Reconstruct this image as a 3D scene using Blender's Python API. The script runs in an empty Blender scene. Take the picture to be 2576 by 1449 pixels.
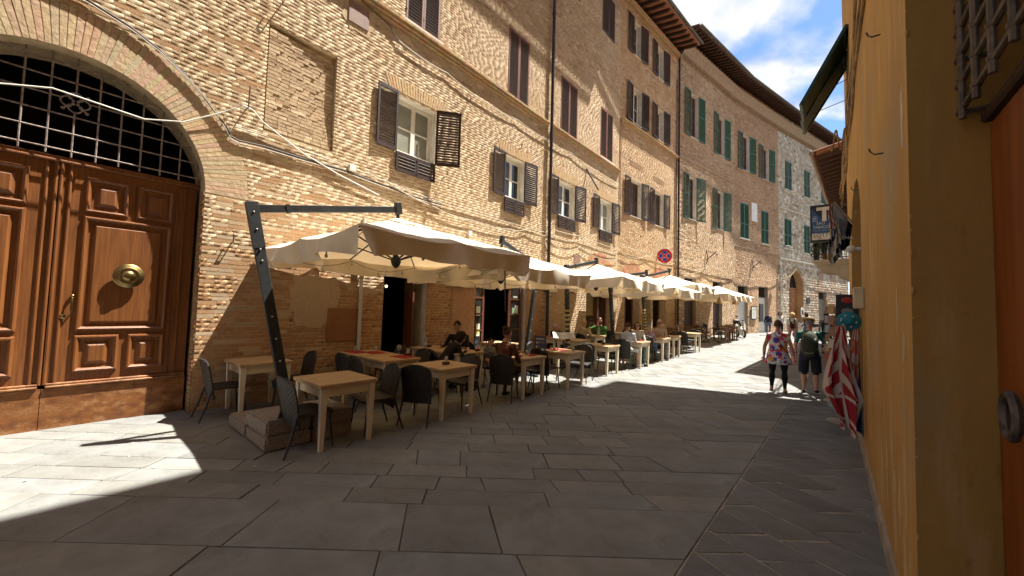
import bpy, math, random
import numpy as np
from mathutils import Vector, Matrix, Euler, kdtree
R = math.radians
rng = np.random.default_rng(7)
random.seed(7)
S = bpy.context.scene
COL = S.collection

# ---------------------------------------------------------------- camera
cam_d = bpy.data.cameras.new('camera')
cam = bpy.data.objects.new('camera', cam_d); COL.objects.link(cam)
CAM_Z = 1.72
F_MM = 36.0*967.0/2576.0
cam_d.lens = F_MM; cam_d.sensor_width = 36.0; cam_d.clip_start = 0.05; cam_d.clip_end = 6000
_p = R(2.8); _r = R(1.63)
_F = Vector((0, math.cos(_p), math.sin(_p))); _X = Vector((1, 0, 0)); _U = _X.cross(_F)
_R2 = math.cos(_r)*_X+math.sin(_r)*_U; _U2 = -math.sin(_r)*_X+math.cos(_r)*_U
M = Matrix(((_R2.x, _U2.x, -_F.x), (_R2.y, _U2.y, -_F.y), (_R2.z, _U2.z, -_F.z)))
cam.rotation_euler = M.to_euler(); cam.location = (0, 0, CAM_Z)
S.camera = cam

# ---------------------------------------------------------------- light
SUN_DIR = Vector((-1.93, -0.726, -4.3)).normalized()
EXPOSURE = 2.0
SKY_STRENGTH = 0.092
SUN_STRENGTH = 4.0
S.view_settings.view_transform = 'Standard'; S.view_settings.look = 'None'
S.view_settings.exposure = EXPOSURE; S.view_settings.gamma = 1.0
S.view_settings.use_curve_mapping = False
W = bpy.data.worlds.new('World'); S.world = W; W.use_nodes = True
nt = W.node_tree; nt.nodes.clear()
def nn(nt, t, **kw):
    n = nt.nodes.new(t)
    for k, v in kw.items(): setattr(n, k, v)
    return n
_out = nn(nt, 'ShaderNodeOutputWorld'); _bg = nn(nt, 'ShaderNodeBackground')
_sky = nn(nt, 'ShaderNodeTexSky', sky_type='NISHITA', sun_disc=False)
_el = math.asin(-SUN_DIR.z); _az = math.atan2(-SUN_DIR.x, -SUN_DIR.y)
_sky.sun_elevation = _el; _sky.sun_rotation = _az; _sky.air_density = 1.0; _sky.dust_density = 0.6; _sky.altitude = 300
_geo = nn(nt, 'ShaderNodeTexCoord')
# clouds: fbm on the sky direction flattened to a plane high above
_sep = nn(nt, 'ShaderNodeSeparateXYZ'); nt.links.new(_geo.outputs['Generated'], _sep.inputs[0])
_zz = nn(nt, 'ShaderNodeMath', operation='ADD'); nt.links.new(_sep.outputs['Z'], _zz.inputs[0]); _zz.inputs[1].default_value = 0.22
_dx = nn(nt, 'ShaderNodeMath', operation='DIVIDE'); nt.links.new(_sep.outputs['X'], _dx.inputs[0]); nt.links.new(_zz.outputs[0], _dx.inputs[1])
_dy = nn(nt, 'ShaderNodeMath', operation='DIVIDE'); nt.links.new(_sep.outputs['Y'], _dy.inputs[0]); nt.links.new(_zz.outputs[0], _dy.inputs[1])
_cmb = nn(nt, 'ShaderNodeCombineXYZ'); nt.links.new(_dx.outputs[0], _cmb.inputs[0]); nt.links.new(_dy.outputs[0], _cmb.inputs[1])
CLOUD_OFF = (2.36, 3.50, 13.6)
_map = nn(nt, 'ShaderNodeMapping'); _map.inputs['Location'].default_value = CLOUD_OFF
nt.links.new(_cmb.outputs[0], _map.inputs[0])
def _fbm(vec, sc, det, rough, dist):
    n = nn(nt, 'ShaderNodeTexNoise'); n.inputs['Scale'].default_value = sc; n.inputs['Detail'].default_value = det; n.inputs['Roughness'].default_value = rough; n.inputs['Distortion'].default_value = dist
    nt.links.new(vec, n.inputs['Vector']); return n.outputs['Fac']
CL_SC, CL_LO, CL_HI = 1.9, 0.435, 0.50
_f1 = _fbm(_map.outputs[0], CL_SC, 10, 0.50, 0.15)
_cr = nn(nt, 'ShaderNodeValToRGB'); _cr.color_ramp.elements[0].position = CL_LO; _cr.color_ramp.elements[1].position = CL_HI
nt.links.new(_f1, _cr.inputs[0])
# light side of the billows: density compared with the density a little towards the sun
_map2 = nn(nt, 'ShaderNodeMapping'); _map2.inputs['Location'].default_value = (CLOUD_OFF[0]+0.075, CLOUD_OFF[1]+0.03, CLOUD_OFF[2])
nt.links.new(_cmb.outputs[0], _map2.inputs[0])
_f2 = _fbm(_map2.outputs[0], CL_SC, 10, 0.50, 0.15)
_df = nn(nt, 'ShaderNodeMath', operation='SUBTRACT'); nt.links.new(_f1, _df.inputs[0]); nt.links.new(_f2, _df.inputs[1])
_ml = nn(nt, 'ShaderNodeMath', operation='MULTIPLY_ADD'); nt.links.new(_df.outputs[0], _ml.inputs[0]); _ml.inputs[1].default_value = 5.0; _ml.inputs[2].default_value = 0.55
_cr2 = nn(nt, 'ShaderNodeValToRGB')
_cr2.color_ramp.elements[0].position = 0.15; _cr2.color_ramp.elements[0].color = (1.50, 1.80, 2.25, 1)
_cr2.color_ramp.elements[1].position = 0.85; _cr2.color_ramp.elements[1].color = (3.05, 3.05, 3.0, 1)
nt.links.new(_ml.outputs[0], _cr2.inputs[0])
_deep = nn(nt, 'ShaderNodeMix', data_type='RGBA', blend_type='MULTIPLY'); _deep.inputs[0].default_value = 1.0; nt.links.new(_sky.outputs[0], _deep.inputs[6]); _deep.inputs[7].default_value = (0.40, 0.49, 0.63, 1)
_mix = nn(nt, 'ShaderNodeMix', data_type='RGBA')
nt.links.new(_cr.outputs[0], _mix.inputs[0]); nt.links.new(_deep.outputs[2], _mix.inputs[6]); nt.links.new(_cr2.outputs[0], _mix.inputs[7])
nt.links.new(_mix.outputs[2], _bg.inputs[0]); _bg.inputs[1].default_value = SKY_STRENGTH
nt.links.new(_bg.outputs[0], _out.inputs[0])
sun_d = bpy.data.lights.new('sun', 'SUN'); sun = bpy.data.objects.new('sun', sun_d); COL.objects.link(sun)
sun_d.energy = SUN_STRENGTH; sun_d.angle = R(0.53); sun_d.color = (1.0, 0.95, 0.86)
sun.rotation_euler = SUN_DIR.to_track_quat('-Z', 'Y').to_euler(); sun.location = (20, 10, 40)

# ---------------------------------------------------------------- helpers
def tag(o, label=None, cat=None, group=None, kind=None):
    if label: o['label'] = label
    if cat: o['category'] = cat
    if group: o['group'] = group
    if kind: o['kind'] = kind
    return o
def empty(name, loc=(0, 0, 0), rz=0.0, label=None, cat=None, group=None):
    o = bpy.data.objects.new(name, None); COL.objects.link(o)
    o.location = loc; o.rotation_euler = (0, 0, rz); o.empty_display_size = 0.1
    return tag(o, label, cat, group)
def copy_tree(o, parent=None):
    c = o.copy(); COL.objects.link(c)
    if parent is not None: c.parent = parent
    for ch in list(o.children): copy_tree(ch, c)
    return c

class MB:
    """collects faces; build() links them as one mesh object"""
    def __init__(s): s.v = []; s.f = []; s.m = []; s.t = []; s.cur = 0; s.tint = (1, 1, 1)
    def add(s, vs, fs):
        b = len(s.v); s.v.extend([tuple(v) for v in vs])
        for f in fs: s.f.append([b+i for i in f]); s.m.append(s.cur); s.t.append(s.tint)
        return s
    def box(s, c, d, rot=None, bevel=0.0):
        x, y, z = d[0]/2, d[1]/2, d[2]/2
        if bevel <= 0:
            vs = [Vector((a*x, b*y, e*z)) for e in (-1, 1) for b in (-1, 1) for a in (-1, 1)]
            fs = [(0, 2, 3, 1), (4, 5, 7, 6), (0, 1, 5, 4), (2, 6, 7, 3), (0, 4, 6, 2), (1, 3, 7, 5)]
        else:
            e = min(bevel, x*.9, y*.9, z*.9); vs = []
            for k in (-1, 1):
                for j in (-1, 1):
                    for i in (-1, 1):
                        vs += [Vector((i*(x-e), j*(y-e), k*z)), Vector((i*(x-e), j*y, k*(z-e))), Vector((i*x, j*(y-e), k*(z-e)))]
            def I(i, j, k, a): return ((k > 0)*4+(j > 0)*2+(i > 0))*3+a
            fs = []
            for k in (-1, 1):
                q = [I(-1, -1, k, 0), I(1, -1, k, 0), I(1, 1, k, 0), I(-1, 1, k, 0)]; fs.append(q if k > 0 else q[::-1])
            for j in (-1, 1):
                q = [I(-1, j, -1, 1), I(-1, j, 1, 1), I(1, j, 1, 1), I(1, j, -1, 1)]; fs.append(q if j > 0 else q[::-1])
            for i in (-1, 1):
                q = [I(i, -1, -1, 2), I(i, 1, -1, 2), I(i, 1, 1, 2), I(i, -1, 1, 2)]; fs.append(q if i > 0 else q[::-1])
            for k in (-1, 1):
                for j in (-1, 1): fs.append([I(-1, j, k, 0), I(1, j, k, 0), I(1, j, k, 1), I(-1, j, k, 1)][::(1 if j*k < 0 else -1)])
                for i in (-1, 1): fs.append([I(i, -1, k, 0), I(i, 1, k, 0), I(i, 1, k, 2), I(i, -1, k, 2)][::(-1 if i*k < 0 else 1)])
            for j in (-1, 1):
                for i in (-1, 1): fs.append([I(i, j, -1, 1), I(i, j, 1, 1), I(i, j, 1, 2), I(i, j, -1, 2)][::(1 if i*j < 0 else -1)])
            for k in (-1, 1):
                for j in (-1, 1):
                    for i in (-1, 1): fs.append([I(i, j, k, 0), I(i, j, k, 1), I(i, j, k, 2)][::(1 if i*j*k < 0 else -1)])
        if rot is not None: vs = [rot @ v for v in vs]
        c = Vector(c); return s.add([v+c for v in vs], fs)
    def quad(s, a, b, c, d): return s.add([a, b, c, d], [(0, 1, 2, 3)])
    def tube(s, path, r, n=8, cap=True, flat=None):
        path = [Vector(p) for p in path]; N = len(path)
        rs = r if isinstance(r, list) else [r]*N
        vs = []; prev = None
        for i, p in enumerate(path):
            t = (path[min(i+1, N-1)]-path[max(i-1, 0)])
            t = t.normalized() if t.length > 1e-9 else Vector((0, 0, 1))
            if prev is None:
                u = t.cross(Vector((0, 0, 1)))
                if u.length < 1e-3: u = t.cross(Vector((0, 1, 0)))
                u.normalize()
            else:
                u = prev-t*prev.dot(t)
                if u.length < 1e-6: u = t.orthogonal()
                u.normalize()
            prev = u; w = t.cross(u)
            rr = rs[i]; ra, rb = rr if isinstance(rr, (tuple, list)) else (rr, rr)
            for k in range(n):
                a = 2*math.pi*k/n; vs.append(p+u*(ra*math.cos(a))+w*(rb*math.sin(a)))
        fs = [(i*n+k, i*n+(k+1) % n, (i+1)*n+(k+1) % n, (i+1)*n+k) for i in range(N-1) for k in range(n)]
        if cap: fs += [tuple(range(n))[::-1], tuple((N-1)*n+k for k in range(n))]
        return s.add(vs, fs)
    def lathe(s, prof, n=16, c=(0, 0, 0), axis='z', rot=None):
        vs = []; c = Vector(c)
        for r, h in prof:
            for k in range(n):
                a = 2*math.pi*k/n; v = Vector((r*math.cos(a), r*math.sin(a), h))
                if axis == 'y': v = Vector((v.x, -v.z, v.y))
                if axis == 'x': v = Vector((v.z, v.x, v.y))
                if rot is not None: v = rot @ v
                vs.append(v+c)
        N = len(prof)
        fs = [(i*n+k, i*n+(k+1) % n, (i+1)*n+(k+1) % n, (i+1)*n+k) for i in range(N-1) for k in range(n)]
        if prof[0][0] > 1e-5: fs.append(tuple(range(n))[::-1])
        if prof[-1][0] > 1e-5: fs.append(tuple((N-1)*n+k for k in range(n)))
        return s.add(vs, fs)
    def sphere(s, c, r, n=10, m=7, f=None):
        r = r if isinstance(r, (tuple, list)) else (r, r, r); c = Vector(c); vs = []
        for i in range(m+1):
            th = math.pi*i/m
            for k in range(n):
                a = 2*math.pi*k/n
                vs.append(c+Vector((r[0]*math.sin(th)*math.cos(a), r[1]*math.sin(th)*math.sin(a), r[2]*math.cos(th))))
        fs = [(i*n+k, (i+1)*n+k, (i+1)*n+(k+1) % n, i*n+(k+1) % n) for i in range(m) for k in range(n)]
        return s.add(vs, fs)
    def prism(s, poly, d, o=(0, 0, 0), ax=(1, 0, 0), ay=(0, 0, 1)):
        """poly in plane (ax, ay), extruded by vector d"""
        o = Vector(o); ax = Vector(ax); ay = Vector(ay); d = Vector(d); n = len(poly)
        a = [o+ax*p[0]+ay*p[1] for p in poly]; b = [p+d for p in a]
        return s.add(a+b, [tuple(range(n)), tuple(range(2*n-1, n-1, -1))]+[(i, n+i, n+(i+1) % n, (i+1) % n) for i in range(n)])
    def xf(s, M):
        s.v = [tuple(M @ Vector(v)) for v in s.v]; return s
    def build(s, name, mats, parent=None, smooth=False, fix=True, loc=None):
        me = bpy.data.meshes.new(name); me.from_pydata(s.v, [], s.f)
        mats = mats if isinstance(mats, (list, tuple)) else [mats]
        for m in mats: me.materials.append(m)
        if len(mats) > 1: me.polygons.foreach_set('material_index', s.m)
        if any(t != (1, 1, 1) for t in s.t):
            at = me.attributes.new('tint', 'FLOAT_COLOR', 'FACE')
            at.data.foreach_set('color', np.array([(*t, 1.0) for t in s.t], dtype=np.float32).ravel())
        if fix:
            import bmesh
            bm = bmesh.new(); bm.from_mesh(me); bmesh.ops.recalc_face_normals(bm, faces=bm.faces); bm.to_mesh(me); bm.free()
        if smooth: me.polygons.foreach_set('use_smooth', [True]*len(me.polygons))
        me.update()
        o = bpy.data.objects.new(name, me); COL.objects.link(o)
        if parent is not None: o.parent = parent
        if loc is not None: o.location = loc
        return o
def smooth_angle(o, deg=40):
    me = o.data
    me.polygons.foreach_set('use_smooth', [True]*len(me.polygons))
    try: me.set_sharp_from_angle(angle=R(deg))
    except Exception: pass
    return o
def np_mesh(name, V, Q, tint=None, mats=(), parent=None, mi=None):
    me = bpy.data.meshes.new(name); V = np.asarray(V, np.float32); Q = np.asarray(Q, np.int32)
    me.vertices.add(len(V)); me.vertices.foreach_set('co', V.ravel())
    me.loops.add(Q.size); me.loops.foreach_set('vertex_index', Q.ravel())
    me.polygons.add(len(Q)); me.polygons.foreach_set('loop_start', np.arange(0, Q.size, 4, dtype=np.int32))
    for m in mats: me.materials.append(m)
    if mi is not None: me.polygons.foreach_set('material_index', np.asarray(mi, np.int32))
    if tint is not None:
        t = np.ones((len(Q), 4), np.float32); t[:, :3] = tint
        me.attributes.new('tint', 'FLOAT_COLOR', 'FACE').data.foreach_set('color', t.ravel())
    me.update(calc_edges=True); me.validate()
    o = bpy.data.objects.new(name, me); COL.objects.link(o)
    if parent is not None: o.parent = parent
    return o

# ---------------------------------------------------------------- materials
MATS = {}
def mat(name, c1, c2=None, scale=8.0, rough=0.8, bump=0.0, bscale=60.0, metal=0.0, spec=0.4, tint=False, detail=5.0,
        lo=0.35, hi=0.65, transl=0.0, stretch=None, c3=None, s3=1.2, coat=0.0, tcol=None):
    if name in MATS: return MATS[name]
    m = bpy.data.materials.new(name); m.use_nodes = True; nt = m.node_tree; b = nt.nodes['Principled BSDF']
    b.inputs['Roughness'].default_value = rough; b.inputs['Metallic'].default_value = metal
    b.inputs['Specular IOR Level'].default_value = spec
    if coat: b.inputs['Coat Weight'].default_value = coat; b.inputs['Coat Roughness'].default_value = 0.25
    tc = nn(nt, 'ShaderNodeTexCoord'); vec = tc.outputs['Object']
    if stretch:
        mp = nn(nt, 'ShaderNodeMapping'); mp.inputs['Scale'].default_value = stretch; nt.links.new(vec, mp.inputs[0]); vec2 = mp.outputs[0]
    else: vec2 = vec
    c2 = c2 or tuple(x*0.78 for x in c1)
    no = nn(nt, 'ShaderNodeTexNoise'); no.inputs['Scale'].default_value = scale; no.inputs['Detail'].default_value = detail
    nt.links.new(vec2, no.inputs['Vector'])
    rp = nn(nt, 'ShaderNodeValToRGB'); e = rp.color_ramp.elements
    e[0].position = lo; e[0].color = (*c2, 1); e[1].position = hi; e[1].color = (*c1, 1)
    nt.links.new(no.outputs['Fac'], rp.inputs[0]); col = rp.outputs[0]
    if c3:
        n3 = nn(nt, 'ShaderNodeTexNoise'); n3.inputs['Scale'].default_value = s3; n3.inputs['Detail'].default_value = 7; n3.inputs['Roughness'].default_value = 0.65
        nt.links.new(vec2, n3.inputs['Vector'])
        r3 = nn(nt, 'ShaderNodeValToRGB'); r3.color_ramp.elements[0].position = 0.5; r3.color_ramp.elements[1].position = 0.66
        nt.links.new(n3.outputs['Fac'], r3.inputs[0])
        mx = nn(nt, 'ShaderNodeMix', data_type='RGBA'); nt.links.new(r3.outputs[0], mx.inputs[0]); nt.links.new(col, mx.inputs[6]); mx.inputs[7].default_value = (*c3, 1)
        col = mx.outputs[2]
    if tint:
        at = nn(nt, 'ShaderNodeAttribute', attribute_name='tint')
        mu = nn(nt, 'ShaderNodeMix', data_type='RGBA', blend_type='MULTIPLY'); mu.inputs[0].default_value = 1.0
        nt.links.new(col, mu.inputs[6]); nt.links.new(at.outputs['Color'], mu.inputs[7]); col = mu.outputs[2]
    nt.links.new(col, b.inputs['Base Color'])
    if bump > 0:
        nb = nn(nt, 'ShaderNodeTexNoise'); nb.inputs['Scale'].default_value = bscale; nb.inputs['Detail'].default_value = 7; nb.inputs['Roughness'].default_value = 0.62
        nt.links.new(vec2, nb.inputs['Vector'])
        bp = nn(nt, 'ShaderNodeBump'); bp.inputs['Strength'].default_value = bump; bp.inputs['Distance'].default_value = 0.02
        nt.links.new(nb.outputs['Fac'], bp.inputs['Height']); nt.links.new(bp.outputs[0], b.inputs['Normal'])
    if transl > 0:
        tr = nn(nt, 'ShaderNodeBsdfTranslucent'); (nt.links.new(col, tr.inputs[0]) if tcol is None else setattr(tr.inputs[0], 'default_value', (*tcol, 1)))
        ms = nn(nt, 'ShaderNodeMixShader'); ms.inputs[0].default_value = transl
        o = nt.nodes['Material Output']; nt.links.new(b.outputs[0], ms.inputs[1]); nt.links.new(tr.outputs[0], ms.inputs[2]); nt.links.new(ms.outputs[0], o.inputs[0])
    MATS[name] = m; return m
def glass_mat(name, col, rough=0.05):
    m = mat(name, col, tuple(x*.7 for x in col), 1.5, rough, spec=0.6); return m
def emit_mat(name, col, st):
    m = bpy.data.materials.new(name); m.use_nodes = True; b = m.node_tree.nodes['Principled BSDF']
    b.inputs['Base Color'].default_value = (*col, 1); b.inputs['Emission Color'].default_value = (*col, 1); b.inputs['Emission Strength'].default_value = st
    return m
brick_m = mat('brick_clay', (1.0, 1.0, 1.0), (0.80, 0.78, 0.74), 14, 0.95, 0.62, 15, spec=0.15, tint=True, c3=(0.82, 0.77, 0.70), s3=0.9)
stone_m = mat('travertine_block', (1.0, 1.0, 1.0), (0.72, 0.70, 0.66), 9, 0.92, 0.5, 40, spec=0.2, tint=True)
mortar_m = mat('lime_mortar', (0.58, 0.46, 0.30), (0.46, 0.35, 0.22), 9, 0.97, 0.9, 45, spec=0.1, c3=(0.50, 0.36, 0.22), s3=0.8)
mortar2_m = mat('grey_mortar', (0.36, 0.31, 0.25), (0.27, 0.23, 0.18), 7, 0.97, 0.5, 60, spec=0.1)
plaster_m = mat('white_plaster', (0.72, 0.68, 0.60), (0.58, 0.54, 0.46), 5, 0.9, 0.15, 40, spec=0.2)
ochre_m = mat('ochre_plaster', (0.52, 0.31, 0.105), (0.43, 0.245, 0.08), 2.0, 0.92, 0.25, 22, spec=0.15, stretch=(1, 1, 0.34), c3=(0.42, 0.315, 0.175), s3=1.5)
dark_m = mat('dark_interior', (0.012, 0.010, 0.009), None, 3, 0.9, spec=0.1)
wood_m = mat('chestnut_door_wood', (0.218, 0.078, 0.019), (0.135, 0.045, 0.011), 3.5, 0.46, 0.16, 22, spec=0.45, stretch=(11, 11, 0.5), coat=0.12)
wood2_m = mat('worn_plinth_wood', (0.23, 0.085, 0.022), (0.13, 0.044, 0.012), 5, 0.55, 0.2, 40, spec=0.4, stretch=(1.5, 1.5, 2.5), c3=(0.30, 0.15, 0.06), s3=4)
orange_wood_m = mat('orange_door_wood', (0.27, 0.075, 0.012), (0.19, 0.05, 0.008), 3, 0.5, 0.08, 30, spec=0.4, stretch=(5, 5, 0.5))
darkshut_m = mat('dark_brown_shutter_paint', (0.040, 0.020, 0.015), (0.026, 0.013, 0.010), 12, 0.5, 0.1, 60)
redshut_m = mat('red_brown_shutter_paint', (0.19, 0.060, 0.034), (0.13, 0.040, 0.024), 10, 0.6, 0.1, 60)
redslat_m = mat('dusty_slat_paint', (0.085, 0.047, 0.036), (0.05, 0.027, 0.021), 10, 0.6, 0.1, 60)
greenshut_m = mat('green_shutter_paint', (0.018, 0.105, 0.066), (0.012, 0.075, 0.048), 8, 0.5, 0.1, 60)
greyshut_m = mat('grey_green_shutter_paint', (0.060, 0.125, 0.105), (0.042, 0.09, 0.078), 8, 0.6, 0.1, 60)
whiteframe_m = mat('white_window_paint', (0.80, 0.78, 0.70), (0.70, 0.67, 0.58), 8, 0.5)
brownframe_m = mat('brown_window_wood', (0.16, 0.055, 0.025), (0.10, 0.034, 0.016), 8, 0.5)
pane_m = glass_mat('curtained_glass', (0.30, 0.31, 0.26), 0.08)
darkpane_m = glass_mat('dark_glass', (0.030, 0.032, 0.034), 0.05)
iron_m = mat('wrought_iron', (0.14, 0.12, 0.11), (0.06, 0.05, 0.045), 25, 0.6, 0.3, 80, metal=0.5)
palegrille_m = mat('pale_rusty_iron', (0.34, 0.29, 0.25), (0.17, 0.12, 0.10), 22, 0.6, 0.3, 80, metal=0.3)
pipe_m = mat('brown_drainpipe', (0.040, 0.024, 0.022), (0.028, 0.018, 0.017), 6, 0.45)
brass_m = mat('aged_brass', (0.32, 0.235, 0.10), (0.17, 0.12, 0.05), 10, 0.36, metal=1.0)
cable_m = mat('pale_cable', (0.46, 0.41, 0.32), None, 20, 0.6)
darkcable_m = mat('dark_cable', (0.07, 0.055, 0.045), None, 20, 0.7)
slab_m = mat('grey_sandstone_slab', (1, 1, 1), (0.74, 0.73, 0.71), 3.2, 0.66, 0.42, 14, spec=0.3, tint=True, c3=(0.62, 0.60, 0.56), s3=1.5)
joint_m = mat('paving_joint', (0.13, 0.115, 0.095), (0.07, 0.062, 0.05), 6, 0.95, 0.4, 60, spec=0.1, c3=(0.20, 0.175, 0.14), s3=0.7)
tile_m = mat('terracotta_tile', (0.36, 0.17, 0.09), (0.22, 0.12, 0.07), 6, 0.9, 0.3, 40, c3=(0.30, 0.25, 0.18), s3=3)
rafter_m = mat('dark_rafter_wood', (0.075, 0.036, 0.020), (0.045, 0.022, 0.014), 9, 0.8, stretch=(2, 2, 2))
soffit_m = mat('terracotta_soffit', (0.34, 0.145, 0.075), (0.27, 0.11, 0.055), 5, 0.9)
table_m = mat('whitewashed_table_wood', (0.72, 0.64, 0.47), (0.62, 0.53, 0.37), 6, 0.6, 0.15, 50, stretch=(1, 1, 1), c3=(0.68, 0.61, 0.47), s3=5)
tabletop_m = mat('worn_tabletop_wood', (0.52, 0.36, 0.20), (0.42, 0.27, 0.14), 5, 0.5, 0.12, 50, stretch=(1, 9, 1), c3=(0.62, 0.50, 0.35), s3=3)
chair_m = mat('dark_woven_plastic', (0.040, 0.034, 0.030), (0.028, 0.024, 0.021), 30, 0.5, 0.2, 120)
chairleg_m = mat('charcoal_metal', (0.032, 0.032, 0.034), None, 20, 0.45)
canvas_m = mat('cream_canvas', (0.80, 0.73, 0.60), (0.74, 0.67, 0.54), 2.5, 0.85, 0.08, 20, spec=0.15, transl=0.19, tcol=(0.68, 0.49, 0.27), c3=(0.70, 0.63, 0.50), s3=1.1)
graph_m = mat('graphite_aluminium', (0.040, 0.044, 0.046), (0.030, 0.033, 0.035), 10, 0.42, metal=0.3)
block_m = mat('exposed_aggregate_concrete', (0.44, 0.38, 0.32), (0.22, 0.185, 0.155), 75, 0.95, 1.0, 110, spec=0.15)
skin_m = mat('skin', (0.50, 0.28, 0.19), (0.43, 0.23, 0.15), 9, 0.55)

darkgreen_m = mat('dark_green_flap_paint', (0.010, 0.040, 0.026), (0.006, 0.026, 0.018), 8, 0.55)

def ochre_wall(name, ca, cb, pale, grey, k=1.0):
    m = bpy.data.materials.new(name); m.use_nodes = True; nt = m.node_tree; b = nt.nodes['Principled BSDF']; b.inputs['Roughness'].default_value = .92; b.inputs['Specular IOR Level'].default_value = .15
    tc = nn(nt, 'ShaderNodeTexCoord')
    def noise(sc, st, det=6, rough=.6, off=0):
        mp = nn(nt, 'ShaderNodeMapping'); mp.inputs['Scale'].default_value = st; mp.inputs['Location'].default_value = (off, off, off); nt.links.new(tc.outputs['Object'], mp.inputs[0])
        n = nn(nt, 'ShaderNodeTexNoise'); n.inputs['Scale'].default_value = sc; n.inputs['Detail'].default_value = det; n.inputs['Roughness'].default_value = rough; nt.links.new(mp.outputs[0], n.inputs['Vector']); return n.outputs['Fac']
    def ramp(f, lo, hi, amt):
        r = nn(nt, 'ShaderNodeMapRange'); r.inputs['From Min'].default_value = lo; r.inputs['From Max'].default_value = hi; r.inputs['To Max'].default_value = amt; nt.links.new(f, r.inputs['Value']); return r.outputs['Result']
    def mixc(f, a, c):
        x = nn(nt, 'ShaderNodeMix', data_type='RGBA'); nt.links.new(f, x.inputs[0])
        if isinstance(a, tuple): x.inputs[6].default_value = (*a, 1)
        else: nt.links.new(a, x.inputs[6])
        x.inputs[7].default_value = (*c, 1); return x.outputs[2]
    col = mixc(ramp(noise(1.3, (1, 1, .35)), .36, .64, 1.0), ca, cb)
    col = mixc(ramp(noise(5.0, (1, 1, .13), 7, .62, 3), .54, .66, .65*k), col, pale)
    col = mixc(ramp(noise(1.1, (1, 1, .6), 8, .68, 9), .52, .64, .75*k), col, grey)
    col = mixc(ramp(noise(9.0, (1, 1, .4), 8, .7, 5), .60, .68, .55*k), col, tuple(x*.55 for x in ca))
    nt.links.new(col, b.inputs['Base Color'])
    bp = nn(nt, 'ShaderNodeBump'); bp.inputs['Strength'].default_value = .45; bp.inputs['Distance'].default_value = .015; nt.links.new(noise(10, (1, 1, .8), 9, .68, 1), bp.inputs['Height']); nt.links.new(bp.outputs[0], b.inputs['Normal'])
    MATS[name] = m; return m
ochre_m = ochre_wall('weathered_ochre_plaster', (.53, .315, .105), (.44, .25, .08), (.60, .44, .23), (.40, .315, .19))
shaded_ochre_m = ochre_wall('shaded_ochre_plaster', (.33, .19, .055), (.25, .145, .04), (.36, .24, .11), (.27, .20, .115))  # darker copy of the ochre for the reveal, doorway shade put into its colour

# ---------------------------------------------------------------- ground
def gz(x, y): return 0.018*max(0.0, y-10.0)
def ground():
    xs = [-60, -30, -18, -10, -5, 0, 5, 10, 16, 24, 32, 42, 60, 100, 300]
    ys = [-60, -30, -15, -5, 0, 3, 6, 10, 14, 20, 26, 34, 44, 60, 100, 300]
    mb = MB(); n = len(xs)
    vs = [(x, y, gz(x, y)-0.011) for y in ys for x in xs]
    mb.add(vs, [(j*n+i, j*n+i+1, (j+1)*n+i+1, (j+1)*n+i) for j in range(len(ys)-1) for i in range(n-1)])
    g = mb.build('ground', joint_m); tag(g, kind='structure'); return g
GROUND = ground()

# chiselled variant of the slab stone: fine tooling grooves
def chisel_mat(name, ang):
    m = slab_m.copy(); m.name = name; nt = m.node_tree; b = nt.nodes['Principled BSDF']
    tc = nn(nt, 'ShaderNodeTexCoord'); mp = nn(nt, 'ShaderNodeMapping'); mp.inputs['Rotation'].default_value = (0, 0, ang)
    nt.links.new(tc.outputs['Object'], mp.inputs[0])
    wv = nn(nt, 'ShaderNodeTexWave'); wv.inputs['Scale'].default_value = 11; wv.inputs['Distortion'].default_value = 2.2; wv.inputs['Detail'].default_value = 2
    nt.links.new(mp.outputs[0], wv.inputs[0])
    bp = nn(nt, 'ShaderNodeBump'); bp.inputs['Strength'].default_value = 0.55; bp.inputs['Distance'].default_value = 0.012
    nt.links.new(wv.outputs['Fac'], bp.inputs['Height']); nt.links.new(bp.outputs[0], b.inputs['Normal'])
    return m
slab_c1 = chisel_mat('tooled_sandstone_slab', R(-60)); slab_c2 = chisel_mat('tooled_sandstone_slab_b', R(55))
slab_c3 = chisel_mat('tooled_sandstone_slab_c', R(-25))

def inview(p, m=0.06):
    d = Vector(p)-cam.location; z = d.dot(_F)
    if z < 0.2: return False
    x = d.dot(_R2)/z*967/2576; y = d.dot(_U2)/z*967/2576
    return abs(x) < 0.5+m and abs(y) < 0.28125+m

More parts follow.
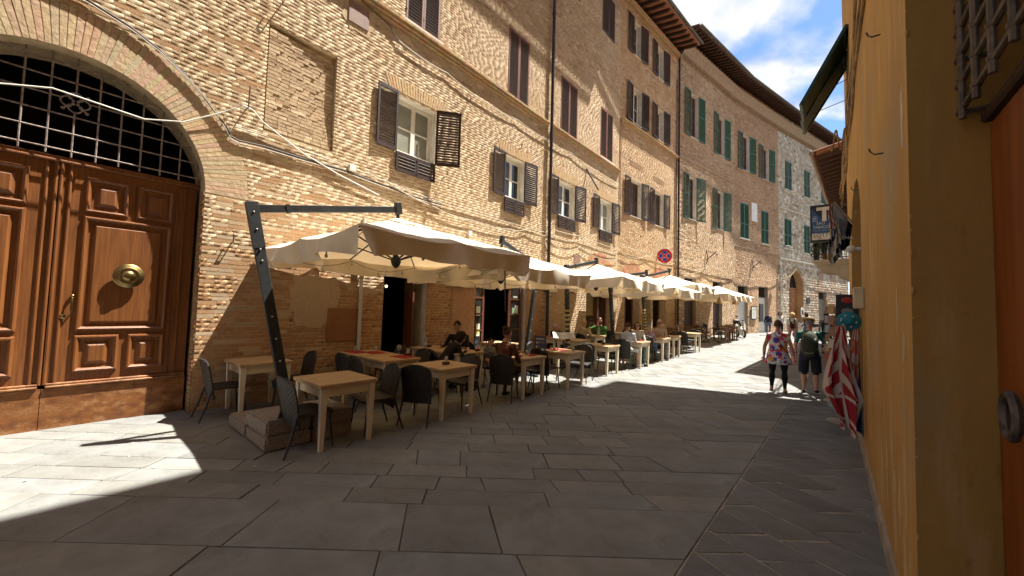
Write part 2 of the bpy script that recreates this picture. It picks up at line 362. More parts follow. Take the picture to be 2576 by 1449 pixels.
def slabs():
    polys = []
    # left of the gutter: wide courses along x, right of it: slanted strips
    def gut(y): return 1.03+(y-2.5)*0.875
    ystreets = []
    y = 1.2
    while y < 30: 
        h = random.choice((.46, .55, .64)) if y < 3.4 else random.choice((.27, .34, .42, .52)) if y < 9 else random.uniform(.35, .6); ystreets.append((y, y+h)); y += h
    for (y0, y1) in ystreets:
        ym = (y0+y1)/2
        xl = -6.6+(ym-4.7)*0.86-1.2; xr = gut(ym)
        # tilt of the course: swings to follow the street further away
        x = xl; sl_prev = random.uniform(-.12, .12)
        tilt = -0.02
        if xr-xl < .5: continue
        prev0 = (x, x)
        wmin, wmax = (.6, 1.55) if ym < 3.6 else (.38, 1.05)
        while x < xr-0.05:
            w = random.uniform(wmin, wmax)
            frac = (x+w-xl)/(xr-xl)
            sl = random.uniform(-.18, .12)-0.30*max(0, frac-.55)*2
            xe = x+w
            if xe > xr-.45: e0, e1 = gut(y0), gut(y1); xe = xr+.01; last = True
            else: e0, e1 = xe-sl*(y1-y0)/2*1.0, xe+sl*(y1-y0)/2*1.0; last = False
            polys.append([(prev0[0], y0), (e0, y0), (e1, y1), (prev0[1], y1)])
            prev0 = (e0, e1); x = xe
            if last: break
    # right strips: a-coordinate along x, strips run towards (-.46, 1)
    k = -0.46
    a = 1.5
    while a < 34:
        w = random.uniform(.36, .50); b = -0.5+random.uniform(-.3, .0)
        while b < 26:
            h = random.uniform(.30, .62)
            sk = 0.06
            j1 = random.uniform(-.015, .015); pts = [(a+k*(b), b), (a+w+k*(b+j1), b+j1), (a+w+k*(b+h), b+h), (a+k*(b+h), b+h)]
            b += h
            cx = sum(p[0] for p in pts)/4; cy = sum(p[1] for p in pts)/4
            right = 2.02+(cy-1.94)*0.829
            if cx < gut(cy)-1.0: continue
            # clip against the gutter line (keep the right side)
            def side(p): return p[0]-gut(p[1])-.010
            q = []
            for i in range(4):
                p0, p1 = pts[i], pts[(i+1) % 4]; d0, d1 = side(p0), side(p1)
                if d0 >= 0: q.append(p0)
                if (d0 >= 0) != (d1 >= 0): t_ = d0/(d0-d1); q.append((p0[0]+(p1[0]-p0[0])*t_, p0[1]+(p1[1]-p0[1])*t_))
            if len(q) < 3: continue
            ar = abs(sum(q[i][0]*q[(i+1) % len(q)][1]-q[(i+1) % len(q)][0]*q[i][1] for i in range(len(q))))/2
            if ar < .015 or cx > right+1.5: continue
            polys.append(q)
        a += w
    out = []
    for q in polys:
        n_ = len(q); cx = sum(p[0] for p in q)/n_; cy = sum(p[1] for p in q)/n_
        if cy > 34 or cx < -9: continue
        ar = abs(sum(q[i][0]*q[(i+1) % n_][1]-q[(i+1) % n_][0]*q[i][1] for i in range(n_)))/2
        d2 = cx*cx+cy*cy+2.9
        vis = any(inview((px, py, gz(px, py))) for px, py in q) and cx < 2.02+(cy-1.94)*0.829+.2
        out.append((ar/d2**1.5 if vis else 0, q, cx, cy))
    out.sort(key=lambda t: -t[0])
    stuff = [MB(), ]; mats = [slab_m, slab_c1, slab_c2, slab_c3]
    def one(mb, q, cx, cy, local):
        base = 0.232*random.uniform(.86, 1.10)
        warm = random.uniform(-.02, .025)
        if random.random() < .08: base *= 1.12; warm += .03
        right = cx > 1.03+(cy-2.5)*0.875
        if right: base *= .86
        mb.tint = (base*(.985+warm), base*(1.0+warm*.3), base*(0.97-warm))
        r = random.random()
        mb.cur = (1 if r < .45 else 3 if r < .65 else 0) if right else (1 if (r < .20 and cy > 3.0 and cx > -.8) else 2 if r < .26 and cy > 3.5 and cx > -.8 else 0)
        g = random.uniform(.006, .011) if right else random.uniform(.0005, .0035); ins = .005
        ctr = Vector((cx, cy, 0)); P = []
        n = len(q)
        top = []; low = []
        dz = random.uniform(-.003, .003); tx = random.uniform(-.003, .003); ty = random.uniform(-.003, .003)
        for (px, py) in q:
            v = Vector((px, py, 0)); dr = (ctr-v); L = dr.length; dr /= max(L, 1e-6)
            a = v+dr*(g*1.4+random.uniform(0, .006)); b_ = v+dr*(g*1.4+ins*1.4)
            low.append(Vector((a.x, a.y, gz(a.x, a.y)-.03))); top.append((a, b_))
        vs = []
        for l in low: vs.append(l)
        for a, b_ in top: vs.append(Vector((a.x, a.y, gz(a.x, a.y)-.004+dz)))
        for a, b_ in top: vs.append(Vector((b_.x, b_.y, gz(b_.x, b_.y)+dz+tx*(b_.x-cx)+ty*(b_.y-cy))))
        if local: vs = [v-Vector((cx, cy, gz(cx, cy))) for v in vs]
        fs = [(i, (i+1) % n, n+(i+1) % n, n+i) for i in range(n)]+[(n+i, n+(i+1) % n, 2*n+(i+1) % n, 2*n+i) for i in range(n)]+[tuple(range(2*n, 3*n))]
        mb.add(vs, fs)
    for i, (sc, q, cx, cy) in enumerate(out):
        if i < 300 and sc > 0:
            mb = MB(); one(mb, q, cx, cy, True)
            mb.tint = mb.tint
            mi = mb.cur; mb.m = [0]*len(mb.f)
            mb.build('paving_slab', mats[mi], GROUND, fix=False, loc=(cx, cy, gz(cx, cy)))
        else: one(stuff[0], q, cx, cy, False)
    o = stuff[0].build('distant_paving', mats, GROUND, fix=False); tag(o, kind='stuff')
slabs()
_mb = MB(); _pts = [(1.03+(y-2.5)*.875-.0, y) for y in (.2, 10, 26)]; _rt = [(2.02+(y-1.94)*.829+.3, y) for y in (.2, 10, 26)]
for (a_, b_), (c_, d_) in zip(zip(_pts, _pts[1:]), zip(_rt, _rt[1:])):
    _mb.quad(*[(p[0], p[1], gz(*p)-.0045) for p in (a_, c_, d_, b_)])
_mb.build('pale_mortar_bed', mat('pale_paving_mortar', (.40, .365, .30), (.22, .20, .16), 5, .95, .4, 60, spec=.1), GROUND, fix=False)

# ---------------------------------------------------------------- buildings on the left side of the street
SEG = {  # start point, heading (deg), s range
    'A': ((-4.77, 5.85), 40.2, 0.0), 'B': ((4.654, 17.001), 46.0, 14.6), 'C': ((9.271, 21.46), 51.5, 21.02),
    'E': ((15.167, 26.15), 56.0, 28.55), 'D': ((20.828, 29.969), 57.5, 35.38)}
class Bld:
    def __init__(s, key, s0, s1, zt, name, label, cat='building'):
        (ox, oy), h, sr = SEG[key]; s.key = key; s.s0 = s0; s.s1 = s1; s.zt = zt
        s.d = Vector((math.sin(R(h)), math.cos(R(h)), 0)); s.n = Vector((s.d.y, -s.d.x, 0))
        s.o = Vector((ox, oy, 0))+s.d*(s0-sr)
        s.e = empty(name, s.o, R(90-h), label, cat)
        s.rz = R(90-h); s.nslat = 0
    def w(s, ss, z, off=0.0): return s.o+s.d*(ss-s.s0)+s.n*off+Vector((0, 0, z))
def arch_z(h, x):
    t = 1-((x-h['c'])/h['hw'])**2
    return h['spring']+(h['crown']-h['spring'])*math.sqrt(max(0, t))
def hole_cut(h, a, b, grow=0.0):
    """z interval blocked by the hole over s in [a, b] (largest extent)"""
    if h['k'] == 'rect':
        if b <= h['s0']-grow+1e-6 or a >= h['s1']+grow-1e-6: return None
        return (h['z0']-grow, h['z1']+grow)
    g = dict(h); g['hw'] = h['hw']+grow; g['crown'] = h['crown']+grow
    if b <= g['c']-g['hw']+1e-6 or a >= g['c']+g['hw']-1e-6: return None
    x = min(max(g['c'], a), b)
    return (h['z0'], arch_z(g, x))
def backing(b, holes, mats, y0=0.0025, depth=7.0, zb=-0.3):
    bs = {b.s0, b.s1}
    for h in holes:
        if h['k'] == 'rect': bs |= {h['s0'], h['s1']}
        else:
            n = 28
            for i in range(n+1): bs.add(h['c']-h['hw']+2*h['hw']*i/n)
    bs = sorted(x for x in bs if b.s0-1e-6 <= x <= b.s1+1e-6); mb = MB()
    for a, c in zip(bs, bs[1:]):
        if c-a < 1e-4: continue
        cuts = sorted(x for x in (hole_cut(h, a+1e-4, c-1e-4) for h in holes) if x)
        z = zb
        for (q0, q1) in cuts:
            if q0 > z: mb.quad((a-b.s0, y0, z), (c-b.s0, y0, z), (c-b.s0, y0, q0), (a-b.s0, y0, q0))
            z = max(z, q1)
        if z < b.zt: mb.quad((a-b.s0, y0, z), (c-b.s0, y0, z), (c-b.s0, y0, b.zt), (a-b.s0, y0, b.zt))
    L = b.s1-b.s0; e = .03
    mb.quad((e, y0, zb), (e, depth, zb), (e, depth, b.zt), (e, y0, b.zt)); mb.quad((L-e, y0, zb), (L-e, y0, b.zt), (L-e, depth, b.zt), (L-e, depth, zb))
    mb.quad((e, depth, zb), (L-e, depth, zb), (L-e, depth, b.zt), (e, depth, b.zt)); mb.quad((e, y0, b.zt), (L-e, y0, b.zt), (L-e, depth, b.zt), (e, depth, b.zt))
    return mb.build('wall', mats, b.e, fix=False)
def bricks(b, holes, course, lens, colour, joint=0.008, proud=(0.0, 0.010), relief=None, jit=0.003, zmin=-0.05, zvis=None, svis=None, nind=300, m=None,
           name='brick', rough=True, grow=0.0, halfset=None):
    """rows of single bricks on the wall face; the nearest nind are objects of their own"""
    rec = []; m = m or brick_m
    z = zmin
    sa = b.s0 if svis is None else svis[0]; sb = b.s1 if svis is None else svis[1]
    while z < b.zt-.02:
        c = course*random.uniform(.90, 1.10); z1 = min(z+c, b.zt)
        iv = [(sa, sb)]
        for h in holes:
            if h['k'] == 'rect':
                if z1 <= h['z0']-grow+.004 or z >= h['z1']+grow-.004: continue
                blk = (h['s0']-grow, h['s1']+grow)
            else:
                if z1 <= h['z0'] or z >= h['crown']+h.get('ring', 0): continue
                hw = h['hw']; zz = max(z, h['spring'])
                if z < h['spring'] and h.get('ring', 0) == 0: w = hw
                else:
                    Rr = h.get('ring', 0); t = (zz-h['spring'])/(h['crown']-h['spring']+Rr)
                    w = (hw+Rr)*math.sqrt(max(0, 1-t*t)) if t < 1 else 0
                    if z1 <= h['spring']: w = hw
                if w <= 0: continue
                blk = (h['c']-w, h['c']+w)
            new = []
            for (p, q) in iv:
                if blk[1] <= p or blk[0] >= q: new.append((p, q)); continue
                if blk[0]-p > .03: new.append((p, blk[0]))
                if q-blk[1] > .03: new.append((blk[1], q))
            iv = new
        for (p, q) in iv:
            s = p
            first = True
            while s < q-.02:
                L = random.choice(lens)*random.uniform(.82, 1.15)
                if first: L *= random.uniform(.4, 1); first = False
                e = min(s+L, q)
                if q-e < .05: e = q
                if zvis is None or z < zvis((s+e)/2): rec.append((s, e, z, z1))
                s = e
        z = z1
    # score for size in the photograph
    A = np.array(rec)
    C0 = np.array(b.o)[None, :]+np.outer((A[:, 0]+A[:, 1])/2-b.s0, np.array(b.d)); C0[:, 2] = (A[:, 2]+A[:, 3])/2
    D = C0-np.array(cam.location); dist = np.linalg.norm(D, axis=1)
    cosv = np.abs(D @ np.array(b.n))/dist
    score = (A[:, 1]-A[:, 0])*(A[:, 3]-A[:, 2])/dist**2*cosv
    zc = D @ np.array(_F); xx = (D @ np.array(_R2))/np.maximum(zc, .1)*967/2576; yy = (D @ np.array(_U2))/np.maximum(zc, .1)*967/2576
    vis = (zc > .2) & (np.abs(xx) < .5) & (np.abs(yy) < .28)
    score = np.where(vis, score, 0)
    order = np.argsort(-score); ind = set(order[:nind].tolist())
    cols = np.array([colour((r[0]+r[1])/2, (r[2]+r[3])/2) for r in rec], np.float32)
    # joined bricks
    keep = np.array([i not in ind for i in range(len(rec))])
    B = A[keep]; n = len(B); j = joint/2
    u0 = B[:, 0]-b.s0+j; u1 = B[:, 1]-b.s0-j; z0 = B[:, 2]+j; z1 = B[:, 3]-j
    pr = rng.uniform(proud[0], proud[1], n)
    if relief: pr = pr*np.array([relief((r[0]+r[1])/2, (r[2]+r[3])/2) for r in B])
    JF = (pr/max(proud[1], 1e-4)).clip(.3, 3)
    def col_(x, y, z): return np.stack([x, y, z], -1)
    J = lambda s=1.0: rng.uniform(-jit*s, jit*s, n)
    back = [col_(u, np.full(n, .018), z) for u, z in ((u0, z0), (u1, z0), (u1, z1), (u0, z1))]
    if rough:
        um = (u0+u1)/2+J(4); zm = (z0+z1)/2+J(1)
        grid = []
        for zz in (z0, zm, z1):
            for uu in (u0, um, u1):
                edge = 0.72 if (uu is not um) or (zz is not zm) else 1.0
                grid.append(col_(uu+J(), -pr*edge-np.abs(J(1.6))*JF*(1 if edge == 1 else .8), zz+J(.8)))
        V = np.stack(back+grid, 1).reshape(-1, 3); nv = 13
        q = [(4, 5, 8, 7), (5, 6, 9, 8), (7, 8, 11, 10), (8, 9, 12, 11), (0, 1, 6, 4), (1, 2, 12, 6), (2, 3, 10, 12), (3, 0, 4, 10)]
    else:
        f = [col_(u+J(), -pr+J(), z+J(.6)) for u, z in ((u0, z0), (u1, z0), (u1, z1), (u0, z1))]
        V = np.stack(back+f, 1).reshape(-1, 3); nv = 8
        q = [(4, 5, 6, 7), (0, 1, 5, 4), (1, 2, 6, 5), (2, 3, 7, 6), (3, 0, 4, 7)]
    Q = (np.arange(n)[:, None, None]*nv+np.array(q)[None]).reshape(-1, 4)
    T = np.repeat(cols[keep], len(q), axis=0)
    o = np_mesh('rest_of_'+name+'s' if False else name+'work', V, Q, T, [m], b.e); tag(o, kind='stuff')
    # single bricks share a handful of meshes
    nvar = 18; var = []
    for k in range(nvar):
        mb = MB(); mb.tint = tuple(float(x) for x in cols[order[(k*max(1, nind)//nvar) % len(order)]])
        jj = lambda s=1: random.uniform(-1, 1)*s
        p_ = random.uniform(*proud)
        vs = [(0, .018, 0), (1, .018, 0), (1, .018, 1), (0, .018, 1)]
        ui, zi = .03, .08
        vs += [(ui*abs(jj()), -p_*.7+jj(jit*.5), zi*abs(jj())), (.5, -p_*.8+jj(jit), jj(.05)), (1-ui*abs(jj()), -p_*.7+jj(jit*.5), zi*abs(jj())),
               (0, -p_*.75+jj(jit), .5), (.5+jj(.15), -p_-jit*abs(jj(1.5)), .5+jj(.15)), (1, -p_*.75+jj(jit), .5),
               (ui*abs(jj()), -p_*.7+jj(jit*.5), 1-zi*abs(jj())), (.5, -p_*.8+jj(jit), 1+jj(.05)), (1-ui*abs(jj()), -p_*.7+jj(jit*.5), 1-zi*abs(jj()))]
        mb.add(vs, [(4, 5, 8, 7), (5, 6, 9, 8), (7, 8, 11, 10), (8, 9, 12, 11), (0, 1, 6, 5, 4), (1, 2, 12, 9, 6), (2, 3, 10, 11, 12), (3, 0, 4, 7, 10)])
        ob = mb.build(name, m, b.e, fix=False); var.append(ob.data); bpy.data.objects.remove(ob)
    for i in order[:nind]:
        s, e, z, zt = rec[int(i)]
        ob = bpy.data.objects.new(name, random.choice(var)); COL.objects.link(ob); ob.parent = b.e
        ob.location = (s-b.s0+j, 0, z+j); ob.scale = (e-s-joint, 1, zt-z-joint)
    return len(rec)

def lerp3(a, b, t): return tuple(x+(y-x)*t for x, y in zip(a, b))
from mathutils import noise as mnoise
def brickcol(base, alt, dark, seed=0.0, var=.16, pale=None):
    def f(s, z):
        n = mnoise.noise((s*.55+seed, z*.7, seed)); n2 = mnoise.noise((s*1.9, z*2.3+seed, 3.1))
        t = min(1, max(0, .5+.9*n)); c = lerp3(base, alt, t)
        r = random.random()
        if r < .07: c = lerp3(c, dark, random.uniform(.5, 1))
        elif pale and r < .16: c = lerp3(c, pale, random.uniform(.4, 1))
        k = (1+random.uniform(-var, var))*(1+.13*n2)
        return tuple(x*k for x in c)
    return f

# ---------------------------------------------------------------- windows and shutters
_slatmesh = {}
def slat_mesh(m):
    if m.name not in _slatmesh:
        mb = MB(); mb.box((0, 0, 0), (1, .045, .009), rot=Matrix.Rotation(R(-38), 3, 'X')); o = mb.build('slat', m); _slatmesh[m.name] = o.data; bpy.data.objects.remove(o)
    return _slatmesh[m.name]
def shutter(b, s, z0, z1, w, side, ang, m, slatm=None, pitch=.062, out=.03, label=None, lim=300, midrail=None, name='shutter'):
    """leaf hinged at s; side -1 opens to smaller s; ang = degrees away from the wall plane it is swung (0 = flat on the wall beside the hinge)"""
    sh = bpy.data.objects.new(name, None); COL.objects.link(sh); sh.parent = b.e
    a = R(ang)
    sh.location = (s-b.s0, -out, z0); sh.rotation_euler = (0, 0, (math.pi+a) if side < 0 else -a)
    # local: x from hinge outwards along the leaf
    H = z1-z0; t = .034; st = .055
    mb = MB()
    mb.box((st/2, 0, H/2), (st, t, H), bevel=.004); mb.box((w-st/2, 0, H/2), (st, t, H), bevel=.004)
    mb.box((w/2, 0, .04), (w-2*st-.001, t-.004, .08)); mb.box((w/2, 0, H-.035), (w-2*st-.001, t-.004, .07))
    rails = [(.08, H-.07)]
    if midrail:
        zr = H*midrail; mb.box((w/2, 0, zr), (w-2*st-.001, t-.004, .06)); rails = [(.08, zr-.03), (zr+.03, H-.07)]
    # two iron pins on the hinge side
    for hz in (H*.15, H*.85): mb.box((.012, -.022, hz), (.03, .012, .05))
    fr = mb.build('shutter_frame', m, sh, fix=False)
    n = 0; mm = slat_mesh(slatm or m); rest = MB()
    for (p, q) in rails:
        k = int((q-p)/pitch)
        for i in range(k):
            zz = p+(i+.5)*(q-p)/k
            if b.nslat < lim:
                o = bpy.data.objects.new('slat', mm); COL.objects.link(o); o.parent = sh
                o.location = (w/2, 0, zz); o.scale = (w-2*st+.008, 1, 1); b.nslat += 1
            else: rest.box((w/2, 0, zz), (w-2*st+.008, .045, .009), rot=Matrix.Rotation(R(-38), 3, 'X'))
    if rest.f:
        o = rest.build('slats', slatm or m, sh, fix=False); tag(o, kind='stuff')
    if label: sh['label'] = label
    return sh
def reveal(b, h, depth, m, name='window_reveal', y0=-.004, sill=True):
    mb = MB(); s0, s1, z0, z1 = h['s0']-b.s0, h['s1']-b.s0, h['z0'], h['z1']; t = .02
    mb.quad((s0, y0, z0), (s0, depth, z0), (s0, depth, z1), (s0, y0, z1)); mb.quad((s1, y0, z0), (s1, y0, z1), (s1, depth, z1), (s1, depth, z0))
    mb.quad((s0, y0, z1), (s0, depth, z1), (s1, depth, z1), (s1, y0, z1)); mb.quad((s0, y0, z0), (s1, y0, z0), (s1, depth, z0), (s0, depth, z0))
    return mb.build(name, m, b.e, fix=False)
def window(b, h, depth=.16, fm=None, rows=2, casements=2, glass=None, revm=None, dark=.6, curtain=None, sash=.05):
    fm = fm or whiteframe_m; glass = glass or pane_m
    if revm: reveal(b, h, depth+.05, revm)
    w = h['s1']-h['s0']; H = h['z1']-h['z0']
    wn = bpy.data.objects.new('window', None); COL.objects.link(wn); wn.parent = b.e; wn.location = (h['s0']-b.s0, depth, h['z0'])
    mb = MB(); f = .05
    mb.box((f/2, .03, H/2), (f, .06, H)); mb.box((w-f/2, .03, H/2), (f, .06, H)); mb.box((w/2, .031, f/2), (w-2*f, .06, f)); mb.box((w/2, .031, H-f/2), (w-2*f, .06, f))
    cw = (w-2*f)/casements; pan = []
    for c in range(casements):
        x0 = f+c*cw+.002; x1 = f+(c+1)*cw-.002
        for x in (x0+sash/2, x1-sash/2): mb.box((x, .018, H/2), (sash, .05, H-2*f))
        mb.box(((x0+x1)/2, .019, f+sash/2), (x1-x0-2*sash, .05, sash)); mb.box(((x0+x1)/2, .019, H-f-sash/2), (x1-x0-2*sash, .05, sash))
        zz = [f+sash+(H-2*f-2*sash)*i/rows for i in range(rows+1)]
        for i in range(rows):
            if i: mb.box(((x0+x1)/2, .017, zz[i]), (x1-x0-2*sash, .036, .026))
            pan.append((x0+sash-.004, x1-sash+.004, zz[i]+(.012 if i else -.002), zz[i+1]-(.012 if i < rows-1 else -.002)))
    mb.build('frame', fm, wn, fix=False)
    for (x0, x1, q0, q1) in pan:
        p = MB(); p.box(((x0+x1)/2, .022, (q0+q1)/2), (x1-x0, .006, q1-q0)); p.build('pane', glass, wn, fix=False)
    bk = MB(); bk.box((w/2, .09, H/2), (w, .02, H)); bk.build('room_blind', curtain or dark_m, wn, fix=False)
    return wn
def rect(s0, s1, z0, z1): return dict(k='rect', s0=s0, s1=s1, z0=z0, z1=z1)

# ---- brick palazzo (nearest, with the arched wooden portal)
A = Bld('A', -14.0, 14.6, 16.6, 'brick_palazzo', 'long pale brick palazzo with arched wooden portal and dark shutters')
ARCH = dict(k='arch', c=-1.45, hw=1.45, spring=3.35, crown=4.83, z0=-.3, ring=.56)
W1 = rect(3.27, 4.33, 5.10, 6.38); W2 = rect(6.90, 7.82, 4.96, 6.20); W3 = rect(9.74, 10.86, 4.99, 6.24); W4 = rect(12.79, 13.92, 5.02, 6.30)
DOOR1 = rect(3.12, 4.26, -.3, 2.48); DOOR2 = rect(5.86, 8.05, -.3, 2.62); SHOP1 = rect(11.86, 14.05, -.3, 2.75)
LUN = dict(k='arch', c=12.93, hw=.84, spring=3.05, crown=3.62, z0=2.95)
RED = [rect(3.38, 4.34, 8.16, 10.2), rect(6.93, 7.92, 8.0, 10.12), rect(9.79, 10.92, 8.0, 10.02), rect(12.80, 13.92, 8.06, 10.18)]
TOPD = [rect(12.8, 13.95, 13.5, 15.3), rect(9.75, 10.95, 13.5, 15.3)]
NICHE = rect(.72, 1.90, 4.62, 6.50)
holesA = [ARCH, W1, W2, W3, W4, DOOR1, DOOR2, SHOP1, LUN, NICHE]+RED+TOPD
backing(A, holesA, mortar_m)
colA = brickcol((.55, .42, .285), (.50, .37, .24), (.36, .24, .15), 1.3, .07, pale=(.68, .55, .38))
def colA2(s, z):
    c = colA(s, z)
    if z < 2.3+.4*math.sin(s*1.7) and s < 9: c = tuple(x*k for x, k in zip(c, (.86, .70, .58)))   # redder replacement bricks low on the wall
    return c
zvA = lambda s: 7.4+.74*(s+1.3)
reliefA = lambda s, z: .7+1.2*max(0, mnoise.noise((s*.5+4, z*.6, 7.7))+.10*min(3, max(0, z-4.3)))
nA = bricks(A, holesA, .066, (.27, .14, .24, .20), colA2, proud=(.0002, .0014), jit=.0005, relief=reliefA, zvis=zvA, svis=(-3.6, 14.57), nind=300)
# voussoir ring of the portal
def voussoirs(b, h, rings, th, m, ind=True, y=(.0, .014), cf=None, L=.56):
    n = 0; rest = MB()
    for r in range(rings):
        ri = r*(L+.012); k = int(math.pi*(h['hw']+ri+L/2)/th)
        for i in range(k):
            a0 = math.pi*(i+.06)/k; a1 = math.pi*(i+.94)/k
            def P(a, rr, yy): return (h['c']-b.s0+(h['hw']+rr)*math.cos(a), yy, h['spring']+(h['crown']-h['spring']+rr)*math.sin(a))
            p = random.uniform(*y); e = random.uniform(-.03, .03)
            front = [P(a0, ri, -p), P(a1, ri, -p), P(a1, ri+L+e, -p-.002), P(a0, ri+L+e, -p)]
            back = [P(a0, ri, .02), P(a1, ri, .02), P(a1, ri+L+e, .02), P(a0, ri+L+e, .02)]
            mb = MB() if ind else rest
            mb.tint = cf(h['c'], 2.8+random.random()*2)
            mb.add(front+back, [(0, 1, 2, 3), (0, 4, 5, 1), (1, 5, 6, 2), (2, 6, 7, 3), (3, 7, 4, 0)])
            if ind: mb.build('voussoir_brick', m, b.e, fix=False)
    if rest.f: tag(rest.build('voussoir_bricks', m, b.e, fix=False), kind='stuff')
voussoirs(A, ARCH, 1, .068, brick_m, cf=lambda s, z: tuple(x*random.uniform(.92, 1.06) for x in (.54, .405, .265)), y=(.0, .004))
# soffit and jambs of the portal
def arch_soffit(b, h, depth, m, name='arch_reveal', n=28, y0=-.003):
    mb = MB(); pts = [(h['c']+h['hw'], h['z0'])]+[(h['c']+h['hw']*math.cos(math.pi*i/n), h['spring']+(h['crown']-h['spring'])*math.sin(math.pi*i/n)) for i in range(n+1)]+[(h['c']-h['hw'], h['z0'])]
    for (a, za), (c, zc) in zip(pts, pts[1:]): mb.quad((a-b.s0, y0, za), (c-b.s0, y0, zc), (c-b.s0, depth, zc), (a-b.s0, depth, za))
    return mb.build(name, m, b.e, fix=False)
arch_soffit(A, ARCH, .6, mortar_m)
# quoin bricks lining the right jamb
jmb = MB(); z = 0.0
while z < 3.3:
    jmb.tint = tuple(x*random.uniform(.75, 1.05) for x in (.42, .25, .135)); 
    h_ = .066; jmb.box((0-A.s0-.004+random.uniform(-.004, .003), .13, z+h_/2), (.022, .245+random.uniform(-.02, .02), h_-.011)); z += h_
tag(jmb.build('jamb_brickwork', brick_m, A.e, fix=False), kind='stuff')

# the portal door: two leaves, iron grille above
def panel(mb, x0, x1, z0, z1, y, raise_=.03, mould=.05, field=.10):
    """raised-and-fielded panel: moulding frame proud of y, sunk band, raised centre"""
    m = mould
    prof = [(0, 0), (.012, -.030), (m*.55, -.034), (m, -.012), (m*1.15, .012), (m*1.9, .014)]
    rings = [[(x0+d, y+dy, z0+d), (x1-d, y+dy, z0+d), (x1-d, y+dy, z1-d), (x0+d, y+dy, z1-d)] for d, dy in prof]
    f = m*1.9+field
    rings.append([(x0+f, y-raise_, z0+f), (x1-f, y-raise_, z0+f), (x1-f, y-raise_, z1-f), (x0+f, y-raise_, z1-f)])
    f2 = f+.012
    b = len(mb.v)
    for r in rings: mb.v.extend(r)
    for i in range(len(rings)-1):
        for k in range(4):
            mb.f.append([b+i*4+k, b+i*4+(k+1) % 4, b+(i+1)*4+(k+1) % 4, b+(i+1)*4+k]); mb.m.append(mb.cur); mb.t.append(mb.tint)
    k = len(rings)-1; mb.f.append([b+k*4+i for i in range(4)]); mb.m.append(mb.cur); mb.t.append(mb.tint)
def portal():
    t = empty('portal_door', A.w(-1.45, 0, -.30), A.rz, 'large two leaf carved chestnut door under the barred brick arch', 'door')
    for sx in (1, -1):
        lf = bpy.data.objects.new('door_leaf', None); COL.objects.link(lf); lf.parent = t
        # local x from the meeting stile outwards, mirrored for the left leaf
        mb = MB(); y = 0.0; w = 1.40
        X = [0.004, .24, .65, .755, 1.13, w]
        # carcass with holes for the panels: stiles and rails as boxes
        def bar(x0, x1, z0, z1, yy=0.0, d=.06): mb.box(((x0+x1)/2, yy+d/2, (z0+z1)/2), (x1-x0, d, z1-z0))
        top = 3.44
        bar(.004, .25, .56, top); bar(1.13, w, .56, top)
        bar(.25, 1.13, .56, .70, .001); bar(.25, 1.13, 1.17, 1.25, .001); bar(.25, 1.13, 2.77, 2.84, .001); bar(.25, 1.13, 3.30, top, .001)
        bar(.65, .755, .70, 1.17, .002); bar(.65, .755, 2.84, 3.30, .002)
        o = mb.build('leaf_frame', wood_m, lf, fix=False)
        o.scale = (sx, 1, 1)
        for (x0, x1, z0, z1, fld) in ((.25, .65, 2.84, 3.30, .05), (.755, 1.13, 2.84, 3.30, .05), (.25, 1.13, 1.25, 2.77, .035), (.25, .65, .70, 1.17, .05), (.755, 1.13, .70, 1.17, .05)):
            p = MB(); panel(p, x0-.012, x1+.012, z0-.012, z1+.012, -.002, raise_=.02, field=fld)
            if x1-x0 > .6:   # flat field plate proud of the big panel
                pass
            po = p.build('door_panel', wood_m, lf, fix=False); po.scale = (sx, 1, 1)
        # meeting mouldings and base
        q = MB()
        for dx, wd, yy in ((.022, .036, -.024), (.10, .035, -.008)): q.tube([(dx, yy, .56), (dx, yy, top)], (wd/2, .016), 8)
        for xx in (1.18, 1.27): q.tube([(xx, -.006, .56), (xx, -.006, top)], .014, 6)
        qo = q.build('stile_moulding', wood_m, lf, fix=False); qo.scale = (sx, 1, 1)
        k = MB(); k.box((.703, .02, .255), (1.40, .12, .51)); k.box((.715, -.03, .533), (1.37, .08, .028), bevel=.008); k.box((.715, -.015, .562), (1.37, .06, .03), bevel=.008)
        ko = k.build('plinth_board', wood2_m, lf, fix=False); ko.scale = (sx, 1, 1)
        # big turned knob
        kb = MB(); kb.lathe([(.03, 0), (.03, .055), (.075, .06), (.155, .072), (.165, .085), (.150, .098), (.125, .100), (.118, .108), (.095, .112), (.085, .104), (.072, .108), (.064, .128), (.035, .142), (0, .145)], 32, (.705*sx, 0, 2.0), 'y')
        smooth_angle(kb.build('knob', brass_m, lf, fix=False), 50)
    hm = MB(); hm.tube([(.20, -.01, 1.69), (.20, -.045, 1.67), (.20, -.055, 1.58), (.20, -.045, 1.49), (.20, -.01, 1.47)], [.008, .011, .014, .011, .008], 8); hm.sphere((.20, -.02, 1.70), .022, 8, 6)
    hm.lathe([(.03, 0), (.03, .012), (.018, .02), (0, .022)], 14, (.13, -.012, 1.43), 'y')
    smooth_angle(hm.build('door_handle', brass_m, t, fix=False))
    tr = MB(); tr.box((0, .02, 3.475), (2.86, .10, .07), bevel=.012); tr.box((0, -.02, 3.45), (2.86, .05, .03), bevel=.008); tr.build('transom', wood_m, t, fix=False)
    # dark hall behind the grille
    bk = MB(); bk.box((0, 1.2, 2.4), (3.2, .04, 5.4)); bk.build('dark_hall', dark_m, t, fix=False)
    # grille
    gr = bpy.data.objects.new('arch_grille', None); COL.objects.link(gr); gr.parent = t
    hw, sp, cr = 1.45, 3.35, 4.83
    bw = .215
    def zt(x): return sp+(cr-sp)*math.sqrt(max(0, 1-(x/hw)**2))
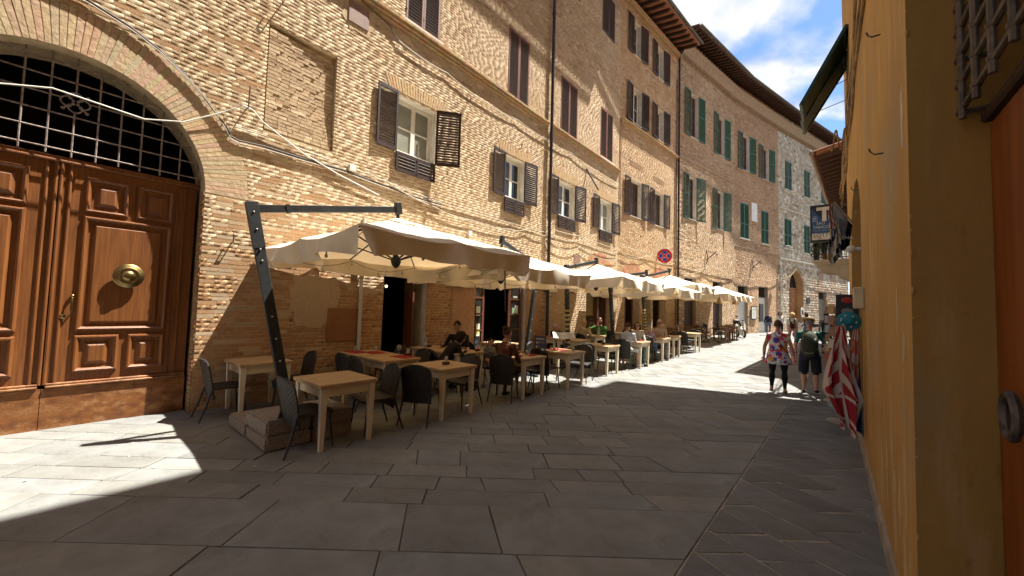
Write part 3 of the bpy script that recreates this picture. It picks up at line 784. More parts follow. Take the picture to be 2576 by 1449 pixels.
    for i in range(-6, 7):
        x = .085+i*bw-.0
        if abs(x) > hw-.06: continue
        z1 = zt(x)+.02
        seg = [(x, -.10, 3.50+abs(random.uniform(0, .01))), (x, -.10, z1)]
        if i == 0: parts = [[(x, -.10, 3.5), (x, -.10, 4.09)], [(x, -.10, 4.36), (x, -.10, z1)]]
        else: parts = [seg]
        for sg in parts:
            g = MB(); g.tube(sg, .0105, 7); g.build('grille_bar', palegrille_m, gr, fix=False)
    for zz in (3.58, 3.81, 4.035, 4.26, 4.49, 4.70):
        xx = hw*math.sqrt(max(0, 1-((zz-sp)/(cr-sp))**2))
        g = MB()
        if abs(zz-4.26) < .01:
            for sg in ((-xx, -.03), (.20, xx)):
                g.tube([(sg[0], -.10, zz), (sg[1], -.10, zz)], .0105, 7)
        else: g.tube([(-xx, -.10, zz), (xx, -.10, zz)], .0105, 7)
        g.build('grille_bar', palegrille_m, gr, fix=False)
    ro = MB(); cx, cz = .085, 4.225
    for k in range(4):
        a = math.pi/2*k+math.pi/4; ccx, ccz = cx+.068*math.cos(a+.785), cz+.068*math.sin(a+.785)
        ro.tube([(ccx+.062*math.cos(a+.785+t_), -.115, ccz+.062*math.sin(a+.785+t_)) for t_ in np.linspace(-2.2, 2.2, 14)], .010, 6)
        ro.sphere((cx+.15*math.cos(a), -.12, cz+.15*math.sin(a)), .020, 7, 5); ro.tube([(cx+.05*math.cos(a), -.115, cz+.05*math.sin(a)), (cx+.15*math.cos(a), -.12, cz+.15*math.sin(a))], .009, 6)
        ro.sphere((cx+.03*math.cos(a), -.12, cz+.03*math.sin(a)), .018, 7, 5)
    ro.build('grille_rosette', palegrille_m, gr, fix=False)
portal()

# string course
def prof_run(b, s0, s1, prof, m, name, n=1, zf=None):
    """profile points (out, z) swept along the wall; prof closed towards the wall"""
    mb = MB(); N = len(prof); vs = []
    for i in range(n+1):
        s = s0+(s1-s0)*i/n; dz = zf(s) if zf else 0
        vs += [(s-b.s0, -o, z+dz) for o, z in prof]
    fs = [(i*N+k, (i+1)*N+k, (i+1)*N+k+1, i*N+k+1) for i in range(n) for k in range(N-1)]
    fs += [tuple(range(N)), tuple(range(n*N+N-1, n*N-1, -1))]
    return mb.add(vs, fs).build(name, m, b.e, fix=False)
def string_bricks(b, s0, s1, z, rows, m, cf, name='string_course_brick'):
    out = .03; mb = MB()
    for r, (o, h) in enumerate(rows):
        s = s0
        while s < s1-.02:
            L = min(random.uniform(.13, .28), s1-s); mb.tint = cf(s, z)
            d = -.004*(s-s0)+random.uniform(-.004, .004)+.10*math.exp(-((s-3)/4)**2)
            mb.box((s+L/2-b.s0, -o/2+.005+random.uniform(-.004, .004), z+h/2+d), (L-.009, o+.01, h-.009)); s += L
        z += h
    tag(mb.build(name+'s', m, b.e, fix=False), kind='stuff')
cfS = lambda s, z: tuple(x*random.uniform(.80, 1.05) for x in (.52, .36, .21))
string_bricks(A, 1.0, 9.0, 7.80, ((.04, .066), (.085, .066), (.125, .06)), brick_m, cfS)
string_bricks(A, 9.25, 14.58, 7.80, ((.04, .066), (.085, .066), (.125, .06)), brick_m, cfS)

# niche back wall with rough bricks
nb = MB(); s0, s1, z0, z1 = .72-A.s0, 1.90-A.s0, 4.62, 6.50
nb.quad((s0, .11, z0), (s1, .11, z0), (s1, .11, z1), (s0, .11, z1)); nb.quad((s0, -.002, z1), (s0, .11, z1), (s1, .11, z1), (s1, -.002, z1))
nb.quad((s1, -.002, z0), (s1, -.002, z1), (s1, .11, z1), (s1, .11, z0)); nb.quad((s0, -.002, z0), (s0, .11, z0), (s0, .11, z1), (s0, -.002, z1)); nb.quad((s0, -.002, z0), (s1, -.002, z0), (s1, .11, z0), (s0, .11, z0))
nb.build('blind_niche', mortar_m, A.e, fix=False)
rec = MB(); z = 4.64
while z < 6.42:
    s = s0+.01
    while s < s1-.03:
        L = min(random.choice((.26, .14, .22))*random.uniform(.8, 1.1), s1-s-.005)
        rec.tint = colA(s+A.s0, z); p = random.uniform(.0, .004)
        # the niche is filled flush towards its left and foot
        fill = max(0.0, min(.10, .10-.085*min(1, (s-s0)/.9)*min(1, max(0, (z-4.7)/.9+.35))))
        rec.box((s+L/2, .11-fill-p/2+.005, z+.03), (L-.012, p+.012, .054)); s += L
    z += .066
tag(rec.build('niche_bricks', brick_m, A.e, fix=False), kind='stuff')

# windows with opened shutters
def win_open(b, h, wl, wr, al, ar, m=darkshut_m, box=True, pane=None, curtain=None, fm=None, mid=None, rows=2, depth=.16):
    window(b, h, depth=depth, revm=plaster_m, glass=pane or pane_m, curtain=curtain, fm=fm, rows=rows)
    shutter(b, h['s0'], h['z0']-.02, h['z1']+.06, wl, -1, al, m, midrail=mid)
    shutter(b, h['s1'], h['z0']-.02, h['z1']+.06, wr, 1, ar, m, midrail=mid)
    if box:
        s0, s1 = h['s0']-.02, h['s1']+.0; z0, z1 = h['z0']-.46, h['z0']-.02
        sh = shutter(b, s0, z0, z1, (s1-s0)/2, 1, 0, m, out=.05, name='lower_louvre'); shutter(b, (s0+s1)/2, z0, z1, (s1-s0)/2, 1, 0, m, out=.05, name='lower_louvre')
    sl = MB(); sl.box(((h['s0']+h['s1'])/2-b.s0, .06, h['z0']-.012), (h['s1']-h['s0'], .20, .022)); sl.build('window_sill', plaster_m, b.e, fix=False)
curt = mat('pale_curtain', (.62, .60, .50), (.40, .39, .32), 3, .9, stretch=(14, 1, 1))
win_open(A, W1, .51, .60, 3, 38, curtain=curt)
win_open(A, W2, .53, .56, 3, 8, pane=darkpane_m)
win_open(A, W3, .52, .60, 3, 12, pane=darkpane_m)
win_open(A, W4, .58, .60, 3, 10, curtain=curt)
for h in RED:
    w = (h['s1']-h['s0'])/2
    shutter(A, h['s0'], h['z0'], h['z1'], w, 1, 0, redshut_m, redslat_m, pitch=.075, out=-.005)
    shutter(A, h['s0']+w, h['z0'], h['z1'], w, 1, 0, redshut_m, redslat_m, pitch=.075, out=-.005)
    bk = MB(); bk.box(((h['s0']+h['s1'])/2-A.s0, .14, (h['z0']+h['z1'])/2), (h['s1']-h['s0']+.1, .02, h['z1']-h['z0']+.1)); bk.build('window_void', dark_m, A.e, fix=False)
    sl = MB(); sl.box((h['s0']+w-A.s0, -.03, h['z0']-.025), (2*w+.16, .10, .045)); sl.build('window_sill', plaster_m, A.e, fix=False)
for h in TOPD:
    w = (h['s1']-h['s0'])/2
    shutter(A, h['s0'], h['z0'], h['z1'], w, 1, 0, darkshut_m, out=0); shutter(A, h['s0']+w, h['z0'], h['z1'], w, 1, 0, darkshut_m, out=0)
    bk = MB(); bk.box((h['s0']+w-A.s0, .14, (h['z0']+h['z1'])/2), (2*w+.1, .02, h['z1']-h['z0']+.1)); bk.build('window_void', dark_m, A.e, fix=False)
# flat brick lintels (soldier courses) over the windows
def lintel(b, h, th=.30, cf=None, m=brick_m):
    mb = MB(); s = h['s0']-.22
    while s < h['s1']+.22:
        mb.tint = (cf or cfS)(s, 0); fan = (s-(h['s0']+h['s1'])/2)*.16
        x = s-b.s0; p = random.uniform(.006, .012)
        mb.prism([(x, 0), (x+.056, 0), (x+.056+fan, th), (x+fan, th)], (0, p+.012, 0), o=(0, -p, h['z1']+.07)); s += .068
    tag(mb.build('lintel_bricks', m, b.e, fix=False), kind='stuff')
cfL = lambda s, z: tuple(x*random.uniform(.92, 1.06) for x in (.60, .435, .255))
for h in (W1, W2, W3, W4): lintel(A, h, cf=cfL)

# ground floor openings of the palazzo
def dark_door(b, h, jambm, depth=.45, leaf=None, panes=False):
    mb = MB(); s0, s1, z0, z1 = h['s0']-b.s0, h['s1']-b.s0, h['z0'], h['z1']
    reveal(b, h, depth, jambm, 'door_reveal')
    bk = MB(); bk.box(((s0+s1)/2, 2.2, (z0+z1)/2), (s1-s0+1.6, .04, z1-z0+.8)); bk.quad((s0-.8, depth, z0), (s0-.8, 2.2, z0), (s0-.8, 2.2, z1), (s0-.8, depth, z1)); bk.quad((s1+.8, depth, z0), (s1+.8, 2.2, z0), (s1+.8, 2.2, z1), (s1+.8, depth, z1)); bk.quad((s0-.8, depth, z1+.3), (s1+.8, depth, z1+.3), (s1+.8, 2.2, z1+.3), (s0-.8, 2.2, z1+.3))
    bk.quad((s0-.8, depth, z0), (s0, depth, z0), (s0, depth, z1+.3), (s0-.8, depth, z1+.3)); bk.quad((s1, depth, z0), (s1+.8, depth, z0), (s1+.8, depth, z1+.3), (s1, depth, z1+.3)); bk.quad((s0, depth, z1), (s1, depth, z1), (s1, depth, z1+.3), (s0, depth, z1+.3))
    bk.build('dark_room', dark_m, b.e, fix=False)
dark_door(A, DOOR1, plaster_m)
lb = MB(); lb.box((3.12+.86-A.s0, .28, 1.15), (.05, .34, 2.3)); lb.box((3.12+.02-A.s0, .2, 1.15), (.04, .3, 2.3)); lb.build('door_leaf', brownframe_m, A.e, fix=False)
dark_door(A, DOOR2, plaster_m)
# glazed wooden leaves of the trattoria door folded open on each side
def glazed_leaf(b, s, w, z1, ang, depth, m=brownframe_m, rows=4, side=1):
    t = bpy.data.objects.new('glazed_door_leaf', None); COL.objects.link(t); t.parent = b.e; t.location = (s-b.s0, depth, 0); t.rotation_euler = (0, 0, R(ang))
    mb = MB(); st = .09; H = z1
    mb.box((st/2, 0, H/2), (st, .045, H)); mb.box((w-st/2, 0, H/2), (st, .045, H)); mb.box((w/2, 0, .30), (w-2*st, .044, .60)); mb.box((w/2, 0, H-.05), (w-2*st, .044, .10))
    zz = np.linspace(.60, H-.10, rows+1)
    for z in zz[1:-1]: mb.box((w/2, 0, z), (w-2*st, .044, .045))
    mb.build('leaf_frame', m, t, fix=False)
    for a, c in zip(zz, zz[1:]):
        p = MB(); p.box((w/2, 0, (a+c)/2), (w-2*st+.006, .006, c-a)); p.build('pane', darkpane_m, t, fix=False)
    return t
L1 = glazed_leaf(A, 5.88, .50, 2.5, 8, .10); L2 = glazed_leaf(A, 7.36, .56, 2.5, -8, .12)
notice = mat('notice_paper', (.72, .74, .66), (.60, .62, .55), 20, .8); notice_g = mat('green_notice_paper', (.20, .42, .24), (.5, .55, .3), 14, .8); notice_y = mat('yellow_notice_paper', (.60, .66, .12), (.5, .5, .3), 18, .8)
for (lf, x, z, w, h, m) in ((L1, .24, 1.58, .18, .26, notice), (L1, .25, 1.06, .16, .34, notice), (L1, .25, 1.02, .10, .14, notice_y), (L2, .22, 1.58, .12, .22, notice_g), (L2, .34, 1.62, .12, .28, notice), (L2, .28, 2.02, .16, .05, notice)):
    q = MB(); q.box((x, -.012 if m is not notice_y else -.016, z), (w, .003, h)); q.build('notice', m, lf, fix=False)
dark_door(A, SHOP1, mortar_m)
sp = MB(); sp.box((13.30-A.s0, .3, 1.3), (.09, .12, 2.7)); sp.box((12.0-A.s0, .3, 1.3), (.10, .12, 2.7)); sp.box((13.98-A.s0, .3, 1.3), (.08, .12, 2.7)); sp.build('shop_frame', brownframe_m, A.e, fix=False)
yb = MB(); yb.box((12.6-A.s0, .42, 1.9), (1.2, .03, .9)); yb.build('shop_blind', mat('mustard_blind', (.30, .22, .08), None, 3, .8), A.e, fix=False)
arch_soffit(A, LUN, .3, plaster_m, 'lunette_reveal')
lu = MB(); lu.box((12.93-A.s0, .20, 3.3), (1.7, .03, .75)); lu.build('lunette_glass', darkpane_m, A.e, fix=False)
lu = MB()
for dx in (-.4, 0, .4): lu.box((12.93+dx-A.s0, .17, 3.28), (.05, .04, .65))
for zz in (3.08, 3.3): lu.box((12.93-A.s0, .165, zz), (1.6, .04, .05))
lu.build('lunette_frame', greyshut_m, A.e, fix=False)
voussoirs(A, LUN, 1, .062, brick_m, ind=False, cf=lambda s, z: tuple(x*random.uniform(.8, 1.1) for x in (.52, .27, .16)), L=.42)
# plastered brown patches, filled opening, small plaques
pt = mat('brown_plaster_patch', (.27, .13, .055), (.23, .11, .045), 7, .9, .2, 30)
p = MB(); p.box((2.27-A.s0, -.022, 1.28), (.62, .02, .64)); p.build('plaster_patch', pt, A.e)
roughp = mat('rough_sand_render', (.50, .38, .25), (.45, .335, .215), 26, .97, 1.0, 40)
def patch(b, s, z, ws, hs, m, y=-.016, seed=1, name='render_patch'):
    pts = []; rr = random.Random(seed)
    for i in range(26):
        a = 2*math.pi*i/26; k = 1+rr.uniform(-.16, .16)
        pts.append((s-b.s0+ws/2*k*math.copysign(abs(math.cos(a))**.7, math.cos(a)), z+hs/2*k*math.copysign(abs(math.sin(a))**.7, math.sin(a))))
    mb = MB(); mb.prism(pts, (0, .02, 0), o=(0, y, 0)); mb.build(name, m, b.e)
patch(A, 1.75, 1.75, .9, 1.0, roughp, y=-.011, seed=3)
redp = mat('red_brick_infill', (.46, .28, .16), (.38, .215, .12), 9, .95, .7, 30)
p = MB(); p.prism([(5.05-A.s0, .0), (5.84-A.s0, .0), (5.84-A.s0, 2.15), (5.05-A.s0, 2.35)], (0, .02, 0), o=(0, -.012, 0)); p.build('brick_infill', redp, A.e)
mauve = mat('mauve_metal_plate', (.24, .145, .11), (.20, .115, .09), 5, .6)
for (s0, s1, z0, z1) in ((2.07, 2.50, 7.36, 7.79), (10.87, 11.32, 3.38, 3.70)):
    p = MB(); p.box(((s0+s1)/2-A.s0, -.02, (z0+z1)/2), (s1-s0, .02, z1-z0), bevel=.004); p.build('metal_plate', mauve, A.e)
    patch(A, (s0+s1)/2, (z0+z1)/2-.03, (s1-s0)*1.5, (z1-z0)*1.5, mortar_m, y=-.009, seed=int(s0*10))

# ---- eaves helper
def eave(b, zt, over, m_r=rafter_m, pitch=.42, th=.10, tiles=True, soff=None, s0=None, s1=None, ind=True, slope=.22, gutter=True, rl=.14, endtile=True):
    s0 = b.s0 if s0 is None else s0; s1 = b.s1 if s1 is None else s1
    rf = bpy.data.objects.new('roof', None); COL.objects.link(rf); rf.parent = b.e
    y_in = 6.0
    # soffit boards and roof deck
    z_e = zt-.0; dk = MB(); x0, x1 = s0-b.s0, s1-b.s0
    def zz(y): return zt+.18+slope*(y+over)      # underside of the deck at depth y (negative = out over the street)
    dk.add([(x0, -over, zz(-over)), (x1, -over, zz(-over)), (x1, y_in, zz(y_in)), (x0, y_in, zz(y_in)), (x0, -over, zz(-over)+.07), (x1, -over, zz(-over)+.07), (x1, y_in, zz(y_in)+.07), (x0, y_in, zz(y_in)+.07)],
           [(0, 1, 2, 3), (4, 7, 6, 5), (0, 4, 5, 1), (1, 5, 6, 2), (3, 2, 6, 7), (0, 3, 7, 4)])
    dk.build('roof_deck', soff or soffit_m, rf, fix=False)
    n = int((s1-s0)/pitch); mesh = None
    for i in range(n):
        x = x0+(i+.5)*(x1-x0)/n
        if mesh is None:
            mb = MB(); y0, y1 = -over+.06, .35
            mb.add([(dx, yy, zz(yy)-dz) for dx in (-.05, .05) for yy, dz in ((y0, .0), (y1, .0), (y1, rl), (y0+.10, rl), (y0, rl*.55))],
                   [(0, 1, 2, 3, 4), (9, 8, 7, 6, 5), (0, 5, 6, 1), (1, 6, 7, 2), (2, 7, 8, 3), (3, 8, 9, 4), (4, 9, 5, 0)])
            o = mb.build('rafter', m_r, rf, fix=True); mesh = o.data; o.location = (x, 0, 0)
        else:
            o = bpy.data.objects.new('rafter', mesh); COL.objects.link(o); o.parent = rf; o.location = (x, 0, 0)
    # tile ends along the edge
    tmesh = None; k = int((s1-s0)/.21); rest = MB()
    for i in range(k):
        x = x0+(i+.5)*(x1-x0)/k; a = [(.095*math.cos(t), .075*math.sin(t)) for t in np.linspace(0, math.pi, 7)]
        L = 2.6; r = MB()
        p0 = [(x+u, -over-.06, zz(-over)+.07+v) for u, v in a]; p1 = [(x+u, -over-.06+L, zz(-over+L)+.07+v) for u, v in a]
        rest.add(p0+p1, [(j, j+1, 8+j-1+0, 7+j) for j in range(6)]+[tuple(range(7))])
    tag(rest.build('roof_tiles', tile_m, rf, fix=False), kind='stuff')
    if gutter:
        g = MB(); zg = zz(-over)+.03
        pr = [(-over-.14+.07*math.cos(t), zg+.07*math.sin(t)) for t in np.linspace(math.pi, 2*math.pi, 8)]
        pr2 = [(-over-.14+.062*math.cos(t), zg+.062*math.sin(t)) for t in np.linspace(2*math.pi, math.pi, 8)]
        P = pr+pr2; N = len(P)
        g.add([(x0, y, z) for y, z in P]+[(x1, y, z) for y, z in P], [(j, (j+1) % N, N+(j+1) % N, N+j) for j in range(N)])
        g.build('gutter', mat('copper_gutter', (.12, .12, .085), (.08, .075, .055), 5, .6, metal=.2), rf, fix=False)
    return rf

eave(A, 16.35, 1.40, s0=-14, s1=14.58, pitch=.5)

# ---- second house: dark shutters in pairs
B = Bld('B', 14.6, 21.02, 16.45, 'narrow_brick_house', 'narrow brick house with pairs of dark shuttered windows under deep eaves')
def rr(*a): return rect(*a)
Bw = [rr(15.63, 16.70, 6.14, 7.85), rr(18.08, 19.12, 6.12, 7.85), rr(15.74, 16.63, 10.64, 12.36), rr(18.29, 19.06, 10.66, 12.34), rr(15.77, 16.48, 13.98, 15.68), rr(18.22, 18.98, 13.98, 15.66)]
AB1 = dict(k='arch', c=15.95, hw=.70, spring=2.75, crown=3.42, z0=-.3, ring=0); AB2 = dict(k='arch', c=18.75, hw=.75, spring=2.75, crown=3.45, z0=-.3, ring=0)
DB = rect(16.95, 17.85, -.3, 2.5)
holesB = Bw+[AB1, AB2, DB]
backing(B, holesB, mortar_m, zb=-.1)
colB = brickcol((.56, .40, .24), (.49, .33, .195), (.34, .20, .12), 5.2, .12, pale=(.64, .52, .36))
bricks(B, holesB, .068, (.27, .14, .24), colB, proud=(.0002, .0015), jit=.0006, relief=lambda s, z: .8+1.8*max(0, mnoise.noise((s*.6, z*.5, 3.3))+.1), nind=300)
for h in (AB1, AB2):
    voussoirs(B, h, 1, .064, brick_m, ind=False, cf=lambda s, z: tuple(x*random.uniform(.8, 1.1) for x in (.50, .26, .16)), L=.50, y=(.010, .022))
    arch_soffit(B, h, .45, mortar_m, 'door_reveal')
    bk = MB(); bk.box((h['c']-B.s0, .44, 1.6), (2*h['hw'], .03, 3.9)); bk.build('dark_room', dark_m, B.e, fix=False)
    f = MB(); x = h['c']-B.s0
    for dx in (-h['hw']+.06, -.05, h['hw']-.06): f.box((x+dx, .38, 1.35), (.10, .07, 2.75))
    f.box((x, .379, 2.72), (2*h['hw'], .07, .09)); f.box((x-h['hw']/2, .385, .45), (h['hw']-.15, .05, .9)); f.box((x+h['hw']/2, .385, .45), (h['hw']-.15, .05, .9)); f.build('door_frame', brownframe_m, B.e, fix=False)
dark_door(B, DB, mortar_m)
for i, h in enumerate(Bw):
    wl = (.56, .57, .56, .59, .55, .53)[i]; wr = (.60, .62, .60, .72, .78, .80)[i]
    win_open(B, h, wl, min(wr, .60), 4, 7, box=False, pane=darkpane_m, fm=brownframe_m if i < 2 else whiteframe_m, depth=.20, curtain=curt if i in (0, 2) else None)
string_bricks(B, 14.66, 20.9, 10.24, ((.05, .07), (.11, .07), (.15, .06)), brick_m, cfS)
for s, z in ((16.2, 8.75), (18.6, 8.6)): lintel(B, rect(s-.35, s+.35, z-.3, z-.3), th=.24, cf=lambda s, z: tuple(x*random.uniform(.8, 1) for x in (.44, .30, .18)))
# brick cornice under the eaves: three stepped courses with dentils
def cornice(b, z, steps, dent=None, m=brick_m, cf=cfS, name='cornice_brick'):
    mb = MB(); 
    for r, (o, h, st) in enumerate(steps):
        s = b.s0+.02
        while s < b.s1-.03:
            L = min(st*random.uniform(.92, 1.08), b.s1-s-.01); mb.tint = cf(s, z)
            if dent and r == dent: 
                mb.box((s+L*.3-b.s0, -o/2, z+h/2), (L*.55, o+.012, h-.006))
            else: mb.box((s+L/2-b.s0, -o/2, z+h/2), (L-.008, o+.012, h-.007))
            s += L
        z += h
    tag(mb.build(name+'s', m, b.e, fix=False), kind='stuff')
cornice(B, 15.98, ((.05, .08, .26), (.10, .10, .16), (.14, .08, .26), (.20, .09, .26)), dent=1)
eave(B, 16.35, 1.12, pitch=.47, rl=.17)

# ---- green shuttered brick palace in two straight stretches
cfC = lambda s, z: tuple(x*random.uniform(.78, 1.05) for x in (.37, .26, .165))
colC = brickcol((.51, .375, .245), (.45, .315, .20), (.30, .19, .12), 9.4, .15, pale=(.60, .49, .35))
colE = brickcol((.47, .32, .205), (.43, .275, .17), (.28, .17, .11), 2.2, .15, pale=(.54, .42, .30))
def greenwin(b, h, wl, wr, al=3, ar=5): win_open(b, h, wl, wr, al, ar, m=greenshut_m, box=False, pane=darkpane_m, fm=brownframe_m, mid=.55, depth=.22, rows=4)
def closedshut(b, h, m, mid=.5, lim=300):
    w = (h['s1']-h['s0'])/2
    for k in (0, 1): shutter(b, h['s0']+k*w, h['z0'], h['z1'], w-.006, 1, 0, m, out=-.02, midrail=mid, lim=lim)
    bk = MB(); bk.box((h['s0']+w-b.s0, .14, (h['z0']+h['z1'])/2), (2*w+.1, .02, h['z1']-h['z0']+.1)); bk.build('window_void', dark_m, b.e, fix=False)
    sl = MB(); sl.box((h['s0']+w-b.s0, -.03, h['z0']-.035), (2*w+.2, .12, .06)); sl.build('window_sill', plaster_m, b.e, fix=False)
def shopdoor(b, h, leafm, tz=None, depth=.22, leaf_s=None):
    reveal(b, h, depth+.1, mortar2_m, 'door_reveal'); w = h['s1']-h['s0']; x = (h['s0']+h['s1'])/2-b.s0; z0 = h['z0']; z1 = h['z1']; tz = tz or z1-.75
    f = MB(); f.box((x, depth, (z0+tz)/2), (w, .05, tz-z0)); f.build('door_leaf', leafm, b.e, fix=False)
    f = MB(); f.box((x, depth+.05, (z1+tz)/2), (w, .03, z1-tz)); f.build('transom_light', dark_m, b.e, fix=False)
    f = MB(); f.box((x, depth-.01, tz), (w, .08, .07))
    k = int(w/.12)
    for i in range(k): f.tube([(x-w/2+(i+.5)*w/k, depth-.02, tz), (x-w/2+(i+.5)*w/k, depth-.02, z1)], .009, 5)
    f.build('transom_grille', iron_m, b.e, fix=False)
palepanel = mat('pale_painted_panel', (.62, .60, .55), (.55, .53, .48), 3, .7)
browndoor = mat('dark_brown_door_paint', (.055, .030, .020), (.04, .022, .015), 6, .6)
C = Bld('C', 21.02, 28.55, 17.9, 'green_shuttered_palace', 'tall brick palace with bright green shutters beside the black drainpipe')
Ch = [rr(22.34, 23.32, 12.12, 14.78), rr(26.04, 26.95, 12.02, 14.62), rr(22.15, 23.10, 7.16, 9.70), rr(25.87, 26.80, 7.12, 9.60)]
Cd = [rr(21.75, 23.10, -.1, 3.70), rr(25.3, 26.62, -.1, 3.68)]
backing(C, Ch+Cd, mortar2_m, zb=-.1)
bricks(C, Ch+Cd, .075, (.29, .15, .26), colC, proud=(.0, .0025), jit=.001, nind=300, rough=False, zmin=0)
for i, h in enumerate(Ch): greenwin(C, h, (.74, .69, .58, .66)[i], (.76, .80, .80, .78)[i]*.95, 3, 14 if i > 1 else 4)
shopdoor(C, Cd[0], browndoor); shopdoor(C, Cd[1], browndoor)
E_ = Bld('E', 28.55, 35.38, 17.9, 'reddish_brick_house', 'reddish brick house with a framed menu and blackboard beside its pale doors')
Eh = [rr(29.66, 30.68, 11.92, 14.46), rr(32.81, 33.80, 11.92, 14.36), rr(29.33, 30.58, 7.0, 9.52), rr(32.47, 33.69, 6.98, 9.48)]
Ed = [rr(28.98, 30.38, -.1, 3.62), rr(32.02, 33.50, -.1, 3.70)]
backing(E_, Eh+Ed, mortar2_m, zb=-.1)
bricks(E_, Eh+Ed, .075, (.29, .15, .26), colE, proud=(.0, .0025), jit=.001, nind=300, rough=False, zmin=0.1)
greenwin(E_, Eh[0], .70, .80); greenwin(E_, Eh[1], .76, .80); closedshut(E_, Eh[2], greenshut_m, .42); closedshut(E_, Eh[3], greenshut_m, .42)
shopdoor(E_, Ed[0], palepanel); shopdoor(E_, Ed[1], palepanel)
# ---- white stone palace at the bend
D = Bld('D', 35.38, 50.0, 17.9, 'pale_stone_palace', 'pale weathered stone palace with closed shutters and pointed brown portal')
PD = dict(k='arch', c=38.45, hw=1.30, spring=3.9, crown=5.30, z0=-.1, ring=.0)
Dh = [rr(36.54, 37.78, 11.86, 14.25), rr(40.12, 41.32, 11.86, 14.24), rr(43.7, 44.9, 11.86, 14.24), rr(36.40, 37.68, 7.04, 9.45), rr(40.02, 41.20, 7.0, 9.42), rr(43.7, 44.9, 7.0, 9.42), rr(42.85, 44.6, -.1, 3.80)]
backing(D, Dh+[PD], mortar2_m, zb=-.1)
_cd1 = brickcol((.52, .47, .38), (.43, .36, .27), (.22, .19, .15), 4.4, .26, pale=(.70, .67, .60)); _cd2 = brickcol((.36, .23, .145), (.44, .37, .28), (.2, .12, .08), 7.7, .22, pale=(.60, .56, .48))
bricks(D, Dh+[PD], .21, (.42, .30, .22), lambda s, z: _cd1(s, z) if z > 5.6 or mnoise.noise((s*.8, z*.5, 2)) > .22 else _cd2(s, z), joint=.014, proud=(.0, .012), jit=.005, nind=300, rough=True, m=stone_m, name='stone_block', zmin=0.2)
for h in Dh[:6]: closedshut(D, h, greyshut_m if h['z0'] > 10 else greenshut_m, .46)
shopdoor(D, Dh[6], mat('mossy_grey_door', (.20, .19, .14), (.12, .12, .08), 3, .8), tz=3.2)
arch_soffit(D, PD, .55, mat('ochre_portal_stone', (.46, .30, .15), (.38, .24, .12), 4, .9), 'portal_reveal')
voussoirs(D, PD, 1, .16, stone_m, ind=False, cf=lambda s, z: tuple(x*random.uniform(.8, 1.1) for x in (.42, .30, .20)), L=.40, y=(.02, .04))
dl = MB(); x = PD['c']-D.s0
dl.box((x, .5, 1.95), (2.6, .06, 4.0)); 
for dx in (-.62, .62):
    for zc, hh in ((.95, .9), (2.1, .9), (3.2, .8)): dl.box((x+dx, .46, zc), (.85, .04, hh), bevel=.02)
dl.box((x, .45, 2.0), (.07, .05, 3.9)); dl.box((x, .45, 3.92), (2.6, .10, .12))
dl.build('portal_leaves', mat('tan_portal_wood', (.33, .15, .055), (.25, .10, .035), 3, .6, stretch=(4, 4, .5)), D.e, fix=False)
lf = MB(); lf.box((x, .52, 4.6), (2.6, .03, 1.4)); lf.build('fanlight', dark_m, D.e, fix=False)
lg = MB()
for k in range(1, 10): a = math.pi*k/10; lg.tube([(x+.25*math.cos(a), .47, 3.98+.25*math.sin(a)), (x+1.25*math.cos(a), .47, 3.98+1.28*math.sin(a))], .014, 5)
for r_ in (.25, .6, .95): lg.tube([(x+r_*math.cos(a), .47, 3.98+r_*math.sin(a)) for a in np.linspace(0, math.pi, 16)], .012, 5)
lg.build('fanlight_grille', iron_m, D.e, fix=False)
def mould(b, z, prof, m, name='string_moulding', s0=None, s1=None): return prof_run(b, s0 or b.s0+.01, s1 or b.s1-.01, [(o, z+h) for o, h in prof], m, name)
pstone = mat('pale_string_stone', (.60, .55, .46), (.42, .37, .29), 5, .9, .4, 30); cst = mat('cornice_terracotta', (.36, .26, .165), (.28, .195, .12), 6, .9, .3, 30)
mould(D, 6.05, [(-.01, -.02), (.10, 0), (.13, .05), (.13, .12), (.05, .18), (-.01, .2)], pstone); mould(D, 10.15, [(-.01, 0), (.07, .02), (.07, .12), (-.01, .16)], pstone)
mould(D, 11.6, [(-.01, 0), (.09, .02), (.09, .10), (-.01, .13)], pstone, s0=36.2, s1=38.1); mould(D, 11.6, [(-.01, 0), (.09, .02), (.09, .10), (-.01, .13)], pstone, s0=39.8, s1=41.6)
mould(C, 10.55, [(-.01, 0), (.05, .02), (.05, .12), (-.01, .15)], cst); mould(E_, 11.72, [(-.01, 0), (.06, .02), (.08, .10), (-.01, .14)], cst, s0=28.7, s1=34.9)
mould(E_, 6.3, [(-.01, 0), (.03, .02), (.03, .07), (-.01, .1)], cst)
for b, ov_ in ((C, 1.06), (E_, 1.06), (D, 1.06)):
    cornice(b, 16.35, ((.05, .08, .28), (.12, .13, .17), (.15, .07, .28)), dent=1, cf=cfC)
    mould(b, 16.64, [(-.01, 0), (.16, .0), (.19, .10), (.24, .16), (.30, .32), (.30, .40), (.36, .48), (.38, .58), (-.01, .60)], cst, 'cornice_moulding')
    eave(b, 17.45, ov_, pitch=.36, rl=.13, slope=.26, soff=rafter_m)
fin = MB()
for k, (sx_, hh) in enumerate(((0, .5), (.5, .35), (.9, .55))):
    fin.tube([(47+sx_-D.s0, -.9, 18.0), (47+sx_-D.s0+.1, -.85, 18.0+hh*.6), (47+sx_-D.s0-.05, -.9, 18.0+hh)], [.05, .04, .02], 6); fin.sphere((47+sx_-D.s0, -.9, 18.0+hh), .07, 6, 5)
fo = fin.build('roof_ornament', tile_m, D.e, fix=False)

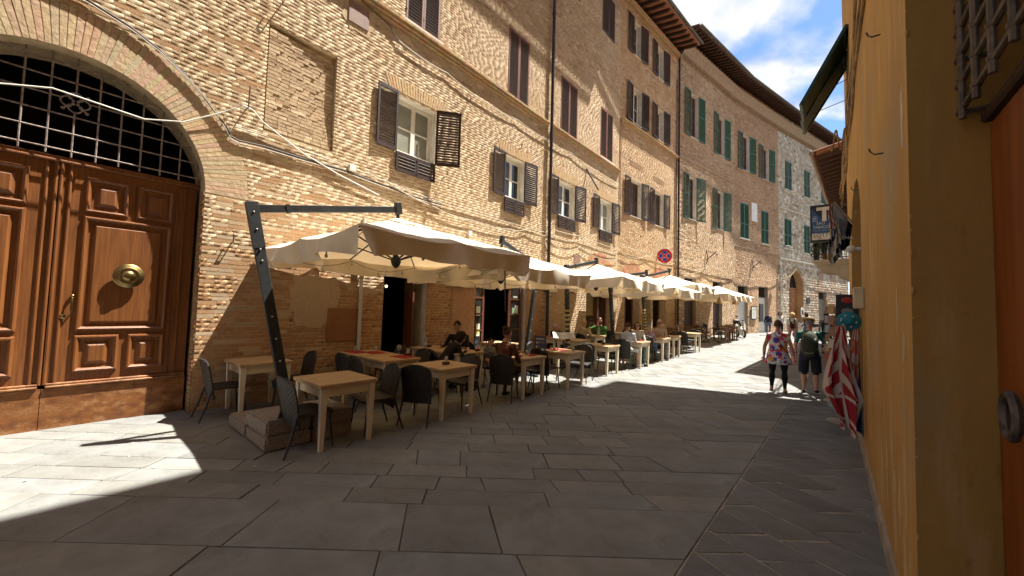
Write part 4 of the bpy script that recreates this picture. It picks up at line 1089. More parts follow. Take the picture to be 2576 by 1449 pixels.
# ---- pipes, conduits and cables on the left side (things of their own)
def thing(o, label, cat, group=None): return tag(o, label, cat, group)
def pipe(b, s, z0, z1, off, r, m, name, label, cat='drainpipe', brackets=1.6, top=None):
    t = empty(name, b.w(s, z0, off), b.rz, label, cat)
    mb = MB(); pth = [(0, 0, 0), (0, 0, z1-z0)]
    if top: pth += top
    mb.tube(pth, r, 12); smooth_angle(mb.build('pipe', m, t, fix=False))
    z = .6
    while z < z1-z0:
        c = MB(); c.lathe([(r+.001, -.02), (r+.010, -.018), (r+.010, .018), (r+.001, .02)], 12, (0, 0, z)); c.box((0, off/2+.0, z), (.02, off-r*.2, .02)); c.build('bracket', m, t, fix=False); z += brackets
    return t
pipe(A, 9.12, .05, 17.0, .10, .055, pipe_m, 'drainpipe', 'tall brown drainpipe crossing the brick palazzo from the eaves down')
pipe(B, 20.78, .35, 16.2, .11, .055, pipe_m, 'drainpipe', 'black drainpipe between the dark shuttered house and the green shuttered palace', top=[(0, -.15, 16.1), (0, -.75, 16.75)])
pipe(B, 20.62, 1.0, 14.8, .06, .022, pipe_m, 'conduit', 'thin dark conduit running beside the black drainpipe', 'conduit')
pipe(A, 2.58, .05, 2.9, .07, .036, mat('grey_pvc', (.55, .53, .47), (.45, .43, .37), 3, .4), 'conduit', 'pale plastic conduit rising left of the dark trattoria doorway', 'conduit', top=[(0, 0, 3.0), (.02, .04, 3.4)])
pipe(B, 14.70, 6.6, 10.4, .03, .016, mat('tan_conduit', (.40, .28, .16), None, 4, .6), 'conduit', 'thin tan conduit at the seam left of the paired dark shutters', 'conduit')
pipe(D, 35.46, .3, 5.6, .08, .05, mat('grey_lead_pipe', (.42, .41, .38), (.33, .32, .30), 4, .6), 'drainpipe', 'grey drainpipe at the foot of the stone palace corner')
def wcable(b, pts, r, m, label, name='cable', off=.03, sag=0.0, cat='cable'):
    mb = MB(); P = []
    for (s0, z0, *o0), (s1, z1, *o1) in zip(pts, pts[1:]):
        oa = o0[0] if o0 else off; ob = o1[0] if o1 else off; n = 8 if sag else 3
        for i in range(n):
            t = i/n; P.append(b.w(s0+(s1-s0)*t, z0+(z1-z0)*t-sag*4*t*(1-t), oa+(ob-oa)*t))
    l = pts[-1]; P.append(b.w(l[0], l[1], l[2] if len(l) > 2 else off))
    org = P[0].copy(); mb.tube([p-org for p in P], r, 6); o = mb.build(name, m, None, fix=False, loc=org); smooth_angle(o); return thing(o, label, cat)
ring = [(-2.9, 4.95), (-2.5, 5.30), (-2.0, 5.46), (-1.7, 5.50), (-1.34, 5.50), (-.91, 5.37), (-.60, 5.21), (-.32, 5.00), (-.1, 4.80), (.05, 4.62), (.20, 4.40), (.27, 4.27), (.38, 4.24), (.76, 4.27), (1.4, 4.26), (2.09, 4.27), (3.0, 4.20), (3.7, 4.14), (4.6, 4.13)]
wcable(A, ring, .008, cable_m, 'pale cable looping round the brick arch of the portal', off=.045)
wcable(A, [(s-.03*(s < .2), z+.045) for s, z in ring], .016, darkcable_m, 'dark cable looping just outside the pale cable over the portal arch', off=.035)
wcable(A, [(.24, 4.36), (.3, 4.49), (.75, 4.50), (1.4, 4.46), (2.1, 4.42), (3.2, 4.32), (4.6, 4.21), (6.8, 4.20), (9.0, 4.23)], .011, cable_m, 'pale cable running along the wall under the first dark shutters', off=.035)
wcable(A, [(-3.2, 4.22, .0), (-1.94, 4.14, .03), (-1.56, 4.26, .03), (-1.14, 4.23, .03), (-.73, 4.20, .03), (-.31, 4.32, .05), (.12, 4.63, .08), (.39, 4.85, .12), (.52, 4.84, .10), (.7, 4.70, .07), (1.34, 4.40, .05), (2.02, 4.19, .05), (2.9, 4.0, .04)], .010, mat('white_sheathed_cable', (.72, .70, .64), None, 9, .5), 'white cable slung across the barred arch and up to the wall hook')
zz_ = [(2.6, 4.45), (3.0, 4.36), (4.4, 4.06), (5.6, 3.98), (7.2, 4.02), (8.0, 4.18), (9.0, 4.12)]
wcable(A, zz_, .011, cable_m, 'drooping pale cable strung between hooks above the first parasol', off=.06, sag=.06)
wcable(A, [(3.2, 7.55), (4.6, 7.50), (6.0, 7.36), (7.4, 7.42), (9.0, 7.36), (10.5, 7.42), (12.2, 7.28), (14.5, 7.30)], .012, cable_m, 'thin cable slung below the brick string course', off=.05, sag=.05)
wcable(A, [(1.1, 7.9), (2.1, 7.95), (2.9, 7.78), (3.2, 7.55)], .012, darkcable_m, 'dark cable dropping to the mauve plate high on the palazzo', off=.04)
for k, (dz, sg, lb) in enumerate(((0, .16, 'upper pale cable festooned above the middle parasols'), (-.28, .22, 'lower pale cable festooned above the middle parasols'), (.14, .03, 'straight pale cable above the middle parasols'))):
    wcable(A, [(9.2, 4.25+dz), (11.2, 4.32+dz), (14.5, 4.25+dz)], .012, cable_m, lb, off=.07, sag=sg)
for k, (pts, sg, lb) in enumerate(((((14.7, 4.3), (17.3, 4.45), (20.4, 4.35)), .22, 'pale cable drooping across the dark shuttered house'), (((14.7, 4.6), (20.5, 4.55)), .05, 'taut pale cable across the dark shuttered house'))):
    wcable(B, list(pts), .012, cable_m, lb, off=.07, sag=sg)
for k, (pts, sg, lb) in enumerate(((((21.1, 4.45), (24.1, 4.45), (28.5, 4.4)), .30, 'pale cable drooping across the green shuttered palace'), (((21.1, 4.7), (28.5, 4.42)), .04, 'taut cable across the green shuttered palace'), (((21.2, 3.9), (24.1, 4.40)), .18, 'pale cable slanting up over the far parasols'))):
    wcable(C, list(pts), .013, cable_m, lb, off=.08, sag=sg)
wcable(E_, [(28.6, 4.42), (32.0, 4.30), (35.2, 4.6)], .013, cable_m, 'pale cable drooping across the reddish house', off=.08, sag=.2)
wcable(D, [(35.5, 4.6), (37.2, 4.85), (38.5, 5.75), (40.5, 4.9), (44.5, 4.5), (49, 4.6)], .014, cable_m, 'pale cable draped over the pointed portal', off=.08, sag=.1)
# iron hooks, lamp arm, junction box, wall camera
def hook(b, s, z, label, L=.22, up=.12):
    mb = MB(); mb.tube([(0, 0, 0), (0, -L, .0), (0, -L-.03, up), (0, -L+.02, up+.02)], .010, 6); o = mb.build('wall_hook', iron_m, None, fix=False, loc=b.w(s, z, .0)); o.rotation_euler = (0, 0, b.rz); return thing(o, label, 'hook', 'iron hooks in the facades')
hook(A, .45, 4.83, 'long iron hook holding the white cable right of the portal arch', .16, .34)
hook(A, 1.02, 7.25, 'iron hook high on the wall above the blind niche', .24, .20); hook(A, 5.35, 7.1, 'small iron hook right of the biggest opened window', .1)
hook(A, 4.62, 4.86, 'iron hook below the right shutter of the biggest opened window', .14); hook(A, 7.5, 6.55, 'curled iron hook above the second opened window', .12); hook(A, .38, 2.62, 'iron hook low on the wall right of the portal', .08)
am = MB(); am.tube([(0, 0, 0), (.12, -.45, -.85)], .03, 8); am.tube([(0, .02, 0), (0, -.03, 0)], .05, 8); o = am.build('flag_holder', iron_m, None, loc=A.w(11.7, 7.15, .02)); o.rotation_euler = (0, 0, A.rz); thing(o, 'slanting iron pole on the wall between the last two opened windows', 'pole')
jb = MB(); jb.box((0, -.03, 0), (.13, .06, .13), bevel=.01); o = jb.build('junction_box', mat('white_plastic', (.75, .73, .68), None, 9, .5), None, loc=A.w(2.28, 4.40, .02)); o.rotation_euler = (0, 0, A.rz); thing(o, 'small white junction box on the cables left of the first window', 'box')
jb = MB(); jb.box((0, -.03, 0), (.12, .06, .12), bevel=.01); o = jb.build('junction_box', MATS['white_plastic'], None, loc=A.w(5.55, 3.62, .02)); o.rotation_euler = (0, 0, A.rz); thing(o, 'small white box on the wall above the second parasol', 'box')
for (b, s, z, lb) in ((C, 24.4, 4.95, 'black wall lantern bracket on the green shuttered palace'), (E_, 31.0, 5.0, 'black wall lantern bracket on the reddish house')):
    mb = MB(); mb.tube([(0, 0, 0), (0, -.35, .25), (.2, -.5, .5)], .03, 6); mb.tube([(0, 0, .5), (.05, -.4, .45), (.3, -.5, .30)], .02, 6); mb.sphere((.28, -.5, .32), .06, 6, 5); mb.tube([(0, 0, -.25), (0, -.1, 0), (0, 0, .6)], .025, 6)
    o = mb.build('wall_bracket', iron_m, None, loc=b.w(s, z, .01)); o.rotation_euler = (0, 0, b.rz); thing(o, lb, 'bracket')
fl = MB(); fl.tube([(0, .02, 0), (.0, -.5, .05)], .03, 6); fl.box((.18, -.55, .02), (.55, .30, .14), rot=Matrix.Rotation(R(12), 3, 'Y'), bevel=.03); o = fl.build('floodlight', mat('grey_lamp_housing', (.5, .5, .48), (.3, .3, .3), 9, .4), None, loc=D.w(35.6, 6.95, .01)); o.rotation_euler = (0, 0, D.rz); thing(o, 'grey floodlight on the corner of the stone palace', 'lamp')
mp_ = MB(); mp_.box((0, -.02, 0), (.85, .04, 1.35)); o = mp_.build('marble_tablet', mat('pale_marble', (.74, .72, .68), (.62, .60, .56), 4, .5), None, loc=E_.w(31.35, 9.1, .0)); o.rotation_euler = (0, 0, E_.rz); thing(o, 'white marble tablet between two closed green shutters', 'tablet')

# ---------------------------------------------------------------- right side of the street
RH = 39.7; RO = Vector((2.02, 1.94, 0)); RD = Vector((math.sin(R(RH)), math.cos(R(RH)), 0)); RN = Vector((-RD.y, RD.x, 0)); RRZ = R(90-RH)
def rw(x, y, z): return RO+RD*x+RN*y+Vector((0, 0, z))
def right_house():
    t = empty('ochre_house', RO, RRZ, 'tall ochre plastered house close on the right with a recessed doorway', 'building')
    H = 18.3
    def zlow(x): return -.1 if x < 8.15 else 2.4+(x-8.15)*2.84  # leaning far end is invented, shaped to let a wedge of sun onto the paving
    holes = [rect(-1.75, 0.0, -.2, 4.3), dict(k='arch', c=5.45, hw=1.45, spring=2.9, crown=3.85, z0=-.2)]
    xs = {-22, -1.75, 0, 8.15, 13.75}
    xs |= {4.0+2.9*i/24 for i in range(25)}; xs |= {8.15+i*.4 for i in range(15)}
    xs = sorted(x for x in xs if x <= 13.75); mb = MB()
    for a, c in zip(xs, xs[1:]):
        cuts = sorted(k for k in (hole_cut(h, a+1e-4, c-1e-4) for h in holes) if k)
        za, zc = zlow(a), zlow(c); z = None
        for (q0, q1) in cuts: za = zc = q1
        mb.quad((a, 0, za), (a, 0, H), (c, 0, H), (c, 0, zc))
        if a >= 8.15-1e-6: mb.quad((a, 0, zlow(a)), (c, 0, zlow(c)), (c, -8, zlow(c)), (a, -8, zlow(a)))
    mb.quad((8.15, 0, -.1), (8.15, 0, 2.4), (8.15, -8, 2.4), (8.15, -8, -.1)); mb.quad((-22, 0, H), (-22, -8, H), (13.75, -8, H), (13.75, 0, H)); mb.quad((-22, -8, -.1), (8.15, -8, -.1), (8.15, -8, H), (-22, -8, H)); mb.quad((-22, 0, -.1), (-22, 0, H), (-22, -8, H), (-22, -8, -.1))
    mb.build('wall', ochre_m, t, fix=False)
    # doorway reveal, dark lobby, door
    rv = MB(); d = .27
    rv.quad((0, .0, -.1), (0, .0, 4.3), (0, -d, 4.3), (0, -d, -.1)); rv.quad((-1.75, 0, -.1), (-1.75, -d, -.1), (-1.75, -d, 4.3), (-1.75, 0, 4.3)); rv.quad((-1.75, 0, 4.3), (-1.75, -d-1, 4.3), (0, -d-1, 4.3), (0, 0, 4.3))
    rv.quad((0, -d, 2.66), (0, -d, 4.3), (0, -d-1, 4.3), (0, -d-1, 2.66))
    rv.build('doorway_reveal', shaded_ochre_m, t, fix=False)
    dr = bpy.data.objects.new('street_door', None); COL.objects.link(dr); dr.parent = t
    w = MB(); w.box((-.875, -d-.03, 1.33), (1.74, .06, 2.62)); w.build('door_leaf', orange_wood_m, dr, fix=False)
    lt = MB(); lt.box((-.875, -d-.02, 2.675), (1.745, .10, .05), bevel=.01); lt.build('door_head', rafter_m, dr, fix=False)
    kn = MB(); kn.lathe([(.035, 0), (.05, .01), (.03, .03)], 12, (-.345, -d+.0, 1.45), 'y', )
    kn.tube([(-.345+.075*math.cos(a), -d+.045, 1.345+.085*math.sin(a)) for a in np.linspace(math.pi*.5, math.pi*2.5, 18)], .017, 8)
    kn.lathe([(.0, .0), (.05, .005), (.055, .03), (.03, .045), (0, .05)], 14, (-.345, -d+.0, 1.25), 'y')
    smooth_angle(kn.build('ring_knocker', iron_m, dr, fix=False))
    vb = MB(); vb.box((-.875, -d-.98, 3.4), (1.75, .03, 1.8)); vb.build('dark_lobby', dark_m, dr, fix=False)
    # cage grille over the door
    gr = bpy.data.objects.new('door_grille', None); COL.objects.link(gr); gr.parent = t
    gi = mat('forged_grille_iron', (.16, .125, .10), (.09, .07, .055), 20, .7, .3, 60, metal=.2)
    yy = -.17
    for i in range(8):
        x = -.10-i*.22; g = MB(); g.tube([(x, yy, 2.66), (x, yy, 4.28)], .014, 7)
        g.build('grille_bar', gi, gr, fix=False)
    for k in range(10):
        z = 2.72+k*.13; g = MB(); g.tube([(-.005, yy-.004, z), (-1.74, yy-.004, z)], .013, 7)
        for i in range(8): g.sphere((-.10-i*.22, yy, z), .021, 6, 5)
        if k % 2 == 0: g.tube([(-.02, yy, z), (-.02, -d-.02, z)], .012, 6)
        g.build('grille_rail', gi, gr, fix=False)
    # arched shop opening: dark reveal and back
    ar = MB(); h = holes[1]; pts = [(6.9, -.1)]+[(5.45+1.45*math.cos(math.pi*i/24), 2.9+.95*math.sin(math.pi*i/24)) for i in range(25)]+[(4.0, -.1)]
    for (a, za), (c, zc) in zip(pts, pts[1:]): ar.quad((a, 0, za), (c, 0, zc), (c, -.6, zc), (a, -.6, za))
    ar.build('arch_reveal', ochre_m, t, fix=False)
    bk = MB(); bk.box((5.45, -.62, 1.9), (3.2, .03, 4.2)); bk.build('shop_interior', dark_m, t, fix=False)
    # eave
    ev = MB(); ev.box((-4.7, .37, H+.09), (34.6, .86, .16)); ev.build('roof_eave', tile_m, t, fix=False)
    # worn plaster scars showing the coat underneath
    sc = mat('bare_undercoat', (.56, .42, .22), (.50, .35, .16), 9, .95); rr_ = random.Random(4)
    for (x, z, w_, hh) in ((.30, 1.55, .05, .12), (.55, 1.75, .06, .16), (.36, .75, .045, .30), (.62, .60, .04, .24), (.85, .42, .06, .28), (1.3, .6, .05, .3), (.22, .36, .03, .2), (1.0, .9, .04, .16), (.7, 2.6, .03, .10), (.18, 2.9, .05, .16), (.42, .28, .05, .26), (1.7, .42, .08, .3)):
        pts = []
        for i in range(18):
            a = 2*math.pi*i/18; kk = rr_.uniform(.5, 1.1); pts.append((x+w_*kk*math.cos(a), z+hh*kk*math.sin(a)))
        q = MB(); q.prism(pts, (0, .004, 0), o=(0, -.002, 0)); q.build('plaster_scar', sc, t)
    wp = mat('white_scar', (.70, .68, .62), None, 9, .9); q = MB(); q.prism([(.16, 2.83), (.19, 2.98), (.205, 2.80), (.18, 2.66)], (0, .005, 0), o=(0, -.001, 0)); q.build('white_chip', wp, t)
    ch = MB(); rc = random.Random(9)
    for i in range(16):
        z = rc.uniform(.1, 3.6); s_ = rc.uniform(.003, .009); ch.sphere((rc.uniform(-.004, .006), -rc.uniform(.0, .006), z), (s_, s_, s_*rc.uniform(1, 3.2)), 6, 5)
    tag(ch.build('chipped_corner', ochre_m, t, fix=False), kind='stuff')
    # base strip of dirty rendering
    bs = MB(); n = 40; vs = []
    for i in range(n+1):
        x = 8.0*i/n; hh = .10+.05*mnoise.noise((x*2.1, 0, 1))+.05*mnoise.noise((x*7, 3, 1)); o = .02+.012*mnoise.noise((x*9, 1, 0)); vs += [(x, o+.02, -.05), (x, o, hh*.7), (x, -.002, hh)]
    bs.add(vs, [(i*3+k, (i+1)*3+k, (i+1)*3+k+1, i*3+k+1) for i in range(n) for k in range(2)]); bs.build('rough_footing', mortar2_m, t, fix=False)
    return t
right_house()
# cable bundle along the ochre wall and its hooks
for k in range(4):
    mb = MB(); P = [Vector((x, .03+.012*k+.01*math.sin(x*2+k), 5.05+.10*k+.05*math.sin(x*1.3+k*1.7)+.02*math.sin(x*5+k))) for x in np.linspace(0.6, 12.4, 60)]
    mb.tube(P, .012 if k else .018, 6); o = mb.build('cable', mat('ochre_painted_cable', (.36, .22, .08), (.12, .08, .05), 3, .7), None, loc=RO); o.rotation_euler = (0, 0, RRZ)
    thing(o, ('thickest lowest cable of the bundle high on the ochre wall', 'second cable from the bottom of the bundle on the ochre wall', 'third cable from the bottom of the bundle on the ochre wall', 'topmost cable of the bundle on the ochre wall')[k], 'cable', 'cables on the ochre wall')
cl = MB()
cl.tube([Vector((6.3+.14*math.cos(a)*(1-.02*a), .05+.02*a, 4.95+.18*math.sin(a))) for a in np.linspace(0, 12, 40)], .014, 6); o = cl.build('cable_coil', MATS['ochre_painted_cable'], None, loc=RO); o.rotation_euler = (0, 0, RRZ); thing(o, 'coil of spare cable hanging in the bundle on the ochre wall', 'cable')
for (x, z, lb) in ((1.2, 3.9, 'small iron hook on the ochre wall above the scars'), (1.15, 2.95, 'lower small iron hook on the bare ochre wall'), (4.4, 3.5, 'iron hook beside the arched shop opening')):
    mb = MB(); mb.tube([(0, 0, 0), (0, .05, 0), (.02, .07, .03), (.0, .08, .05)], .006, 6); o = mb.build('wall_hook', iron_m, None, loc=rw(x, 0, z)); o.rotation_euler = (0, 0, RRZ); thing(o, lb, 'hook')

# green flap shutters propped open over the street
for i, (x, z, L, a) in enumerate(((6.75, 7.35, 1.55, 62), (7.6, 7.3, 1.5, 60))):
    t = empty('flap_shutter', rw(x, .02, z), RRZ, ('nearer green slatted flap shutter propped open high on the ochre house', 'farther green slatted flap shutter propped open high on the ochre house')[i], 'shutter', 'flap shutters on the ochre house')
    Mx = Matrix.Rotation(R(-(90-a)), 4, 'X')   # hangs out and down
    w = .85; fm = MB()
    dirv = Vector((0, math.sin(R(90-a)) if False else math.cos(R(a)), -math.sin(R(a))))
    up = Vector((0, math.sin(R(a)), math.cos(R(a))))
    def fb(mb, x0, x1, l0, l1, th): 
        c = dirv*((l0+l1)/2)+Vector(((x0+x1)/2, 0, 0)); rot = Matrix((Vector((1, 0, 0)), dirv, up)).transposed(); mb.box(c, (x1-x0, l1-l0, th), rot=rot)
    fb(fm, 0, .07, 0, L, .06); fb(fm, w-.07, w, 0, L, .06); fb(fm, .07, w-.07, 0, .09, .058); fb(fm, .07, w-.07, L-.09, L, .058); fm.build('shutter_frame', darkgreen_m, t, fix=True)
    for k in range(16):
        s_ = MB(); l0 = .10+k*(L-.2)/16; fb(s_, .07, w-.07, l0, l0+.085, .02); s_.build('slat', darkgreen_m, t)
    st = MB(); st.tube([dirv*L*.8+Vector((.4, 0, 0)), Vector((.4, 0, -.9))], .008, 5); st.build('stay_rod', iron_m, t)

# lower neighbour with balcony
def neighbour():
    t = empty('neighbour_house', rw(8.3, 0, 0), RRZ-R(3), 'lower house beyond the ochre one with a balcony and tiled eaves', 'building')
    X0 = 8.3; Z = 7.1
    def zt(x): return min(Z, 2.2+(x-8.3)*1.065)  # sloping near end is made up to shape this house's shadow on the street
    xs = [8.3, 9.5, 10.7, 11.8, 12.9, 27]; mb = MB()
    for a, c in zip(xs, xs[1:]):
        mb.quad((a-X0, 0, -.1), (c-X0, 0, -.1), (c-X0, 0, zt(c)), (a-X0, 0, zt(a))); mb.quad((a-X0, 0, zt(a)), (c-X0, 0, zt(c)), (c-X0, -7, zt(c)), (a-X0, -7, zt(a)))
    mb.quad((0, 0, -.1), (0, 0, 2.2), (0, -7, 2.2), (0, -7, -.1)); mb.quad((27-X0, 0, -.1), (27-X0, -7, -.1), (27-X0, -7, Z), (27-X0, 0, Z))
    mb.build('wall', ochre_m, t, fix=False)
    rf = bpy.data.objects.new('roof', None); COL.objects.link(rf); rf.parent = t
    x0, x1 = 12.75-X0, 27.2-X0; over = .86
    dk = MB()
    def zz(y): return Z+.02-.20*y
    dk.add([(x0, over, zz(over)), (x1, over, zz(over)), (x1, -6, zz(-6)), (x0, -6, zz(-6)), (x0, over, zz(over)+.06), (x1, over, zz(over)+.06), (x1, -6, zz(-6)+.06), (x0, -6, zz(-6)+.06)], [(0, 3, 2, 1), (4, 5, 6, 7), (0, 1, 5, 4), (1, 2, 6, 5), (2, 3, 7, 6), (3, 0, 4, 7)]); dk.build('roof_deck', soffit_m, rf)
    mesh = None
    for i in range(30):
        x = x0+.2+i*(x1-x0-.4)/29
        if mesh is None:
            r = MB(); r.box((0, over/2-.05, -.10-.20*(over/2-.05)), (.09, over+.1, .13), rot=Matrix.Rotation(math.atan(-.2), 3, 'X')); o = r.build('rafter', rafter_m, rf); mesh = o.data
        else: o = bpy.data.objects.new('rafter', mesh); COL.objects.link(o); o.parent = rf
        o.location = (x, 0, Z+.02)
    tl = MB()
    for i in range(int((x1-x0)/.2)):
        x = x0+.1+i*.2; a = [(.09*math.cos(q), .07*math.sin(q)) for q in np.linspace(0, math.pi, 6)]
        p0 = [(x+u, over+.07, zz(over)+.06+v) for u, v in a]; p1 = [(x+u, -3, zz(-3)+.06+v) for u, v in a]
        tl.add(p0+p1, [(j, j+1, 7+j, 6+j) for j in range(5)]+[tuple(range(6))])
    tag(tl.build('roof_tiles', tile_m, rf, fix=False), kind='stuff')
    g = MB(); g.tube([(x0, over+.13, zz(over)+.02), (x1, over+.13, zz(over)+.02)], .07, 10); g.build('gutter', mat('taupe_gutter', (.26, .19, .14), (.2, .15, .11), 5, .6), rf)
    # balcony
    bx0, bx1, out, bz = 15.2-X0, 17.6-X0, 1.20, 3.72
    sl = MB(); sl.box(((bx0+bx1)/2, out/2, bz), (bx1-bx0, out, .10), bevel=.02); sl.box(((bx0+bx1)/2, out/2-.02, bz-.08), (bx1-bx0-.08, out-.06, .08), bevel=.02)
    lime = mat('balcony_limestone', (.50, .43, .33), (.42, .36, .27), 4, .9)
    for xx in (bx0+.3, bx1-.3): sl.prism([(0, -.12), (out-.1, -.12), (out-.12, -.24), (out*.72, -.34), (out*.5, -.36), (out*.36, -.52), (.12, -.70), (0, -.72)], (.22, 0, 0), o=(xx-.11, 0, bz), ax=(0, 1, 0), ay=(0, 0, 1))
    sl.build('balcony_slab', lime, t)
    rl = MB(); rz0, rz1 = bz+.05, bz+.98
    for (p, q) in (((bx0+.05, .0), (bx0+.05, out-.05)), ((bx0+.05, out-.05), (bx1-.05, out-.05)), ((bx1-.05, out-.05), (bx1-.05, 0))):
        p, q = Vector((*p, 0)), Vector((*q, 0)); L = (q-p).length; n = int(L/.11)
        for z in (rz0+.08, rz1): rl.tube([p+Vector((0, 0, z)), q+Vector((0, 0, z))], .016, 6)
        for i in range(n+1): v = p+(q-p)*i/n; rl.tube([v+Vector((0, 0, rz0)), v+Vector((0, 0, rz1))], .009, 5)
    for y_ in (.25, .55): rl.tube([(bx0+.05, y_+.13*math.cos(a), rz0+.45+.16*math.sin(a)) for a in np.linspace(0, 2*math.pi, 16)], .010, 5)
    rl.build('balcony_railing', iron_m, t, fix=False)
    dd = MB(); dd.box(((bx0+bx1)/2, .0, bz+1.1), (1.1, .05, 2.2)); dd.build('balcony_door', darkshut_m, t)
    sh = MB(); sh.box((bx0+.35, .10, bz+1.15), (.06, .05, 2.2)); sh.box((bx0+.05, .42, bz+1.95), (.5, .03, .9)); 
    return t
neighbour()
bp = empty('balcony_plant', rw(15.5, .42, 3.77), RRZ, 'dark leafy plant growing in a pot on the balcony', 'plant')
pm_ = MB(); pm_.lathe([(.10, 0), (.14, .22), (.15, .24), (.13, .24), (.12, .2)], 12); pm_.build('pot', tile_m, bp)
lfm = mat('dark_leaf', (.035, .060, .022), (.02, .035, .014), 9, .6); lf = MB()
for i in range(1100):
    a = random.uniform(0, 6.28); r_ = random.uniform(0, .52); c = Vector((r_*math.cos(a)*.55, r_*math.sin(a), random.uniform(.2, 1.15))); d_ = Vector((random.uniform(-1, 1), random.uniform(-1, 1), random.uniform(-.6, 1))).normalized(); e_ = d_.orthogonal().normalized()
    lf.add([c-e_*.026, c+d_*.06, c+e_*.026, c+d_*.12+Vector((0, 0, -.01))], [(0, 1, 2), (0, 2, 3)])
lf.build('leaves', lfm, bp, fix=False)

# text helper
def text_mesh(txt, size, name, m, parent, loc, rot, ext=.002, sx=1.0, align='LEFT'):
    cu = bpy.data.curves.new(name, 'FONT'); cu.body = txt; cu.size = size; cu.extrude = ext; cu.align_x = align; cu.resolution_u = 3
    ob = bpy.data.objects.new(name, cu); COL.objects.link(ob); bpy.context.view_layer.update()
    me = bpy.data.meshes.new_from_object(ob.evaluated_get(bpy.context.evaluated_depsgraph_get())); bpy.data.objects.remove(ob)
    me.materials.clear(); me.materials.append(m)
    o = bpy.data.objects.new(name, me); COL.objects.link(o); o.parent = parent; o.location = loc; o.rotation_euler = rot; o.scale = (sx, 1, 1); return o
# tobacconist sign: board across the wall, facing down the street
ts = empty('tobacconist_sign', rw(12.0, .07, 3.94), RRZ, 'blue and white hanging tobacconist sign with large white T', 'sign')
navy = mat('sign_navy', (.010, .014, .030), None, 4, .4); blue = mat('sign_blue', (.020, .085, .22), None, 4, .4); wht = mat('sign_white', (.66, .65, .60), None, 4, .5); frm = mat('sign_frame_black', (.015, .015, .016), None, 5, .5)
Ws, Hs = .84, 1.12
q = MB(); q.box((0, Ws/2, Hs/2), (.14, Ws, Hs), bevel=.01); q.build('sign_case', frm, ts)
q = MB(); q.box((-.072, Ws/2, Hs/2+.02), (.006, Ws-.10, Hs-.14)); q.build('navy_field', navy, ts)
q = MB(); q.box((-.075, Ws/2, .46), (.006, Ws-.10, .44)); q.prism([(Ws-.05, .68), (Ws-.05, 1.0), (Ws-.35, .68)], (.006, 0, 0), o=(-.078, 0, 0), ax=(0, 1, 0), ay=(0, 0, 1)); q.build('blue_field', blue, ts)
q = MB(); q.box((-.0765, Ws/2, .155), (.006, Ws-.10, .20)); q.build('white_strip', wht, ts)
q = MB(); q.box((-.082, .44, .99), (.008, .44, .10)); q.box((-.0815, .44, .775), (.008, .12, .33)); q.build('letter_t', wht, ts)
# text runs towards -y (right in the photograph)
TR = (math.pi/2, 0, -math.pi/2)
text_mesh('SALI', .125, 'lettering', wht, ts, (-.080, .66, .515), TR); text_mesh('TABACCHI', .115, 'lettering', wht, ts, (-.080, .76, .40), TR, sx=.98); text_mesh('VALORI BOLLATI', .068, 'lettering', mat('sign_pale_blue', (.25, .33, .45), None, 4, .5), ts, (-.080, .76, .315), TR)
text_mesh('LOTTO', .17, 'lettering', navy, ts, (-.081, .75, .135), TR); text_mesh('RIC.', .075, 'lettering', mat('sign_red', (.18, .03, .03), None, 4, .5), ts, (-.081, .62, .07), TR)
q = MB(); q.tube([(-.080, .70+.065*math.cos(a), .70+.075*math.sin(a)) for a in np.linspace(0, 2*math.pi, 18)], .010, 5); q.sphere((-.08, .70, .70), (.006, .04, .04), 8, 6); q.box((-.08, .70, .625), (.006, .15, .02)); q.box((-.08, .20, .73), (.006, .11, .03)); q.box((-.08, .20, .67), (.006, .07, .05)); q.build('emblem', MATS['sign_pale_blue'], ts)
q = MB(); q.tube([(0, -.2, 1.05), (0, .1, 1.05)], .02, 6); q.tube([(0, -.2, .1), (0, .1, .1)], .02, 6); q.tube([(0, .72, -.02), (0, .80, -.10), (0, .68, -.18)], .014, 6); q.build('sign_bracket', iron_m, ts); ts.scale = (1, .84, 1)

# souvenir flags on a short pole
def flags():
    t = empty('flag_pole', rw(5.85, .0, 3.28), RRZ, 'short wooden pole with souvenir flags slanting out over the arched shop', 'flag pole')
    p = MB(); p.tube([(0, 0, 0), (-.25, .25, .36)], .012, 8); p.build('pole', mat('pale_pole_wood', (.5, .42, .30), None, 9, .6), t)
    return t
flags()
def cloth_grid(fn, n, m_, name, mats, parent=None, mfn=None, thick=.0, loc=None):
    mb = MB(); vs = [fn(i/n, j/m_) for j in range(m_+1) for i in range(n+1)]
    fs = [(j*(n+1)+i, j*(n+1)+i+1, (j+1)*(n+1)+i+1, (j+1)*(n+1)+i) for j in range(m_) for i in range(n)]
    mb.add(vs, fs)
    if mfn: mb.m = [mfn((i+.5)/n, (j+.5)/m_) for j in range(m_) for i in range(n)]
    o = mb.build(name, mats, parent, smooth=True, fix=False, loc=loc)
    if thick:
        md = o.modifiers.new('thick', 'SOLIDIFY'); md.thickness = thick
    return o
fblk = mat('flag_black', (.012, .012, .014), None, 9, .8); fwht = mat('flag_white', (.60, .58, .55), None, 9, .8); fred = mat('flag_red', (.36, .04, .035), None, 9, .8); fyel = mat('flag_yellow', (.45, .32, .07), None, 9, .8); fgry = mat('flag_grey', (.22, .22, .22), (.12, .12, .12), 60, .8); fblu = mat('flag_blue', (.03, .07, .17), None, 9, .8)
def bw(u, v):
    # pole runs wall -> tip (u 0..1); cloth hangs down from it with folds
    x = -.25*u; y = .25*u; z = .36*u
    d = v*(.45+.55*u)
    return (x+.05*math.sin(u*9+v*2)*v-.05*v, y*(1-.28*v)+.02*math.sin(u*11)*v+.04*v, z-d*.86)
